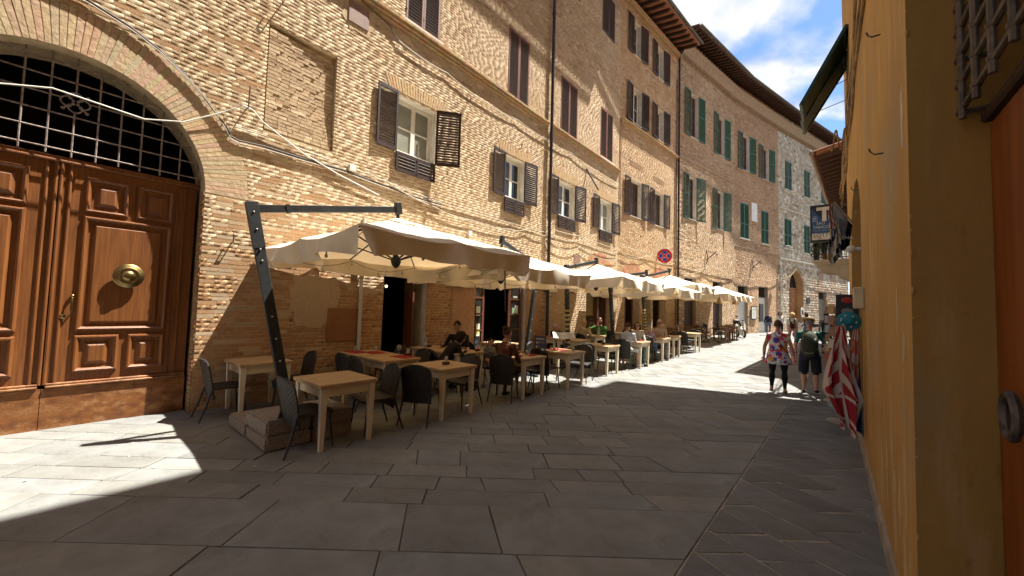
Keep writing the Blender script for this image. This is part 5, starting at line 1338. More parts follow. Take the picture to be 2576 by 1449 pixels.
def bwm(u, v): return 1 if v < .42+.18*math.sin(u*2.2) and u > .25 and v < .75*u+.12 else 0
ff = cloth_grid(bw, 60, 60, 'flag', [fblk, fwht], None, bwm, .003); ff.location = rw(5.85, .02, 3.27); ff.rotation_euler = (0, 0, RRZ)
thing(ff, 'black and white souvenir flag with grey crest hanging by the arched shop', 'flag')
cr = MB()
for i in range(60):
    u = .52+random.uniform(-.13, .13); v = .42+random.uniform(-.22, .20)
    if abs(u-.52) > .14*(1-.9*max(0, v-.42)/.25): continue
    p_ = Vector(bw(u, v))+Vector((-.012, 0, 0)); s_ = .016; cr.quad(p_+Vector((0, -s_, -s_)), p_+Vector((0, s_, -s_)), p_+Vector((0, s_, s_)), p_+Vector((0, -s_, s_)))
cr.build('flag_crest', fgry, ff, fix=False)
text_mesh('SIENA', .075, 'flag_lettering', fwht, ff, tuple(Vector(bw(.86, .74))+Vector((-.05, .0, 0))), TR)
def mc(u, v):
    a = bw(1.0, v); return (-.25-.10*v+.03*math.sin(u*12), .27-.05*v+(u-.5)*(.04+.17*v)+.015*math.sin(v*9), .36-1.0*v+.05*math.sin(u*7)*v)
def mcm(u, v):
    k = (int(u*6)+int(v*14)) % 2
    if v < .45: return (2 if k else 1) if u > .3 else (3 if k else 1)
    return [1, 0, 3, 4, 1][(int(u*4.99)*3+int(v*11)*2) % 5]
ff = cloth_grid(mc, 54, 84, 'flag', [fblk, fwht, fred, fyel, fgry, fblu], None, mcm, .003); ff.location = rw(5.85, .02, 3.27); ff.rotation_euler = (0, 0, RRZ)
thing(ff, 'bunch of red white and yellow chequered pennants beside the black flag', 'flag')

# towels on the wall by the shop, with a teal sun hat hung above
def towels():
    tr_, tw_, tb_, to_ = mat('towel_red', (.36, .020, .030), (.36, .02, .03), 40, .95, .4, 200), mat('towel_cream', (.62, .52, .45), (.55, .46, .40), 40, .95, .4, 200), mat('towel_navy', (.015, .035, .11), None, 40, .95), mat('towel_orange', (.55, .13, .05), None, 40, .95)
    def red(u, v):
        # gathered at the hook, flaring into soft box folds; the lower hem drops in two points
        flare = min(1, v*1.5)**1.1
        spread = .09+.31*flare
        if v > .66: spread *= 1-.62*(v-.66)/.34
        fold = (.050*math.sin(u*11+v*1.5)+.026*math.sin(u*23+1.3+v*5)+.010*math.sin(u*47+v*9))*min(1, v*2.6)
        hem = .16*abs(((u*2.0+.15) % 1.0)-.5)*max(0, v-.45)/.55
        drift = .05*math.sin(v*4.2+.6)*v
        return (-.24+fold-.06*u-.02*math.sin(v*13+u*6)*v, .20+(u-.50)*spread+fold*.45+drift, -1.40*v*(1-.10*u)+hem)
    def redm(u, v):
        if u < .06 or u > .94 or .45 < u < .52: return 1
        if abs(v-.68-.10*abs(u-.5)) < .016 or abs(v-.9-.1*abs(u-.5)) < .016 or v > .975: return 1
        a = (v*4.2+u*2.6) if u < .48 else (v*4.2-u*2.4)
        return 1 if (a % 1.0) < .42 and v < .68 else 0
    o = cloth_grid(red, 140, 180, 'beach_towel', [tr_, tw_], None, redm, .006); o.location = rw(3.92, .02, 1.60); o.rotation_euler = (0, 0, RRZ); thing(o, 'red towel with cream diamonds hanging by the arched shop', 'towel')
    def blue(u, v):
        fold = .03*math.sin(u*13+2+v*4)*min(1, v*3)
        return (-.10-.06*u+fold, .02+.15*(u)*min(1, .35+v)+fold*.25, -1.30*v*(1-.12*u))
    def bluem(u, v):
        if u < .16 or v > .95: return 2
        if v > .62: return 0 if (u*3+v*5) % 1 < .5 else 2
        return 3 if (math.sin(u*16)*math.sin(v*26)) > -.1 else 1
    o = cloth_grid(blue, 110, 150, 'beach_towel', [tr_, tw_, tb_, to_], None, bluem, .006); o.location = rw(3.88, .02, 1.56); o.rotation_euler = (0, 0, RRZ); thing(o, 'blue edged orange towel hanging against the ochre wall', 'towel')
    t = empty('sun_hat', rw(3.80, .14, 1.66), RRZ, 'teal sun hat hanging above the red towel', 'hat'); rot = Matrix.Rotation(R(78), 3, 'Y')
    h = MB(); h.lathe([(.001, .06), (.04, .058), (.06, .036), (.066, .0), (.09, -.008), (.125, -.02), (.125, -.025), (.066, -.006)], 24, (0, 0, 0), 'z', rot=Matrix.Rotation(R(-80), 3, 'Y')); h.build('straw', mat('teal_hat', (.015, .20, .26), (.01, .14, .19), 40, .8), t, smooth=True)
    pr = MB()
    for i in range(7): a = i*1.1; pr.sphere((-.03, .075*math.cos(a), .075*math.sin(a)), (.010, .012, .012), 6, 5)
    pr.build('shell_decoration', mat('shell_white', (.6, .56, .5), None, 9, .6), t)
towels()
# intercom box and poster board over the towels
q = MB(); q.box((0, .05, 0), (.24, .10, .26), bevel=.01); o = q.build('cabinet', mat('cream_cabinet', (.58, .48, .32), (.5, .41, .27), 8, .6), None, loc=rw(3.62, .0, 1.95)); o.rotation_euler = (0, 0, RRZ); thing(o, 'cream electrical cabinet on the ochre wall above the towels', 'cabinet')
t = empty('magnet_board', rw(4.25, .02, 1.62), RRZ, 'black board of souvenir magnets beside the cream cabinet', 'board')
q = MB(); q.box((0, .12, .17), (.03, .24, .46)); q.build('board', frm, t)
for k in range(3): q = MB(); q.sphere((-.02, .12, .02+.15*k), (.01, .07, .045), 10, 6); q.build('magnet', [wht, fgry, fred][k], t)
# revolving postcard racks
def rack(x, y, label, seed):
    t = empty('postcard_rack', rw(x, y, gz(*rw(x, y, 0)[:2])), RRZ, label, 'postcard rack', 'postcard racks outside the shop')
    rr_ = random.Random(seed); q = MB(); q.tube([(0, 0, 0), (0, 0, 1.9)], .018, 8); q.lathe([(.22, 0), (.22, .02), (.03, .05)], 14)
    for k in range(9):
        z = .25+k*.19; q.tube([(.17*math.cos(a), .17*math.sin(a), z) for a in np.linspace(0, 6.283, 13)], .005, 4)
    q.build('frame', mat('rack_wire', (.42, .38, .32), None, 9, .4, metal=.4), t)
    cols = [mat('card_'+n, c, None, 30, .5) for n, c in (('cream', (.60, .52, .40)), ('ochre', (.50, .33, .15)), ('sky', (.30, .40, .50)), ('red', (.45, .08, .05)), ('brown', (.28, .17, .10)))]
    for k in range(9):
        for j in range(8):
            a = j*math.pi/4; q = MB(); q.box((.185*math.cos(a), .185*math.sin(a), .32+k*.19), (.105, .006, .15), rot=Matrix.Rotation(a+math.pi/2, 3, 'Z') @ Matrix.Rotation(R(-10), 3, 'X')); q.build('postcard', cols[(rr_.randrange(5))], t)
rack(5.55, .18, 'nearer wire postcard rack standing behind the towels', 1); rack(7.4, .24, 'farther wire postcard rack by the yellow pier', 2)
q = MB(); q.box((0, 0, 0), (.30, .26, .14), rot=Matrix.Rotation(R(20), 3, 'X')); o = q.build('souvenir_tray', fred, None, loc=rw(8.0, .30, 1.62)); o.rotation_euler = (0, 0, RRZ); thing(o, 'small red souvenir tray on the far postcard rack', 'tray')
q = MB(); q.tube([(0, 0, 0), (0, .06, 0)], .02, 8); q.sphere((-.02, .10, 0), .05, 10, 8); o = q.build('security_camera', wht, None, loc=rw(4.05, .0, 2.62)); o.rotation_euler = (0, 0, RRZ); thing(o, 'white dome camera beside the arched shop opening', 'camera')

# ---------------------------------------------------------------- terrace: placed in the wall frame of the palazzo
AO = Vector((-4.77, 5.85, 0)); AD = Vector((math.sin(R(40.2)), math.cos(R(40.2)), 0)); AN = Vector((AD.y, -AD.x, 0)); ARZ = R(90-40.2)
def sp_(s, off):
    p = AO+AD*s+AN*off; return Vector((p.x, p.y, gz(p.x, p.y)))
# thing-local frame on the terrace: +x along the wall (s), +y into the wall; facing +y local -> rotate
FACE = {'+s': ARZ-math.pi/2, '-s': ARZ+math.pi/2, 'wall': ARZ, 'street': ARZ+math.pi}   # heading so that local +y points there

def make_table(w=.72, d=.78, h=.765, name='dining_table', tm=None, lm=None):
    t = empty(name); tm = tm or tabletop_m; lm = lm or table_m
    b = MB(); b.box((0, 0, h-.0225), (w, d, .045), bevel=.005); b.build('tabletop', tm, t)
    L = .075; lx, ly = w/2-.025-L/2, d/2-.025-L/2
    for sx in (-1, 1):
        for sy in (-1, 1):
            q = MB(); z1 = h-.046; b0 = .03
            q.add([(sx*lx+a*(L/2-b0*.5*(zz == 0)), sy*ly+c*(L/2-b0*.5*(zz == 0)), zz) for zz in (0, z1) for a, c in ((-1, -1), (1, -1), (1, 1), (-1, 1))], [(0, 3, 2, 1), (4, 5, 6, 7), (0, 1, 5, 4), (1, 2, 6, 5), (2, 3, 7, 6), (3, 0, 4, 7)]); q.build('leg', lm, t)
    q = MB(); za = h-.046-.055
    for sx in (-1, 1): q.box((sx*(lx), 0, za), (.028, 2*ly-L-.002, .108))
    for sy in (-1, 1): q.box((0, sy*ly, za), (2*lx-L-.002, .028, .108))
    q.build('apron', lm, t); return t
def make_chair():
    """moulded woven chair with a rounded shell back; sitter faces local +y"""
    t = empty('woven_chair')
    # seat: shallow dished grid
    def grid(fn, nx, ny, name, m, th):
        mb = MB(); vs = [Vector(fn(i/nx, j/ny)) for j in range(ny+1) for i in range(nx+1)]
        nrm = []
        for j in range(ny+1):
            for i in range(nx+1):
                a = vs[j*(nx+1)+min(i+1, nx)]-vs[j*(nx+1)+max(i-1, 0)]; c = vs[min(j+1, ny)*(nx+1)+i]-vs[max(j-1, 0)*(nx+1)+i]; n_ = a.cross(c); nrm.append(n_.normalized() if n_.length else Vector((0, 0, 1)))
        N = len(vs); rel = [(.0022 if (i+j) % 2 else -.0012) for j in range(ny+1) for i in range(nx+1)]
        mb.add([v+n_*r for v, n_, r in zip(vs, nrm, rel)]+[v-n_*th for v, n_ in zip(vs, nrm)], [(j*(nx+1)+i, j*(nx+1)+i+1, (j+1)*(nx+1)+i+1, (j+1)*(nx+1)+i) for j in range(ny) for i in range(nx)]+[(N+j*(nx+1)+i, N+(j+1)*(nx+1)+i, N+(j+1)*(nx+1)+i+1, N+j*(nx+1)+i+1) for j in range(ny) for i in range(nx)]
               +[(i, N+i, N+i+1, i+1) for i in range(nx)]+[(ny*(nx+1)+i, ny*(nx+1)+i+1, N+ny*(nx+1)+i+1, N+ny*(nx+1)+i) for i in range(nx)]+[(j*(nx+1), (j+1)*(nx+1), N+(j+1)*(nx+1), N+j*(nx+1)) for j in range(ny)]+[(j*(nx+1)+nx, N+j*(nx+1)+nx, N+(j+1)*(nx+1)+nx, (j+1)*(nx+1)+nx) for j in range(ny)])
        return mb.build(name, m, t, fix=True)
    def seat(u, v):
        x = (u-.5)*(.44+.03*v); y = -.20+.42*v; r = 1-.10*abs(2*u-1)**6*(1 if v > .9 else 0)
        return (x, y*1.0+(-.02*abs(2*u-1)**4 if v > .8 else 0), .455-.014*math.sin(math.pi*u)*math.sin(math.pi*min(1, v*1.1))-.018*max(0, v-.85)/.15)
    grid(seat, 16, 14, 'seat', chair_m, .030)
    def back(u, v):
        # v 0 at the foot of the back (below the seat), 1 at the rounded crown
        wv = .46*(1-.10*(1-v))*(math.sqrt(max(0, 1-max(0, (v-.72)/.28)**2.6))*.55+.45 if v > .72 else 1)
        x = (u-.5)*wv; y = -.205-.095*v-.03*v*v+.055*(2*u-1)**2*(.5+.5*v); z = .30+.56*v-.02*(2*u-1)**2*v
        return (x, y, z)
    grid(back, 16, 22, 'backrest', chair_m, .012)
    rim = MB(); pts = [Vector(back(0, v)) for v in np.linspace(0, 1, 16)]+[Vector(back(u, 1)) for u in np.linspace(.08, .92, 8)]+[Vector(back(1, v)) for v in np.linspace(1, 0, 16)]
    rim.tube([p+Vector((0, -.004, 0)) for p in pts], .011, 6); rim.build('back_rim', chair_m, t)
    for sx in (-1, 1):
        q = MB(); q.tube([(sx*.19, .17, .43), (sx*.215, .215, 0)], [.015, .011], 8); q.build('leg', chairleg_m, t)
        q = MB(); q.tube([(sx*.195, -.20, .44), (sx*.21, -.265, .20), (sx*.222, -.335, 0)], [.016, .014, .011], 8); q.build('leg', chairleg_m, t)
    return t
def make_wood_chair():
    t = empty('slatted_chair'); wm = mat('brown_chair_wood', (.20, .095, .035), (.13, .06, .022), 6, .5, stretch=(1, 6, 1))
    for k in range(5): q = MB(); q.box((0, -.16+.085*k, .455), (.43, .07, .02)); q.build('seat_slat', wm, t)
    for k in range(5): q = MB(); q.box((0, -.245-.012*k, .56+.068*k), (.40, .016, .044), rot=Matrix.Rotation(R(8), 3, 'X')); q.build('back_slat', wm, t)
    for sx in (-1, 1):
        q = MB(); q.tube([(sx*.21, .19, 0), (sx*.21, .18, .66)], .019, 6); q.build('leg', wm, t)
        q = MB(); q.tube([(sx*.21, -.27, 0), (sx*.21, -.22, .45), (sx*.21, -.30, .88)], .019, 6); q.build('leg', wm, t)
        q = MB(); q.box((sx*.21, -.03, .67), (.05, .48, .022)); q.build('armrest', wm, t)
    q = MB(); q.box((0, -.02, .42), (.38, .36, .03)); q.build('seat_frame', wm, t); return t
used = {}
def put(key, maker, loc, rz, label, cat, group):
    if key not in used: o = maker(); used[key] = o
    else: o = copy_tree(used[key])
    o.location = loc; o.rotation_euler = (0, 0, rz); o['label'] = label; o['category'] = cat; o['group'] = group; return o
GT = 'whitewashed tables of the trattoria'; GC = 'dark woven chairs of the trattoria'
def table(s, off, label, dz=0.0, tilt=0):
    p = sp_(s, off); p.z += dz; return put('table', make_table, p, ARZ+R(tilt), label, 'table', GT)
def chair(s, off, face, label, turn=0): return put('chair', make_chair, sp_(s, off), FACE[face]+R(turn), label, 'chair', GC)

table(.72, .48, 'whitewashed table nearest the portal with stone blocks at its foot', .012)
table(.955, 2.56, 'bare whitewashed table at the front left, nearest the stone blocks')
table(2.52, .50, 'whitewashed table against the wall with two red placemats by the dark doorway')
table(2.52, 1.34, 'whitewashed table with a red placemat and a wine glass, joined to the wall table')
table(2.70, 2.58, 'bare whitewashed table with only a small menu caddy on it')
table(4.12, .55, 'whitewashed table against the wall with a bottle, where the couple sits')
table(4.12, 1.36, 'whitewashed table with the wine glass between the dark haired woman and leaning man')
table(4.60, 2.62, 'whitewashed table with a bread basket before the person in brown')
table(6.06, 2.68, 'whitewashed table with two salt shakers left of the empty chair')
table(8.16, 2.55, 'whitewashed table with only a small caddy right of the menu stand')
table(9.98, 2.70, 'whitewashed table with a red napkin between the man in white shorts and woman')
table(11.80, 2.72, 'whitewashed table of the old man in sunglasses')
table(13.0, 2.70, 'empty whitewashed table between the old man and two empty chairs')
table(15.35, 2.80, 'last whitewashed table of the row before the bicycle')
table(6.2, .60, 'whitewashed table in full sun against the wall by the glazed door')
table(8.72, .55, 'whitewashed table by the wall with red placemats beside the blue chair')
table(8.72, 1.36, 'whitewashed table joined to the wall table behind the menu stand')
table(10.55, .95, 'whitewashed table between the blond woman and man with camera')
table(12.6, 1.0, 'whitewashed table in the second row behind the man in white shorts')
table(14.6, .9, 'whitewashed table in the shade of the third parasol')

chair(.30, .50, '+s', 'dark woven chair at the table beside the portal')
chair(1.22, .52, '-s', 'dark woven chair tucked under the portal table behind the parasol mast')
chair(.60, 2.62, '+s', 'nearest dark woven chair with its perforated back to the stone blocks', 4)
chair(1.48, 2.58, '-s', 'dark woven chair at the right of the bare front left table', -4)
chair(2.20, 2.70, '+s', 'dark woven chair at the left of the table with the menu caddy', 30)
chair(3.16, 2.48, '-s', 'dark woven chair at the right of the table with the menu caddy', 8)
chair(2.08, .95, '+s', 'dark woven chair left of the red placemats by the wall', 4)
chair(2.98, 1.30, '-s', 'dark woven chair right of the wine glass table'); chair(3.0, .55, '-s', 'dark woven chair beside the dark doorway'); chair(2.06, 1.42, '+s', 'dark woven chair hidden behind the perforated one')
chair(3.62, 1.45, '+s', 'dark woven chair under the dark haired woman', -10); chair(4.62, .85, '-s', 'dark woven chair under the man in the striped tracksuit', 10); chair(4.72, 1.52, '-s', 'dark woven chair under the child')
chair(4.10, 2.66, '+s', 'dark woven chair under the person in the brown jacket', 26); chair(5.08, 2.55, '-s', 'dark woven chair facing the bread basket')
chair(5.52, 2.60, '+s', 'dark woven chair left of the salt shakers'); chair(6.66, 2.78, '-s', 'empty dark woven chair seen from the side, right of the salt shakers', 14)
chair(6.2, 1.3, 'wall', 'dark woven chair before the sunlit wall table', 20)
chair(7.52, 2.45, '+s', 'empty dark woven chair with its back to us near the menu stand', 26); chair(8.70, 2.50, '-s', 'dark woven chair right of the small caddy')
chair(9.42, 2.68, '+s', 'dark woven chair under the man in white shorts', 6); chair(10.55, 2.62, '-s', 'dark woven chair under the woman in sunglasses')
chair(11.25, 2.66, '+s', 'dark woven chair under the grey haired woman', 8); chair(12.35, 2.68, '-s', 'dark woven chair under the old man in sunglasses')
chair(13.62, 2.75, '-s', 'first of two empty chairs at the far end of the row', 6); chair(14.72, 2.85, '+s', 'second of two empty chairs at the far end of the row', -14); chair(15.95, 2.75, '-s', 'dark woven chair at the last table of the row')
chair(10.02, .95, '+s', 'dark woven chair under the blond woman'); chair(11.10, 1.0, '-s', 'dark woven chair under the man with the camera'); chair(9.26, .6, '-s', 'dark woven chair under the person with the pale headscarf')
chair(12.1, 1.0, '+s', 'dark woven chair in the second row behind the man in white shorts'); chair(13.2, 1.0, '-s', 'dark woven chair in the second row behind the old man')
# blue painted wooden chair
def blue_chair():
    t = empty('blue_chair', sp_(8.05, .75), FACE['+s'], 'small blue painted wooden chair beside the wall table', 'chair'); bm_ = mat('blue_chair_paint', (.045, .055, .13), (.03, .035, .085), 8, .6)
    q = MB(); q.box((0, 0, .45), (.40, .40, .03)); q.build('seat', bm_, t)
    for sx in (-1, 1):
        for y, z1 in ((.17, .44), (-.19, .86)): q = MB(); q.box((sx*.18, y, z1/2), (.035, .035, z1)); q.build('leg', bm_, t)
    for z in (.60, .72, .83): q = MB(); q.box((0, -.19, z), (.325, .02, .055)); q.build('back_rail', bm_, t)
blue_chair()
# far wooden tables and slatted chairs
GW = 'brown slatted chairs further down the street'; wt_m = mat('brown_table_wood', (.20, .10, .04), (.13, .062, .025), 6, .45, stretch=(1, 7, 1))
def wtable(s, off, label): return put('wtable', lambda: make_table(.70, .70, .75, 'wooden_table', wt_m, wt_m), sp_(s, off), ARZ+R(-12), label, 'table', 'brown wooden tables further down the street')
def wchair(s, off, face, label, turn=0): return put('wchair', make_wood_chair, sp_(s, off), FACE[face]+R(turn), label, 'chair', GW)
wtable(21.55, 2.75, 'brown wooden table right of the bicycle'); wtable(23.6, 2.7, 'brown wooden table in front of the scooter'); wtable(22.4, 1.4, 'brown wooden table in the second row near the far parasols')
wchair(20.85, 2.95, '+s', 'sunlit slatted chair with its back to us, right of the bicycle', 16); wchair(22.3, 2.75, '-s', 'slatted chair between the two brown tables', 10); wchair(22.95, 2.95, '+s', 'slatted chair left of the table before the scooter', -8); wchair(24.3, 2.6, '-s', 'slatted chair nearest the scooter'); wchair(21.7, 1.9, 'street', 'slatted chair behind the first brown table')
wchair(16.9, 1.7, '+s', 'shaded slatted chair left of the paper lined shelf', 10); wchair(17.9, 1.9, 'street', 'shaded slatted chair under the fourth parasol'); wchair(19.2, 1.6, '-s', 'shaded slatted chair left of the bicycle', -10); wchair(20.0, 1.2, 'street', 'slatted chair in deep shade behind the bicycle')
wtable(18.3, 1.1, 'brown wooden table in the shade under the fourth parasol')

# ---- small things on the tables
redmat = mat('red_placemat', (.34, .020, .018), (.27, .015, .014), 40, .8); napk = mat('red_napkin', (.46, .03, .035), (.36, .02, .025), 30, .9)
def on(s, off, h=.766):
    p = sp_(s, off); p.z += h; return p
def placemat(s, off, label, rz=0):
    q = MB(); q.box((0, 0, .0025), (.30, .42, .005)); o = q.build('placemat', redmat, None, loc=on(s, off)); o.rotation_euler = (0, 0, ARZ+R(rz)); thing(o, label, 'placemat', 'red placemats')
placemat(2.40, .35, 'red placemat nearest the wall left of the doorway', 4); placemat(2.62, .62, 'red placemat in the middle of the joined tables', -5); placemat(2.70, 1.45, 'red placemat beside the wine glass and caddy', 3); placemat(8.60, .35, 'red placemat on the table by the blue chair'); placemat(6.15, 2.5, 'faded red placemat between two salt shakers')
clear = mat('clear_glassware', (.55, .60, .58), (.42, .47, .45), 6, .05, spec=.8, transl=.5); winem = mat('red_wine', (.10, .004, .010), None, 5, .1)
def glassw(s, off, label):
    t = empty('wine_glass', on(s, off), 0, label, 'glass', 'glasses on the tables'); q = MB(); q.lathe([(.032, 0), (.030, .004), (.006, .008), (.005, .075), (.018, .085), (.040, .11), (.044, .14), (.034, .19), (.032, .19), (.042, .14), (.038, .112), (.0, .092)], 16); smooth_angle(q.build('bowl', clear, t, fix=False))
    q = MB(); q.lathe([(0, .094), (.036, .113), (.040, .125), (0, .126)], 14); q.build('wine', winem, t, fix=False)
glassw(2.76, 1.22, 'wine glass beside the red placemat and caddy'); glassw(4.32, 1.15, 'wine glass between the leaning man and dark haired woman'); glassw(8.9, 1.3, 'wine glass on the table behind the menu stand')
bottle_m = mat('clear_water_bottle', (.50, .56, .54), (.36, .42, .40), 5, .08, spec=.7, transl=.5); labelm = mat('bottle_label', (.62, .60, .55), None, 30, .7)
def bottle(s, off, label):
    t = empty('water_bottle', on(s, off), 0, label, 'bottle', 'water bottles on the tables'); q = MB(); q.lathe([(.035, 0), (.037, .01), (.037, .15), (.030, .19), (.014, .24), (.013, .29), (.015, .292), (.015, .30), (0, .30)], 16); smooth_angle(q.build('glass_body', bottle_m, t, fix=False)); q = MB(); q.lathe([(.0375, .05), (.0375, .11)], 16); q.build('label_band', labelm, t, fix=False); q = MB(); q.lathe([(.016, .285), (.016, .305), (0, .305)], 10); q.build('cap', labelm, t, fix=False)
bottle(3.98, .40, 'water bottle near the wall on the seated couple\'s table'); bottle(4.52, 2.42, 'water bottle beside the bread basket'); bottle(10.62, 1.2, 'water bottle before the man with the camera'); bottle(10.1, 2.5, 'water bottle between the sunglasses woman and her companion')
def caddy(s, off, label, rz=0, slip=True):
    t = empty('menu_caddy', on(s, off), ARZ+R(rz), label, 'caddy', 'small menu caddies on the tables'); q = MB(); q.box((0, 0, .022), (.11, .075, .044)); q.build('wooden_block', mat('caddy_wood', (.075, .030, .014), None, 9, .6), t)
    if slip:
        q = MB(); q.box((0, 0, .085), (.075, .012, .09), rot=Matrix.Rotation(R(6), 3, 'X')); q.build('card', labelm, t)
caddy(2.70, 2.62, 'menu caddy alone on the bare table', 20); caddy(2.86, 1.36, 'menu caddy right of the red placemat', 15); caddy(4.40, 1.62, 'caddy of sachets by the dark haired woman\'s elbow', 30); caddy(4.05, .42, 'dark caddy beside the bottle by the wall', 0, False); caddy(8.28, 2.55, 'caddy standing on the table right of the menu stand', 40)
def shaker(s, off, label):
    t = empty('salt_shaker', on(s, off), 0, label, 'shaker', 'salt and sugar shakers'); q = MB(); q.lathe([(.028, 0), (.033, .01), (.033, .045), (.026, .06)], 14); q.build('jar', clear, t, fix=False, smooth=True); q = MB(); q.lathe([(.028, .058), (.028, .072), (.012, .085), (0, .086)], 14); q.build('lid', mat('steel_lid', (.6, .6, .58), None, 9, .3, metal=1), t, fix=False, smooth=True)
shaker(5.95, 2.52, 'salt shaker left on the table by the empty chair'); shaker(6.22, 2.86, 'salt shaker nearest the street on that table'); shaker(4.78, 2.64, 'glass shaker right of the bread basket'); shaker(2.46, .18, 'shaker by the wall above the red placemats'); shaker(2.86, .25, 'shaker at the wall end near the doorway')
q = MB(); q.tube([(0, 0, 0), (.01, 0, .10)], .012, 6); o = q.build('table_number', labelm, None, loc=on(5.80, 2.70)); thing(o, 'small white card holder beside the salt shaker', 'card')
t = empty('bread_basket', on(4.58, 2.56), ARZ, 'wicker bread basket on the table of the person in brown', 'basket'); q = MB()
wk = mat('wicker', (.42, .22, .08), (.28, .13, .045), 60, .8, .4, 120)
for k in range(6): q.tube([(.13*math.cos(a)*(1+.04*k), .085*math.sin(a)*(1+.04*k), .006+.012*k) for a in np.linspace(0, 6.283, 20)], .007, 6)
q.box((0, 0, .004), (.22, .13, .006)); q.build('weave', wk, t, fix=False)
for (x, y) in ((-.05, .01), (.05, -.01)): b_ = MB(); b_.sphere((x, y, .055), (.05, .035, .03), 10, 7); b_.build('bread', mat('bread_crust', (.36, .16, .06), (.48, .28, .13), 20, .8), t, smooth=True)
def crumple(s, off, label, m, L=.16):
    def fn(u, v): return ((u-.5)*L*1.3+.01*math.sin(v*9), (v-.5)*L*.7+.01*math.sin(u*11), .012+.022*abs(math.sin(u*5+v*3))*math.sin(math.pi*u))
    o = cloth_grid(fn, 14, 8, 'napkin', m, None, None, .003, on(s, off)); o.rotation_euler = (0, 0, ARZ); thing(o, label, 'napkin')
crumple(4.74, 2.82, 'crumpled red napkin right of the bread basket', napk); crumple(10.0, 2.92, 'red napkin at the edge of the table by the man in white shorts', napk)
# menu stand
t = empty('menu_stand', sp_(7.55, 1.75), R(12), 'open white menu on a black stand in full sun', 'menu stand'); q = MB()
q.tube([(0, 0, .25), (0, 0, .86)], .012, 8)
for k in range(3): a = k*2.09; q.tube([(0, 0, .28), (.26*math.cos(a), .26*math.sin(a), 0)], .010, 6)
q.tube([(-.12, -.06, .55), (0, 0, .86)], .006, 5); q.tube([(.12, -.06, .55), (0, 0, .86)], .006, 5); q.build('tripod', chairleg_m, t, fix=False)
for sx in (-1, 1):
    q = MB(); q.box((sx*.155, -.02, .98), (.30, .012, .22), rot=Matrix.Rotation(R(-48), 3, 'X') @ Matrix.Rotation(R(-4*sx), 3, 'Y')); q.build('menu_page', mat('menu_paper', (.78, .77, .70), (.70, .69, .62), 40, .6), t)
q = MB()
for sx in (-1, 1):
    for k in range(7): q.box((sx*.155+random.uniform(-.02, .02), -.031, .98+.0), (.16+random.uniform(-.05, .05), .004, .006), rot=Matrix.Rotation(R(-48), 3, 'X')) if False else q.box(Vector((sx*.155, -.02, .98))+Matrix.Rotation(R(-48), 3, 'X') @ Vector((random.uniform(-.02, .02), -.009, -.085+.027*k)), (.17+random.uniform(-.06, .05), .003, .006), rot=Matrix.Rotation(R(-48), 3, 'X'))
q.build('menu_text', mat('menu_grey_print', (.45, .44, .40), None, 9, .8), t)
# concrete ballast blocks under the nearest parasol
def blocks():
    G = 'exposed aggregate ballast blocks'
    lay = [(-.47, .26, 0, .165), (-.47, -.26, 0, .165), (.26, .26, 0, .165), (.26, -.26, 0, .165), (-.47, .26, .168, .170), (-.45, -.26, .168, .170)]
    lab = ['lower block under the rear stacked ballast block', 'lowest front ballast block nearest the perforated chair', 'ballast block at the back right under the table', 'ballast block at the front right behind the chair', 'upper rear ballast block at the foot of the portal table', 'upper front ballast block with a worn hand slot']
    for (x, y, z, h), lb in zip(lay, lab):
        import bmesh
        me = bpy.data.meshes.new('ballast_block'); bm = bmesh.new(); bmesh.ops.create_cube(bm, size=1); bmesh.ops.scale(bm, vec=(.70, .49, h), verts=bm.verts)
        bmesh.ops.bevel(bm, geom=list(bm.edges), offset=.020, segments=2, affect='EDGES'); bmesh.ops.subdivide_edges(bm, edges=list(bm.edges), cuts=2, use_grid_fill=True)
        for v in bm.verts: v.co += v.normal*(.006*mnoise.noise(v.co*31+Vector((x*9, y*7, z*5))))-(Vector((0, 0, .022)) if (v.co.z > h*.4 and abs(abs(v.co.x)-.20) < .065 and abs(v.co.y) < .04) else Vector((0, 0, 0)))
        bm.to_mesh(me); bm.free(); me.materials.append(block_m)
        o = bpy.data.objects.new('ballast_block', me); COL.objects.link(o); p = AO+AD*(.72+y)+AN*(1.70-x); o.location = (p.x, p.y, z+h/2+.002); o.rotation_euler = (0, 0, ARZ-math.pi/2+R(random.uniform(-1.5, 1.5))); thing(o, lb, 'ballast block', G)
blocks()

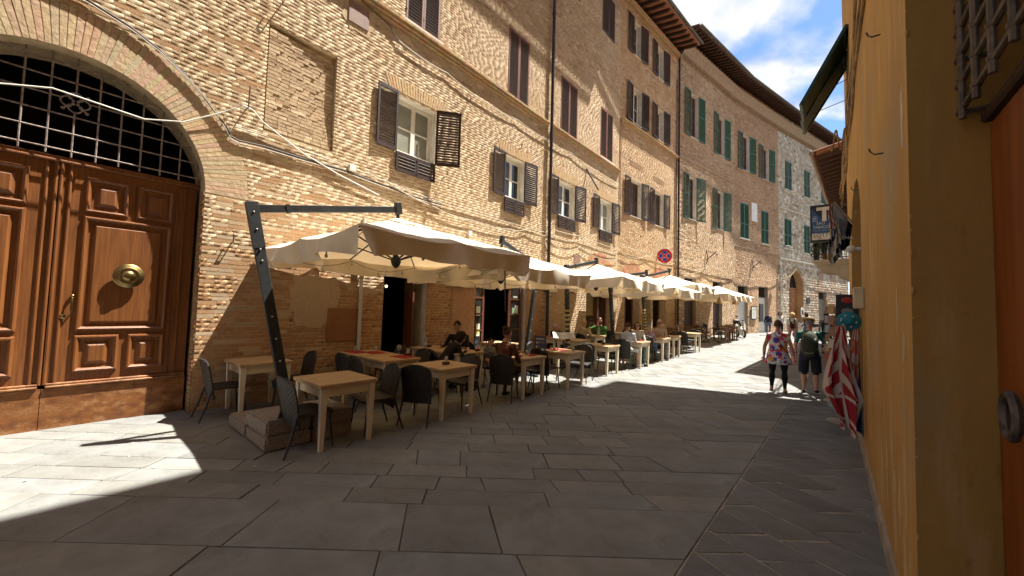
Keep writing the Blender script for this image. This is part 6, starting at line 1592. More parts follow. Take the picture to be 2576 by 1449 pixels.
# ---- cantilever parasols
def parasol(cs, coff, zc, zr, size_, mast_s, mast_off, boom_z, label, group='cream square parasols over the tables', rot=0, val=.30, tape=False, seed=0, lamp=False, sag=.10, mast_top=None, cord=False):
    c = sp_(cs, coff); t = empty('parasol', c, ARZ+R(rot), label, 'parasol', group); rr_ = random.Random(seed); hs = 1.0; HX, HY = (size_[0]/2, size_[1]/2) if isinstance(size_, tuple) else (size_/2, size_/2)
    def top(x, y):
        # square pyramid, cloth sagging between the ribs (corners and mid-sides carry ribs)
        r = max(abs(x)/HX, abs(y)/HY)
        x, y = x/HX, y/HY
        a = math.atan2(y, x); k = abs(math.sin(4*a)) if r > 0 else 0
        k = abs(math.sin(4*a))
        return zc+(zr-zc)*(r**1.06)-.060*k*r*r
    # canopy: polar grid over the square
    NA, NR = 96, 12; mb = MB(); vs = [(0, 0, zc)]
    def edge(a):
        ca, sa = math.cos(a), math.sin(a); m = max(abs(ca), abs(sa)); return ca/m*HX, sa/m*HY
    ang = [2*math.pi*i/NA+math.pi/4 for i in range(NA)]
    for j in range(1, NR+1):
        for a in ang: ex, ey = edge(a); vs.append((ex*j/NR, ey*j/NR, top(ex*j/NR, ey*j/NR)+.006*math.sin(a*23+j)*(j/NR)))
    fs = [(0, 1+i, 1+(i+1) % NA) for i in range(NA)]+[(1+(j-1)*NA+i, 1+j*NA+i, 1+j*NA+(i+1) % NA, 1+(j-1)*NA+(i+1) % NA) for j in range(1, NR) for i in range(NA)]
    mb.add(vs, fs); cano = mb.build('canopy', canvas_m, t, smooth=True, fix=False)
    # valance: four flaps, split at the corners, rippling
    for side in range(4):
        v = MB(); n = 40; rows = 7; ph = rr_.uniform(0, 6)
        M4 = Matrix.Rotation(side*math.pi/2, 3, 'Z')
        vv = []
        for j in range(rows+1):
            for i in range(n+1):
                hs, ws = (HX, HY) if side % 2 == 0 else (HY, HX); u = i/n; x = hs; y = -ws+2*ws*u; zt = top(*((M4 @ Vector((x, y, 0)))[:2])); q = j/rows
                scal = val*(.88+.16*math.cos(4*math.pi*(u-.5))+.05*math.sin(9*u+ph))
                if i in (0, n): scal *= .8
                gap = .08*q*(1 if u < .06 else -1 if u > .94 else 0)
                fold = (.075*math.sin(6.2*u*2+ph)+.05*math.sin(23*u+ph*2)+.028*math.sin(41*u+ph))*q-.05*q
                vv.append(M4 @ Vector((x+.02*q+fold, y+gap+.02*math.sin(17*u+ph)*q, zt-scal*q+.003)))
        v.add(vv, [(j*(n+1)+i, j*(n+1)+i+1, (j+1)*(n+1)+i+1, (j+1)*(n+1)+i) for j in range(rows) for i in range(n)])
        v.build('valance', canvas_m, t, smooth=True, fix=False)
    # crown cap
    cp = MB(); vs = [(0, 0, zc+.06)]
    for j in (1, 2, 3):
        for a in ang[::3]: ex, ey = edge(a); f = .26*j/3; vs.append((ex*f, ey*f, top(ex*f, ey*f)+.055-.012*j+.010*math.sin(a*9+j)))
    n = len(ang[::3]); cp.add(vs, [(0, 1+i, 1+(i+1) % n) for i in range(n)]+[(1+(j-1)*n+i, 1+j*n+i, 1+j*n+(i+1) % n, 1+(j-1)*n+(i+1) % n) for j in (1, 2) for i in range(n)]); cp.build('crown_cap', canvas_m, t, smooth=True, fix=False)
    # hub, ribs and struts
    hub = MB(); hz = zc-.68; hub.lathe([(.0, -.11), (.03, -.10), (.065, -.06), (.085, 0), (.075, .05), (.05, .09), (.03, .11)], 16, (0, 0, hz)); hub.tube([(0, 0, hz), (0, 0, boom_z)], .027, 10); smooth_angle(hub.build('hub', graph_m, t, fix=False))
    for k in range(8):
        a = k*math.pi/4; ex, ey = edge(a); r_ = MB(); r_.tube([(ex*.04, ey*.04, zc-.05), (ex*.5, ey*.5, top(ex*.5, ey*.5)-.03), (ex*.985, ey*.985, top(ex, ey)-.025)], (.013), 6); rb = r_.build('rib', graph_m, t, fix=False)
        s_ = MB(); s_.tube([(ex*.03, ey*.03, hz+.03), (ex*.52, ey*.52, top(ex*.52, ey*.52)-.045)], .012, 6); s_.build('strut', graph_m, t, fix=False)
    # boom and leaning mast, in parasol-local coordinates (local x = s, local y = into the wall)
    mt = mast_top or (mast_s, mast_off, boom_z); Rz = Matrix.Rotation(-R(rot), 3, 'Z')
    def L(s, off, z): return Rz @ Vector((s-cs, -(off-coff), z))
    top_p = L(*mt); end = Vector((0, 0, boom_z)); base = L(mast_s, mast_off, .03)
    d = (end-top_p).normalized(); sd = d.cross(Vector((0, 0, 1))).normalized(); upv = sd.cross(d)
    bm_ = MB(); rot3 = Matrix((d, sd, upv)).transposed()
    bm_.box((top_p+end)/2, ((end-top_p).length+.1, .065, .10), rot=rot3, bevel=.006); bm_.build('boom', graph_m, t)
    e2 = MB(); e2.box(end+Vector((0, 0, .02)), (.10, .09, .20), rot=rot3, bevel=.006); e2.build('boom_bracket', graph_m, t); e2 = MB(); e2.box(top_p+d*.42, (.04, .08, .12), rot=rot3); e2.build('boom_collar', graph_m, t)
    m = (top_p-base); ml = m.length; md = m.normalized(); ms = sd; mu = ms.cross(md).normalized(); rm = Matrix((md, ms, mu)).transposed()
    ma = MB(); ma.box((base+top_p)/2, (ml+.10, .085, .13), rot=rm, bevel=.008); ma.build('mast', graph_m, t)
    pl = MB(); pl.box(top_p-md*.22+ms*.0, (.62, .100, .14), rot=rm, bevel=.004); pl.box(base+md*.62+mu*.09, (.12, .07, .10), rot=rm, bevel=.01); pl.build('mast_bracket', graph_m, t)
    sc = MB()
    for f in (.05, .28, .55, .70, 1.45, 1.75, 2.05):
        for sg in (-1, 1): sc.sphere(top_p-md*f+ms*(.052*sg if f < .6 else .044*sg), .014, 8, 5)
    sc.build('bolts', mat('bright_bolt', (.7, .7, .68), None, 9, .3, metal=1), t, fix=False)
    ft = MB(); ft.box(base, (.9, .10, .05), bevel=.01); ft.box(base, (.10, .9, .05), bevel=.01); ft.build('cross_foot', graph_m, t)
    if tape:
        tp = MB(); yl = mat('hazard_yellow', (.55, .42, .15), None, 9, .6)
        for k in range(9): tp.box(base+md*(.55+k*.13)+ms*.0, (.065, .088, .133), rot=rm @ Matrix.Rotation(R(0), 3, 'X'))
        tp.build('hazard_tape', yl, t)
    if cord:
        q = MB(); q.tube([(HX*.75, -HY*.86, zr-.05), (HX*.78, -HY*.86, zr-.95)], .011, 6); q.build('hanging_strap', graph_m, t)
    # string of bulbs under the rim
    lt = MB(); bl = MB(); P = []
    for i in range(41):
        f = i/40*4; k = int(min(3, f)); u = f-k; M4 = Matrix.Rotation(k*math.pi/2, 3, 'Z'); hs, ws = (HX, HY) if k % 2 == 0 else (HY, HX); v_ = M4 @ Vector((hs*.93, (-ws+2*ws*u)*.93, 0)); P.append(Vector((v_.x, v_.y, top(v_.x, v_.y)-.10-.10*abs(math.sin(u*math.pi*2)))))
    lt.tube(P, .005, 4); lt.build('light_string', darkcable_m, t, fix=False)
    for i in range(1, 40, 2): bl.lathe([(.010, 0), (.010, -.03), (.018, -.045), (.022, -.065), (.012, -.085), (0, -.088)], 7, P[i])
    bl.build('bulbs', clear, t, fix=False)
    return t
parasol(2.25, 1.78, 3.10, 2.58, (3.0, 3.36), .74, 1.80, 3.30, 'nearest cream parasol hanging from a bent graphite mast', mast_top=(.22, 1.52, 2.92), seed=1, cord=True, rot=-1.5)
parasol(5.15, 1.55, 3.02, 2.50, 3.0, 6.4, 1.30, 3.22, 'second cream parasol, its mast leaning in from the right', mast_top=(7.0, 1.22, 2.82), seed=2)
parasol(9.62, 1.6, 3.05, 2.55, 3.2, 8.22, 1.50, 3.20, 'third cream parasol, its mast wrapped in striped hazard tape', mast_top=(8.05, 1.48, 2.85), seed=3, tape=True)
parasol(13.3, 1.8, 2.90, 2.42, 3.2, 11.4, 1.4, 3.1, 'fourth cream parasol beyond the hazard taped mast', mast_top=(11.0, 1.4, 2.75), seed=4)
parasol(16.9, 1.5, 3.2, 2.70, 3.2, 15.0, 1.2, 3.45, 'fifth cream parasol near the no stopping sign', mast_top=(14.6, 1.1, 3.0), seed=5, tape=True)
parasol(20.3, 2.0, 3.0, 2.45, 3.2, 20.3, 2.0, 3.0, 'sixth parasol, white in the sun above the bicycle', seed=6)
parasol(23.6, 2.1, 3.0, 2.45, 3.2, 23.6, 2.1, 3.0, 'farthest white parasol above the brown tables', seed=7)
# rattan lamp shades
for i, (s, off, lb) in enumerate(((18.4, 3.3, 'rattan lamp shade hanging at the corner of the sixth parasol'), (21.9, 3.3, 'rattan lamp shade hanging between the last two parasols'))):
    q = MB(); q.lathe([(.06, .28), (.17, 0), (.165, 0), (.055, .28)], 16); q.tube([(0, 0, .28), (0, 0, .55)], .008, 5); p = sp_(s, off); o = q.build('lamp_shade', mat('rattan_shade', (.52, .33, .16), (.40, .24, .10), 40, .8, transl=.3), None, fix=False, loc=(p.x, p.y, p.z+2.0)); thing(o, lb, 'lamp')
# no-stopping sign on the drainpipe
ns = empty('no_stopping_sign', B.w(18.65, 4.55, .30), B.rz, 'round blue and red no stopping sign beside the black drainpipe', 'road sign')
def disc(mb, r0, r1, y, n=36):
    vs = [(r*math.cos(2*math.pi*i/n), y, r*math.sin(2*math.pi*i/n)) for r in (r0, r1) for i in range(n)]
    mb.add(vs, [(i, (i+1) % n, n+(i+1) % n, n+i) for i in range(n)])
Rr = .37
sr = mat('sign_bright_red', (.52, .015, .03), None, 4, .35); sb = mat('sign_royal_blue', (.015, .045, .32), None, 4, .35)
def facep(mb): return mb
TURN = Matrix.Rotation(R(-58), 4, 'Z')     # the disc faces a little towards the approaching street
q = MB(); q.lathe([(0, .012), (Rr, .012), (Rr, 0), (0, 0)], 36, (0, 0, 0), 'y'); q.xf(TURN); q.build('back_plate', mat('sign_grey', (.4, .4, .4), None, 4, .5), ns)
q = MB(); q.lathe([(0, .002), (Rr*.995, .002)], 36, (0, -.014, 0), 'y'); q.xf(TURN); q.build('white_edge', wht, ns)
q = MB(); disc(q, Rr*.72, Rr*.97, -.018); q.xf(TURN); q.build('red_ring', sr, ns)
q = MB(); disc(q, .001, Rr*.70, -.0185); q.xf(TURN); q.build('blue_field', sb, ns)
q = MB()
for a in (45, -45): q.box((0, -.021-.0004*(a > 0), 0), (Rr*1.42, .003, .075), rot=Matrix.Rotation(R(a), 3, 'Y'))
q.xf(TURN); q.build('red_cross', sr, ns)
q = MB()
for a in (45, -45):
    for sgn in (-1, 1): q.box(Matrix.Rotation(R(a), 3, 'Y') @ Vector((0, -.0195, sgn*.046)), (Rr*1.40, .002, .012), rot=Matrix.Rotation(R(a), 3, 'Y'))
q.xf(TURN); q.build('white_lines', wht, ns)
q = MB(); q.tube([(0, .02, .1), (0, .2, .1)], .02, 6); q.build('sign_arm', iron_m, ns)
t = empty('arrow_plate', B.w(19.55, 4.75, .03), B.rz, 'narrow white plate with up and down arrows left of the round sign', 'sign'); q = MB(); q.box((0, -.01, 0), (.20, .02, .75)); q.build('plate', wht, t)
q = MB(); q.box((0, -.022, .0), (.025, .004, .5)); 
for sg in (1, -1): q.prism([(-.06, .22*sg), (.06, .22*sg), (0, .34*sg)], (0, .004, 0), o=(0, -.026, 0))
q.build('arrows', frm, t)
# framed poster and blackboard on the reddish house
t = empty('menu_poster', E_.w(31.2, 1.78, .03), E_.rz, 'framed white poster on the reddish brick between pale doors', 'poster'); q = MB(); q.box((0, -.015, 0), (.80, .03, .95)); q.build('frame', frm, t); q = MB(); q.box((0, -.032, 0), (.66, .006, .81)); q.build('sheet', notice, t); q = MB()
q.tube([(.22*math.cos(a), -.036, .18+.12*math.sin(a)) for a in np.linspace(0, math.pi, 12)], .012, 5)
for k in range(4): q.box((0, -.036, .05-.1*k), (.30-.04*k, .003, .02))
q.build('print', fgry, t)
t = empty('blackboard', E_.w(32.72, 1.80, -.14), E_.rz, 'tall blackboard with chalk writing on the pale door', 'blackboard'); q = MB(); q.box((0, -.02, 0), (.62, .04, 1.30)); q.build('board', frm, t); q = MB()
for k in range(12): q.box((random.uniform(-.06, .06), -.041, .56-.1*k), (random.uniform(.25, .45), .003, .018))
q.build('chalk', fgry, t)
q = MB(); q.box((0, -.02, 0), (.62, .04, .50)); o = q.build('wall_plaque', frm, None, loc=D.w(40.65, 2.95, .03)); o.rotation_euler = (0, 0, D.rz); thing(o, 'black plaque right of the pointed brown portal', 'plaque')
t = empty('portal_notice', D.w(39.45, 1.95, .03), D.rz, 'oval white notice on the right portal jamb', 'notice'); q = MB(); q.lathe([(0, .0), (.30, .0), (.30, .03), (0, .03)], 24, (0, 0, 0), 'y'); q.v = [(x, y, z*1.35) for x, y, z in q.v]; q.build('plate', wht, t); q = MB(); q.box((0, -.036, 0), (.30, .006, .36)); q.build('panel', frm, t)

# ---- two wheelers
tyre = mat('rubber', (.016, .016, .017), None, 20, .8); chrome = mat('chrome', (.7, .7, .7), None, 9, .15, metal=1); scw = mat('scooter_white', (.70, .69, .65), None, 5, .25); blk = mat('black_plastic', (.018, .018, .020), None, 9, .45)
def wheel(par, c, r, w=.05, spokes=0, name='wheel'):
    wq = MB(); wq.tube([(c[0]+(r-w/2)*math.cos(a), c[1], c[2]+(r-w/2)*math.sin(a)) for a in np.linspace(0, 6.283, 25)], w/2, 8); wo = wq.build(name, tyre, par, fix=False, smooth=True)
    rq = MB(); rq.tube([(c[0]+(r-w)*math.cos(a), c[1], c[2]+(r-w)*math.sin(a)) for a in np.linspace(0, 6.283, 25)], .012, 6)
    if spokes:
        for k in range(spokes): a = 6.283*k/spokes; rq.tube([c, (c[0]+(r-w)*math.cos(a), c[1], c[2]+(r-w)*math.sin(a))], .003, 4)
    else: rq.lathe([(0, -w*.5), (r*.6, -w*.42), (r*.6, w*.42), (0, w*.5)], 16, c, 'y')
    rq.build('rim', chrome, wo, fix=False)
def scooter(loc, rz, label):
    t = empty('motor_scooter', loc, rz, label, 'scooter')
    wheel(t, (.62, 0, .25), .25, .11); wheel(t, (-.62, 0, .25), .25, .12)
    b = MB(); b.tube([(.50, 0, .34), (.42, 0, .72), (.36, 0, .98)], [(.05, .14), (.06, .20), (.05, .15)], 12); b.tube([(.62, 0, .50), (.50, 0, .62), (.45, 0, .86)], [.05, .11, .10], 10); b.tube([(.78, 0, .44), (.62, 0, .53), (.46, 0, .46)], [(.03, .08), (.05, .09), (.03, .07)], 8)
    b.tube([(.40, 0, .32), (.0, 0, .27), (-.2, 0, .34)], [(.05, .17), (.05, .18), (.06, .16)], 10); b.tube([(.02, 0, .42), (-.30, 0, .58), (-.70, 0, .68), (-.86, 0, .70)], [(.13, .13), (.20, .19), (.13, .17), (.03, .06)], 12); smooth_angle(b.build('body_shell', scw, t, fix=False), 60)
    s = MB(); s.tube([(.06, 0, .76), (-.20, 0, .79), (-.45, 0, .82), (-.72, 0, .85)], [(.04, .10), (.05, .15), (.05, .16), (.04, .11)], 10); smooth_angle(s.build('seat', blk, t, fix=False), 60)
    h = MB(); h.tube([(.36, -.34, 1.02), (.40, 0, 1.02), (.36, .34, 1.02)], .018, 8); h.tube([(.40, 0, .9), (.38, 0, 1.06)], .05, 8); h.tube([(.36, .22, 1.03), (.30, .30, 1.22)], .008, 5); h.tube([(.36, -.22, 1.03), (.30, -.30, 1.22)], .008, 5); h.sphere((.29, .31, 1.26), (.02, .07, .045), 8, 6); h.sphere((.29, -.31, 1.26), (.02, .07, .045), 8, 6); h.build('handlebar', blk, t, fix=False)
    l = MB(); l.sphere((.50, 0, .80), (.05, .09, .08), 10, 8); l.build('headlight', chrome, t, fix=False, smooth=True)
    m = MB(); m.tube([(-.30, -.16, .28), (-.75, -.18, .36)], [.035, .05], 8); m.build('exhaust', chrome, t, fix=False); tb = MB(); tb.box((-.98, 0, .92), (.34, .36, .30), bevel=.05); tb.build('top_box', blk, t)
scooter(sp_(26.0, 2.9)+Vector((0, 0, 0)), ARZ+R(205), 'white and black motor scooter parked beside the farthest brown table')
scooter(Vector((18.2, 23.6, gz(18.2, 23.6))), ARZ+R(70), 'motor scooter parked behind the long haired woman on the right')
def bicycle():
    p = sp_(20.3, 2.45); t = empty('bicycle', p, ARZ+R(-62), 'black city bicycle standing in the shade by the wooden chairs', 'bicycle')
    wheel(t, (.52, 0, .34), .34, .035, 18); wheel(t, (-.52, 0, .34), .34, .035, 18)
    f = MB()
    for a, b in (((-.52, 0, .34), (-.05, 0, .30)), ((-.05, 0, .30), (-.20, 0, .80)), ((-.20, 0, .78), (-.52, 0, .34)), ((-.05, 0, .30), (.38, 0, .72)), ((-.16, 0, .66), (.36, 0, .80)), ((.36, 0, .86), (.44, 0, .60)), ((.44, 0, .60), (.52, 0, .34)), ((.36, 0, .86), (.33, 0, .98))): f.tube([a, b], .016, 6)
    f.build('frame', blk, t, fix=False); h = MB(); h.tube([(.18, -.28, 1.02), (.30, -.20, 1.0), (.33, 0, .98), (.30, .20, 1.0), (.18, .28, 1.02)], .012, 6); h.build('handlebar', blk, t, fix=False)
    s = MB(); s.tube([(-.08, 0, .86), (-.22, 0, .88), (-.34, 0, .88)], [(.02, .03), (.03, .08), (.03, .09)], 8); s.tube([(-.20, 0, .78), (-.22, 0, .87)], .013, 6); s.build('saddle', blk, t, fix=False)
    c = MB(); c.lathe([(.0, -.01), (.09, -.008), (.09, .008), (0, .01)], 16, (-.05, -.03, .30), 'y'); c.tube([(-.05, -.05, .30), (.05, -.06, .18)], .010, 5); c.tube([(-.05, .05, .30), (-.15, .06, .42)], .010, 5); c.box((-.50, 0, .72), (.30, .14, .02)); c.tube([(-.36, .02, .70), (-.60, .06, .36)], .008, 5); c.build('crank_and_rack', chrome, t, fix=False)
bicycle()
q = MB(); q.box((0, 0, .42), (.9, .25, .05)); q.box((-.4, 0, .2), (.06, .22, .4)); q.box((.4, 0, .2), (.06, .22, .4)); q.box((0, 0, .53), (.7, .16, .16), bevel=.02); o = q.build('serving_shelf', mat('paper_lined_shelf', (.5, .42, .3), (.35, .25, .15), 5, .7), None, loc=sp_(17.3, 1.0)+Vector((0, 0, .35))); o.rotation_euler = (0, 0, ARZ); thing(o, 'small shelf with pale box against the wall in shade', 'shelf')

# scraps of white paper on the sunlit paving
for i, (x, y) in enumerate(((-4.05, 4.20), (-3.55, 3.95), (-4.9, 4.9), (-3.3, 4.6), (-4.4, 3.6), (-2.6, 4.05), (-.6, 4.6))):
    q = MB(); a = random.uniform(0, 3); s_ = random.uniform(.012, .03)
    q.add([Vector((s_*math.cos(a+k*1.57)*random.uniform(.6, 1.2), s_*.7*math.sin(a+k*1.57), .003+.006*(k % 2))) for k in range(4)]+[Vector((0, 0, .001))], [(0, 1, 2, 3), (0, 4, 1), (2, 4, 3)])
    o = q.build('paper_scrap', notice, None, fix=False, loc=(x, y, gz(x, y)+.002)); thing(o, ('paper scrap on sunlit paving below the shadow of the parasol boom', 'paper scrap close to the edge of the big shadow on the sunlit paving', 'paper scrap nearest the foot of the portal door', 'paper scrap beside the tip of the triangular shadow by the ballast blocks', 'paper scrap on sunlit paving furthest out at the left', 'paper scrap in the shade in front of the nearest ballast block', 'paper scrap on shaded paving before the table with the menu caddy')[i], 'litter', 'paper scraps on the paving')

# ---------------------------------------------------------------- people
def cmat(name, c, c2=None, sc=14): return mat(name, c, c2 or tuple(x*.72 for x in c), sc, .85, .12, 50, spec=.2)
skins = {'pale': mat('skin_pale', (.56, .34, .25), (.50, .28, .20), 9, .55), 'tan': mat('skin_tan', (.46, .25, .165), (.40, .21, .135), 9, .55)}
_shoe = cmat('dark_shoe', (.03, .028, .028)); 
def rot_x(a): return Matrix.Rotation(a, 3, 'X')
def person(loc, rz, label, h=1.70, skin='tan', pose='stand', shirt=None, sleeve='short', legs=None, leglen='long', shoes=None, hair=None, hairstyle='short', lean=0.0, headturn=0.0, headnod=0.0,
           arms=None, girth=1.0, stride=0.10, female=False, vox=.016, glasses=False, group=None, child=False, seat_h=.47, legspread=.10, hips=1.0):
    """local frame: +y is where the person faces, origin on the ground (standing) or under the pelvis (sitting)"""
    t = empty('person', loc, rz, label, 'person', group); k = h/1.75; sk = skins[skin]
    MBt = MB(); tags = []     # vertex tags
    def tube(path, rad, tg, n=10, cap=True):
        b = len(MBt.v); MBt.tube(path, rad, n, cap)
        ptags = tg if isinstance(tg, list) else [tg]*len(path)
        for i in range(len(path)): tags.extend([ptags[i]]*n)
    def V(x, y, z): return Vector((x, y, z))*k
    sit = pose == 'sit'
    pel = Vector((0, 0, (.955*k if not sit else seat_h+.10*k)))
    TL = rot_x(-lean)
    def T(x, y, z): return pel+TL @ V(x, y, z)     # torso frame, origin at the pelvis
    g = girth; sw = (.170 if female else .190); hp = (.105 if female else .095)*hips
    # torso as one lofted column up to the neck
    rings = [(-.10, .0, .13*hips, .105), (.0, -.005, .165*hips*g, .115*g), (.09, 0, .150*g, .105*g), (.17, .005, (.128 if female else .145)*g, .100*g), (.29, .012, .150*g, .115*g), (.38, .008, .165*g, .110), (.445, 0, .150, .088), (.485, -.005, .085, .066), (.52, 0, .056, .058), (.57, .010, .053, .058)]
    b = len(MBt.v); n = 16
    for (z, y, rx, ry) in rings:
        for i in range(n): a = 2*math.pi*i/n; MBt.v.append(tuple(T(rx*math.cos(a), y+ry*math.sin(a), z))); tags.append('neck' if z >= .515 else ('hip' if z < .08 else 'torso'))
    for j in range(len(rings)-1):
        for i in range(n): MBt.f.append([b+j*n+i, b+j*n+(i+1) % n, b+(j+1)*n+(i+1) % n, b+(j+1)*n+i]); MBt.m.append(0); MBt.t.append((1, 1, 1))
    MBt.f.append([b+i for i in range(n)][::-1]); MBt.f.append([b+(len(rings)-1)*n+i for i in range(n)]); MBt.m += [0, 0]; MBt.t += [(1, 1, 1)]*2
    if female: 
        for sx in (-1, 1): b0 = len(MBt.v); MBt.sphere(T(sx*.07, .085, .315), .062*k*g, 10, 8); tags.extend(['torso']*(len(MBt.v)-b0))
    # head
    hc = T(0, .025, .675); HR = TL @ Matrix.Rotation(headturn, 3, 'Z') @ rot_x(-headnod)
    hs = k*(1.22 if child else 1.0)
    def Hh(x, y, z): return hc+HR @ (Vector((x, y, z))*hs)
    hr = [(-.115, .035, .028, .030), (-.10, .030, .046, .050), (-.07, .012, .060, .074), (-.02, .0, .070, .090), (.03, -.004, .076, .096), (.075, -.008, .068, .086), (.105, -.012, .045, .056), (.118, -.012, .014, .018)]
    b = len(MBt.v); n = 14
    for (z, y, rx, ry) in hr:
        for i in range(n): a = 2*math.pi*i/n; MBt.v.append(tuple(Hh(rx*math.cos(a), y+ry*math.sin(a), z))); tags.append('head')
    for j in range(len(hr)-1):
        for i in range(n): MBt.f.append([b+j*n+i, b+j*n+(i+1) % n, b+(j+1)*n+(i+1) % n, b+(j+1)*n+i]); MBt.m.append(0); MBt.t.append((1, 1, 1))
    MBt.f.append([b+i for i in range(n)][::-1]); MBt.f.append([b+(len(hr)-1)*n+i for i in range(n)]); MBt.m += [0, 0]; MBt.t += [(1, 1, 1)]*2
    tube([Hh(0, .080, .025), Hh(0, .110, -.025), Hh(0, .085, -.045)], [.008*hs, .017*hs, .010*hs], 'head', 7)
    for sx in (-1, 1): b0 = len(MBt.v); MBt.sphere(Hh(sx*.078, -.008, -.012), (.012*hs, .022*hs, .032*hs), 8, 6); tags.extend(['head']*(len(MBt.v)-b0))
    tube([Hh(-.022, .088, -.066), Hh(0, .094, -.064), Hh(.022, .088, -.066)], [.005*hs, .009*hs, .005*hs], 'lip', 6)
    # legs
    for sx in (-1, 1):
        if sit:
            hip = T(sx*hp, .0, -.02); kn = Vector((sx*(hp+legspread)*k, .43*k, seat_h+.055*k)); an = Vector((sx*(hp+legspread*.9)*k, (.40+(.10 if sx > 0 else -.08))*k, .075*k))
            if child: kn = Vector((sx*.07*k, .30*k, seat_h+.05*k)); an = Vector((sx*.07*k, .34*k, seat_h-.26*k))
        else:
            st = stride*sx; hip = T(sx*hp, .0, -.03); kn = Vector((sx*(hp+.015)*k, (st*.9+(.05 if st < 0 else .03))*k, .505*k)); an = Vector((sx*(hp+.02)*k, st*2.0*k-(.02*k), (.085+(.035 if st < 0 else 0))*k))
        tg2 = 'calf'
        tube([hip, hip.lerp(kn, .35), hip.lerp(kn, .8), kn], [.088*k*g, .082*k*g, .060*k*g, .054*k], ['hip', 'thigh', 'thigh', 'knee'], 12)
        tube([kn, kn.lerp(an, .30)+Vector((0, -.016*k, 0)), kn.lerp(an, .75), an], [.053*k, .058*k*g, .040*k, .036*k], ['knee', 'calf', 'calf', 'ankle'], 10)
        fd = Vector((sx*.12, 1, 0)).normalized(); zf = an.z-.05*k
        tube([an+Vector((0, -.05*k, -.035*k)), an+Vector((0, 0, -.03*k)), an+fd*.09*k+Vector((0, 0, -.048*k)), an+fd*.185*k+Vector((0, 0, -.056*k))], [(.030*k, .030*k), (.042*k, .038*k), (.046*k, .030*k), (.034*k, .020*k)], 'foot', 10)
    # arms
    arms = arms or {}
    for sx in (-1, 1):
        sh = T(sx*sw, 0, .435); side = 'r' if sx > 0 else 'l'
        if side in arms:
            el = pel+Vector(arms[side][0])*k if not isinstance(arms[side][0], str) else None; wr = pel+Vector(arms[side][1])*k
        else:
            sw_ = -stride*sx*1.2 if not sit else 0
            el = sh+V(sx*.045, -.03+sw_*.8, -.285); wr = el+V(sx*.005, .05+sw_*1.3, -.245)
        tube([T(sx*sw*.72, 0, .43), sh, sh.lerp(el, .5), el], [.055*k, .060*k*min(g, 1.1), .047*k, .040*k], ['torso', 'uarm', 'uarm', 'elbow'], 10)
        tube([el, el.lerp(wr, .3), wr], [.039*k, .040*k, .026*k], ['elbow', 'farm', 'wrist'], 10)
        d = (wr-el).normalized(); ac = d.cross(Vector((0, 0, 1)));
        if ac.length < .2: ac = Vector((0, 1, 0)) if abs(d.y) < .8 else Vector((1, 0, 0))
        ac = (ac-d*ac.dot(d)).normalized(); pn = d.cross(ac).normalized()
        if sx < 0: pn = -pn
        tube([wr, wr+d*.045*k, wr+d*.085*k], [(.024*k, .017*k), (.036*k, .016*k), (.036*k, .014*k)], 'hand', 8)
        for fi, (off, ln) in enumerate(((-.026, .064), (-.009, .076), (.009, .071), (.025, .056))):
            p0 = wr+d*.075*k+ac*off*k; p1 = p0+d*ln*.55*k-pn*.008*k; p2 = p0+d*ln*.85*k-pn*.026*k
            tube([p0, p1, p2], [.0095*k, .009*k, .0075*k], 'hand', 6)
        p0 = wr+d*.025*k-ac*.028*k; tube([p0, p0+d*.03*k-ac*.028*k-pn*.008*k, p0+d*.058*k-ac*.034*k-pn*.018*k], [.0115*k, .0105*k, .008*k], 'hand', 6)
    me = bpy.data.meshes.new('body'); me.from_pydata(MBt.v, [], MBt.f); tmp = bpy.data.objects.new('body_tmp', me); COL.objects.link(tmp)
    md = tmp.modifiers.new('r', 'REMESH'); md.mode = 'VOXEL'; md.voxel_size = vox*.62; md.use_smooth_shade = True
    m2 = tmp.modifiers.new('s', 'SMOOTH'); m2.factor = .5; m2.iterations = 3
    bpy.context.view_layer.update(); ev = tmp.evaluated_get(bpy.context.evaluated_depsgraph_get()); nm = bpy.data.meshes.new_from_object(ev); bpy.data.objects.remove(tmp); nm.name = 'body'
    kd = kdtree.KDTree(len(MBt.v))
    for i, v in enumerate(MBt.v): kd.insert(v, i)
    kd.balance()
    lm = legs or cmat('trouser_black', (.02, .02, .022)); sm = shirt or cmat('shirt_grey', (.3, .3, .3)); so = shoes or _shoe
    lipm = mat('lips', (.36, .13, .10), None, 9, .5); nm.materials.clear()
    for m in (sk, sm, lm, so, lipm): nm.materials.append(m)
    mp = {'head': 0, 'neck': 0, 'hand': 0, 'wrist': 0 if sleeve != 'long' else 1, 'torso': 1, 'hip': 2, 'thigh': 2, 'knee': 2 if leglen in ('long', 'knee', 'crop') else 0, 'calf': 2 if leglen in ('long', 'crop') else 0, 'ankle': 2 if leglen == 'long' else 0, 'foot': 3,
          'uarm': 1 if sleeve != 'none' else 0, 'elbow': 1 if sleeve == 'long' else 0, 'farm': 1 if sleeve == 'long' else 0, 'lip': 4}
    if sit and leglen == 'short': mp['knee'] = 0
    mi = []
    for p in nm.polygons: mi.append(mp[tags[kd.find(p.center)[1]]])
    nm.polygons.foreach_set('material_index', mi); nm.polygons.foreach_set('use_smooth', [True]*len(nm.polygons)); nm.update()
    bo = bpy.data.objects.new('body', nm); COL.objects.link(bo); bo.parent = t
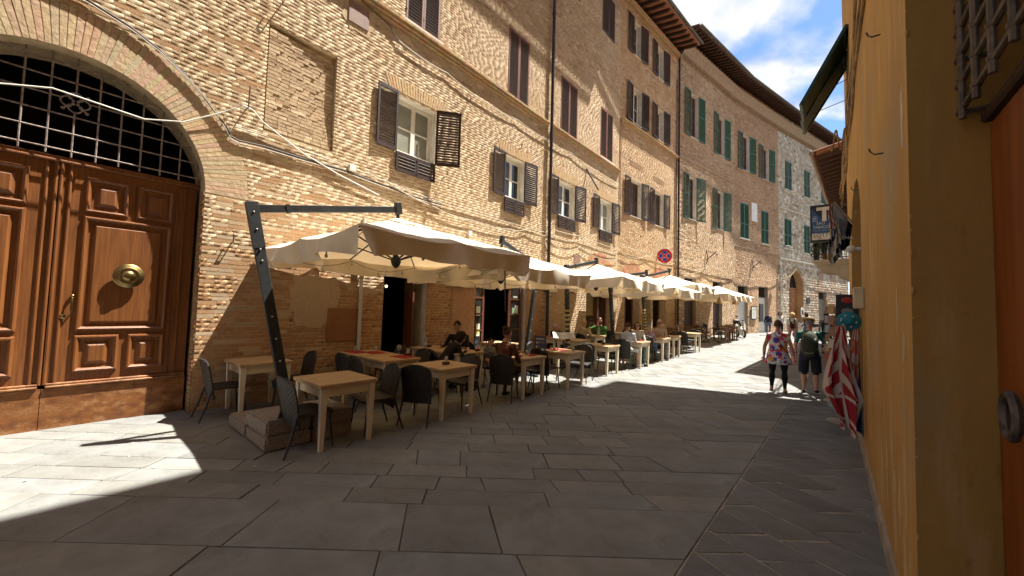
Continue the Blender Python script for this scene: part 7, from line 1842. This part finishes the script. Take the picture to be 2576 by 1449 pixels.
    # hair
    if hair:
        q = MB(); n, m_ = 20, 12; rings2 = []
        for j in range(m_+1):
            th = math.pi*.62*j/m_; row = []
            for i in range(n):
                a = 2*math.pi*i/n; x = math.sin(th)*math.cos(a); y = math.sin(th)*math.sin(a); z = math.cos(th)
                front = max(0, y)
                lim = .012 if front < .25 else .06+.02*front
                zz = .122*z+.004; rr = 1.0+.05*mnoise.noise((x*3+h*7, y*3, z*3))+.03*mnoise.noise((x*9, y*9+h, z*9))
                px, py, pz = .086*x*rr, .103*y*rr-.012, zz*rr
                if pz < lim-.06 and y > .1: py *= .80; px *= .96
                if y > .25 and pz < .062: pz = .062+.35*(pz-.062)*0; py = min(py, .080)
                row.append(Hh(px, py, pz))
            rings2.append(row)
        b = len(q.v)
        for row in rings2: q.v.extend([tuple(v) for v in row])
        for j in range(m_):
            for i in range(n): q.f.append([b+j*n+i, b+(j+1)*n+i, b+(j+1)*n+(i+1) % n, b+j*n+(i+1) % n]); q.m.append(0); q.t.append((1, 1, 1))
        if hairstyle in ('bob', 'long', 'curly'):
            Lh = {'bob': .10, 'curly': .14, 'long': .26}[hairstyle]
            for i in range(26):
                a = math.pi*(.93+1.14*i/25); x0, y0 = .084*math.cos(a), .098*math.sin(a)-.012
                if hairstyle == 'curly': pts = [Hh(x0*(1+.18*(j % 2))+random.uniform(-.012, .012), y0*(1+.10*(j % 2)), .05-.045*j) for j in range(int((Lh+.06)/.045)+1)]; q.tube(pts, [.026*hs]*(len(pts)-1)+[.010*hs], 6)
                else: q.tube([Hh(x0, y0, .07), Hh(x0*1.10, y0*1.10, -.01), Hh(x0*1.12, y0*1.08, -.05-Lh*.4), Hh(x0*.95, y0*.95, -.05-Lh)], [.015*hs, .020*hs, .019*hs, .007*hs], 6)
        if hairstyle == 'bun': q.sphere(Hh(0, -.085, .085), .048*hs, 10, 8)
        if hairstyle == 'pigtails':
            for sx in (-1, 1): q.tube([Hh(sx*.07, -.05, .06), Hh(sx*.115, -.06, .055), Hh(sx*.125, -.065, .0), Hh(sx*.11, -.06, -.05)], [.015*hs, .026*hs, .024*hs, .006*hs], 8)
        q.build('hair', hair, t, smooth=True)
    eq = MB()
    for sx in (-1, 1): eq.sphere(Hh(sx*.030, .0835, .008), (.011*hs, .006*hs, .006*hs), 8, 6)
    eq.build('eyes', blk, t, smooth=True, fix=False)
    if glasses:
        q = MB()
        for sx in (-1, 1): q.sphere(Hh(sx*.034, .093, .006), (.030*hs, .010*hs, .024*hs), 10, 8); q.tube([Hh(sx*.060, .085, .012), Hh(sx*.080, .0, .008)], .004*hs, 5)
        q.build('sunglasses', blk, t, smooth=True, fix=False)
    t['_dummy'] = 0; del t['_dummy']
    return dict(t=t, T=T, H=Hh, V=V, k=k, pel=pel, hs=hs)
black = cmat('black_cloth', (.016, .016, .018)); navyc = cmat('navy_cloth', (.016, .022, .05)); whitec = cmat('white_cloth', (.66, .65, .62)); pinkc = cmat('pink_cloth', (.55, .30, .26)); beige = cmat('beige_knit', (.52, .41, .30)); brownj = cmat('brown_jacket', (.13, .055, .025)); greenc = cmat('green_hoodie', (.05, .13, .035)); greyc = cmat('grey_cloth', (.22, .21, .20)); teal = cmat('teal_shirt', (.025, .125, .105)); deno = cmat('blue_jeans', (.10, .15, .24)); plaid = cmat('faded_check_shirt', (.50, .42, .32), (.36, .28, .22), 60); denim_dark = cmat('dark_shorts', (.018, .022, .035)); khaki = cmat('khaki_cap', (.20, .13, .065), (.14, .09, .045), 30); lightblue = cmat('pale_blue_shirt', (.55, .60, .66)); taupe = cmat('taupe_vest', (.30, .23, .18)); lilac = cmat('lilac_shirt', (.40, .28, .31)); floralskirt = cmat('green_print_skirt', (.04, .20, .14), (.35, .40, .38), 18)
h_dark = cmat('dark_hair', (.022, .014, .010)); h_brown = cmat('brown_hair', (.065, .035, .018)); h_blond = cmat('blond_hair', (.52, .38, .20), (.38, .26, .12), 40); h_grey = cmat('grey_hair', (.26, .25, .24), (.15, .145, .14), 40); h_white = cmat('white_hair', (.58, .55, .50), (.45, .42, .38), 40); h_short = cmat('grizzled_hair', (.10, .075, .055), (.055, .04, .03), 50)

# floral print: blobs of red, blue, violet and ochre on white cloth
def floral():
    m = bpy.data.materials.new('floral_print_cloth'); m.use_nodes = True; nt = m.node_tree; b = nt.nodes['Principled BSDF']; b.inputs['Roughness'].default_value = .85
    tc = nn(nt, 'ShaderNodeTexCoord'); col = None
    base = (.70, .66, .62)
    prev = None
    for i, (c, sc, thr, off) in enumerate((((.40, .44, .60), 9, .36, 0), ((.60, .10, .20), 8, .36, 3), ((.03, .07, .42), 6.5, .34, 7), ((.62, .015, .02), 5.5, .36, 11), ((.20, .03, .16), 8, .33, 19), ((.60, .34, .06), 5.0, .28, 15))):
        mp = nn(nt, 'ShaderNodeMapping'); mp.inputs['Location'].default_value = (off, off*.7, off*.3); nt.links.new(tc.outputs['Object'], mp.inputs[0])
        ns_ = nn(nt, 'ShaderNodeTexNoise'); ns_.inputs['Scale'].default_value = 22; nt.links.new(mp.outputs[0], ns_.inputs[0])
        mxv = nn(nt, 'ShaderNodeMix', data_type='VECTOR'); mxv.inputs[0].default_value = .06; nt.links.new(mp.outputs[0], mxv.inputs[4]); nt.links.new(ns_.outputs['Color'], mxv.inputs[5])
        vo = nn(nt, 'ShaderNodeTexVoronoi'); vo.inputs['Scale'].default_value = sc; vo.inputs['Randomness'].default_value = 1; nt.links.new(mxv.outputs[1], vo.inputs['Vector'])
        lt_ = nn(nt, 'ShaderNodeMath', operation='LESS_THAN'); lt_.inputs[1].default_value = thr; nt.links.new(vo.outputs['Distance'], lt_.inputs[0])
        mx = nn(nt, 'ShaderNodeMix', data_type='RGBA'); nt.links.new(lt_.outputs[0], mx.inputs[0]); mx.inputs[7].default_value = (*c, 1)
        if prev is None: mx.inputs[6].default_value = (*base, 1)
        else: nt.links.new(prev, mx.inputs[6])
        prev = mx.outputs[2]
    nt.links.new(prev, b.inputs['Base Color']); return m
FLORAL = floral()
def loft_child(P, rings, name, m, n=24, wave=0.0):
    q = MB(); vs = []
    for ri, (z, y, rx, ry) in enumerate(rings):
        for i in range(n):
            a = 2*math.pi*i/n; w = 1+wave*(ri/(len(rings)-1))**2*math.sin(5*a+ri*.3); vs.append(P['T'](rx*math.cos(a)*w, y+ry*math.sin(a)*w, z))
    q.add(vs, [(j*n+i, j*n+(i+1) % n, (j+1)*n+(i+1) % n, (j+1)*n+i) for j in range(len(rings)-1) for i in range(n)]); o = q.build(name, m, P['t'], smooth=True); return o
def backpack(P, m, w=.15, zc=.20, hh=.25, dep=.10, trim=None):
    q = MB(); k = P['k']; T = P['T']
    q.tube([T(0, -.15-dep*.2, zc-hh), T(0, -.17-dep*.4, zc-hh*.6), T(0, -.175-dep*.4, zc), T(0, -.16-dep*.3, zc+hh*.7), T(0, -.14, zc+hh)], [(w*.55*k, dep*.5*k), (w*.98*k, dep*.95*k), (w*k, dep*k), (w*.85*k, dep*.85*k), (w*.45*k, dep*.4*k)], 14)
    o = q.build('backpack', m, P['t'], smooth=True)
    s = MB()
    for sx in (-1, 1): s.tube([T(sx*.085, -.12, zc+hh*.8), T(sx*.10, -.06, .47), T(sx*.105, .06, .45), T(sx*.11, .125, .36), T(sx*.13, .10, .18), T(sx*.14, -.08, .06)], (.022, .008), 6)
    s.build('shoulder_strap', trim or m, P['t'], smooth=True)
    if trim:
        e = MB(); yb = -.16-dep*1.42
        for pts in ([(-w*.9, -.16, zc+.06), (-w*.75, yb+.05, zc-.10), (-w*.3, yb+.015, zc-.20), (w*.3, yb+.015, zc-.20), (w*.75, yb+.05, zc-.10), (w*.9, -.16, zc+.06)], [(-w*.7, yb+.06, zc+.14), (-w*.4, yb+.03, zc+.02), (w*.4, yb+.03, zc+.02), (w*.7, yb+.06, zc+.14)], [(-w*.5, yb+.08, zc+.19), (w*.5, yb+.08, zc+.19)]): e.tube([T(*p) for p in pts], (.016, .010), 6)
        e.build('pack_trim', trim, P['t'], smooth=True)

WALK = R(-46)     # heading up the street
# the couple walking away
P = person(Vector((5.86, 8.46, 0)), R(-38), 'woman in floral print dress and black leggings walking away', 1.60, 'tan', 'stand', FLORAL, 'none', black, 'crop', cmat('pale_sandal', (.30, .19, .12)), h_short, 'short', stride=.05, girth=1.18, female=True, vox=.013, legspread=.12, arms={'l': ((-.27, -.02, .14), (-.29, .04, -.10)), 'r': ((.28, -.03, .14), (.31, .05, -.10))})
loft_child(P, [(.49, -.005, .10, .082), (.46, -.002, .178, .108), (.40, .0, .195, .135), (.28, .0, .190, .150), (.14, 0, .190, .145), (.0, 0, .225, .165), (-.12, 0, .245, .180), (-.25, 0, .262, .195)], 'dress', FLORAL, 32, .045)
q = MB(); T_ = P['T']; q.tube([T_(-.07, -.10, .49), T_(0, -.15, .36), T_(.10, -.175, .16), T_(.19, -.15, 0), T_(.22, -.05, -.06)], (.011, .005), 6); q.build('bag_strap', brownj, P['t'], smooth=True)
P = person(Vector((6.60, 8.52, 0)), R(-40), 'man in khaki cap and teal shirt with green backpack walking away', 1.66, 'tan', 'stand', teal, 'short', denim_dark, 'knee', cmat('navy_trainers', (.02, .024, .04)), h_grey, 'short', stride=-.035, girth=1.10, vox=.013, arms={'r': ((.30, -.04, .14), (.20, .16, .02)), 'l': ((-.28, -.02, .13), (-.27, .08, -.10))})
backpack(P, cmat('green_pack', (.045, .055, .035)), .165, .20, .27, .11, cmat('pack_grey_trim', (.30, .30, .26)))
q = MB(); q.lathe([(.088, .035), (.096, .06), (.098, .10), (.090, .125), (.05, .138), (0, .14)], 20); q.prism([(-.075, .0), (-.06, .07), (0, .095), (.06, .07), (.075, 0)], (0, 0, .012), o=(0, .075, .04), ax=(1, 0, 0), ay=(0, 1, 0))
q.v = [tuple(P['H'](x, y-.008, z)) for x, y, z in q.v]; q.build('flat_cap', khaki, P['t'], smooth=True)
loft_child(P, [(.07, 0, .178, .132), (-.10, 0, .20, .14), (-.17, .0, .205, .145)], 'shorts_waist', denim_dark)
for sx in (-1, 1):
    q = MB(); q.tube([P['T'](sx*.10, 0, -.08), P['T'](sx*.115, .0, -.28), P['T'](sx*.12, .0, -.46)], [.105*P['k'], .103*P['k'], .098*P['k']], 14, cap=False); q.build('shorts_leg', denim_dark, P['t'], smooth=True)
# further walkers
P = person(Vector((13.05, 15.94, .107)), R(-42), 'man with black backpack and black trousers walking away', 1.75, 'tan', 'stand', cmat('stone_shirt', (.26, .25, .22)), 'short', black, 'long', None, h_dark, 'short', stride=.04); backpack(P, black, .16, .20, .27, .11)
P = person(Vector((17.35, 26.0, gz(0, 26))), R(170), 'woman in navy top and jeans with sunglasses facing us', 1.58, 'pale', 'stand', navyc, 'long', deno, 'long', None, h_brown, 'short', stride=.05, female=True, glasses=True, girth=1.12, vox=.02)
P = person(Vector((16.75, 24.0, gz(0, 24))), R(165), 'curly haired woman in white top and sunglasses facing us', 1.66, 'tan', 'stand', whitec, 'long', black, 'long', None, h_dark, 'curly', stride=.06, female=True, glasses=True, vox=.02)
P = person(Vector((13.65, 18.7, gz(0, 18.7))), R(-40), 'blond woman in white top and pink trousers with small dark backpack', 1.69, 'pale', 'stand', whitec, 'short', pinkc, 'long', None, h_blond, 'bob', stride=.09, female=True, vox=.018); backpack(P, cmat('maroon_pack', (.06, .018, .016)), .10, .14, .17, .06)
P = person(Vector((17.0, 22.2, gz(0, 22.2))), R(60), 'long haired woman in dark jacket turning beside the parked scooter', 1.68, 'pale', 'stand', black, 'long', deno, 'long', None, h_brown, 'long', female=True, vox=.02)
P = person(Vector((14.95, 17.9, gz(0, 17.9))), R(-60), 'dark haired person half hidden behind the man with black backpack', 1.62, 'tan', 'stand', cmat('olive_shirt', (.09, .09, .06)), 'short', black, 'long', None, h_dark, 'short', vox=.02)

# seated guests
def seatp(s, off, face, label, turn=0, **kw):
    return person(sp_(s, off), FACE[face]+R(turn), label, pose='sit', **kw)
tableL = {'l': ((-.24, .20, .13), (-.12, .42, .22)), 'r': ((.24, .20, .13), (.10, .44, .22))}
P = seatp(4.72, .74, '-s', 'man in black tracksuit top with white sleeve stripes leaning over his plate', 20, h=1.80, skin='tan', shirt=black, sleeve='long', legs=black, hair=h_dark, lean=.22, headnod=.45, headturn=.15, arms={'l': ((-.30, .22, .16), (-.10, .46, .24)), 'r': ((.32, .20, .16), (.22, .46, .24))}, girth=1.06, vox=.014)
q = MB(); T_ = P['T']; k_ = P['k']; shp = T_(.19, 0, .435); elp = P['pel']+Vector((.32, .20, .16))*k_
for d_ in (-.018, 0, .018): q.tube([T_(.06, d_*1.4-.01, .50), shp+Vector((.01, d_, .058*k_)), shp.lerp(elp, .5)+Vector((.035*k_, d_-.022, .026*k_)), elp+Vector((.03*k_, d_-.02, .018*k_))], (.0065, .003), 5)
q.build('sleeve_stripes', whitec, P['t'], smooth=True)
seatp(3.62, 1.42, '+s', 'dark haired woman in black jacket seated with her elbow on the table', -14, h=1.70, skin='pale', shirt=cmat('black_jacket', (.020, .016, .014)), sleeve='long', legs=black, hair=h_dark, hairstyle='bob', lean=.66, headnod=.05, arms={'l': ((-.24, .26, .14), (-.05, .42, .26)), 'r': ((.27, .30, .16), (.10, .50, .24))}, female=True, girth=1.1, vox=.014)
seatp(4.78, 1.62, '-s', 'small child with pigtails in grey top seated at the table', 60, h=1.02, skin='pale', shirt=greyc, sleeve='long', legs=pinkc, hair=h_dark, hairstyle='pigtails', lean=.12, headnod=.2, child=True, seat_h=.50, vox=.011, arms={'l': ((-.20, .16, .20), (-.06, .34, .30)), 'r': ((.20, .18, .22), (.04, .32, .34))})
seatp(4.04, 2.66, '+s', 'person in brown patterned jacket with hair tied up, seated with back to us', 4, h=1.72, skin='tan', shirt=cmat('brown_pattern_jacket', (.16, .065, .03), (.06, .025, .014), 22), sleeve='long', legs=cmat('brown_trouser', (.09, .05, .035)), hair=h_brown, hairstyle='bun', lean=.14, headturn=-.2, arms=tableL, girth=1.05, vox=.014)
seatp(9.22, .52, '-s', 'bowed person with pale pink headscarf at the wall table', 10, h=1.62, skin='pale', shirt=cmat('dark_blue_coat', (.02, .025, .06)), sleeve='long', legs=black, hair=cmat('pink_scarf', (.55, .36, .32)), hairstyle='bob', lean=.55, headnod=.6, arms=tableL, female=True, vox=.018)
seatp(10.0, .92, '+s', 'blond woman in beige cardigan seated with hands raised, back to us', -16, h=1.66, skin='pale', shirt=beige, sleeve='long', legs=greyc, hair=h_blond, hairstyle='short', lean=.10, arms={'l': ((-.24, .20, .16), (-.06, .30, .40)), 'r': ((.24, .22, .18), (.05, .32, .42))}, female=True, girth=1.12, vox=.016)
P = seatp(11.12, 1.0, '-s', 'bearded man in green hoodie and dark jacket raising a camera', 14, h=1.78, skin='tan', shirt=greenc, sleeve='long', legs=black, hair=h_dark, lean=.10, headturn=.45, arms={'r': ((.36, .22, .36), (.26, .34, .60)), 'l': ((-.24, .24, .18), (.06, .38, .50))}, girth=1.08, vox=.016)
q = MB(); q.tube([P['H'](-.045, .078, -.05), P['H'](-.03, .088, -.10), P['H'](.03, .088, -.10), P['H'](.045, .078, -.05)], .016, 7); q.build('beard', h_dark, P['t'], smooth=True)
jk = loft_child(P, [(.47, -.035, .15, .07), (.40, -.035, .19, .10), (.25, -.04, .19, .12), (.05, -.04, .19, .12)], 'open_jacket', cmat('dark_jacket', (.02, .024, .016)))
q = MB(); cpos = P['pel']+Vector((.20, .42, .66))*P['k']; q.box(cpos, (.13, .07, .09), bevel=.012); q.lathe([(.035, 0), (.035, .07), (.0, .07)], 12, cpos+Vector((0, .03, 0)), 'y'); o = q.build('camera', blk, None, loc=None, fix=False)
o.matrix_world = Matrix.Translation(sp_(11.12, 1.0)) @ Matrix.Rotation(FACE['-s']+R(14), 4, 'Z'); thing(o, 'black camera held up by the bearded man', 'camera')
seatp(9.46, 2.68, '+s', 'man in taupe vest, pale blue sleeves and white shorts seated with back to us', 4, h=1.74, skin='tan', shirt=lightblue, sleeve='short', legs=whitec, leglen='knee', hair=h_brown, lean=.22, arms=tableL, girth=1.12, vox=.016, shoes=whitec)
P2 = None
seatp(10.50, 2.60, '-s', 'woman in round sunglasses, white top and green print skirt facing us', 30, h=1.64, skin='pale', shirt=cmat('white_print_top', (.55, .55, .52), (.40, .40, .38), 40), sleeve='short', legs=floralskirt, hair=h_brown, hairstyle='bob', lean=.05, glasses=True, arms=tableL, female=True, vox=.016)
seatp(11.30, 2.64, '+s', 'grey haired woman in lilac shirt seated with back to us', 10, h=1.60, skin='pale', shirt=lilac, sleeve='long', legs=deno, hair=h_grey, hairstyle='short', lean=.16, arms=tableL, female=True, girth=1.1, vox=.016)
seatp(12.30, 2.66, '-s', 'old man with white hair and sunglasses in faded check shirt', 26, h=1.74, skin='tan', shirt=plaid, sleeve='long', legs=greyc, hair=h_white, lean=.08, glasses=True, arms=tableL, girth=1.08, vox=.016)
# bag and lamp inside the doorway
bl_ = MB(); bl_.sphere((0, 0, 0), .032, 12, 9); o = bl_.build('doorway_bulb', emit_mat('warm_bulb', (1.0, .78, .35), 1.2), None, smooth=True, loc=A.w(3.62, 2.12, -.7)); thing(o, 'small lit bulb hanging inside the dark trattoria doorway', 'bulb')
q = MB(); q.tube([(0, 0, 0), (.10, 0, .04), (.26, 0, .06), (.40, 0, .0)], [(.04, .06), (.15, .11), (.16, .12), (.03, .05)], 12); p = sp_(8.98, .9); o = q.build('blue_bag', navyc, None, smooth=True, loc=(p.x, p.y, p.z+.60)); o.rotation_euler = (0, 0, ARZ); thing(o, 'dark blue bag on the chair behind the menu stand', 'bag')
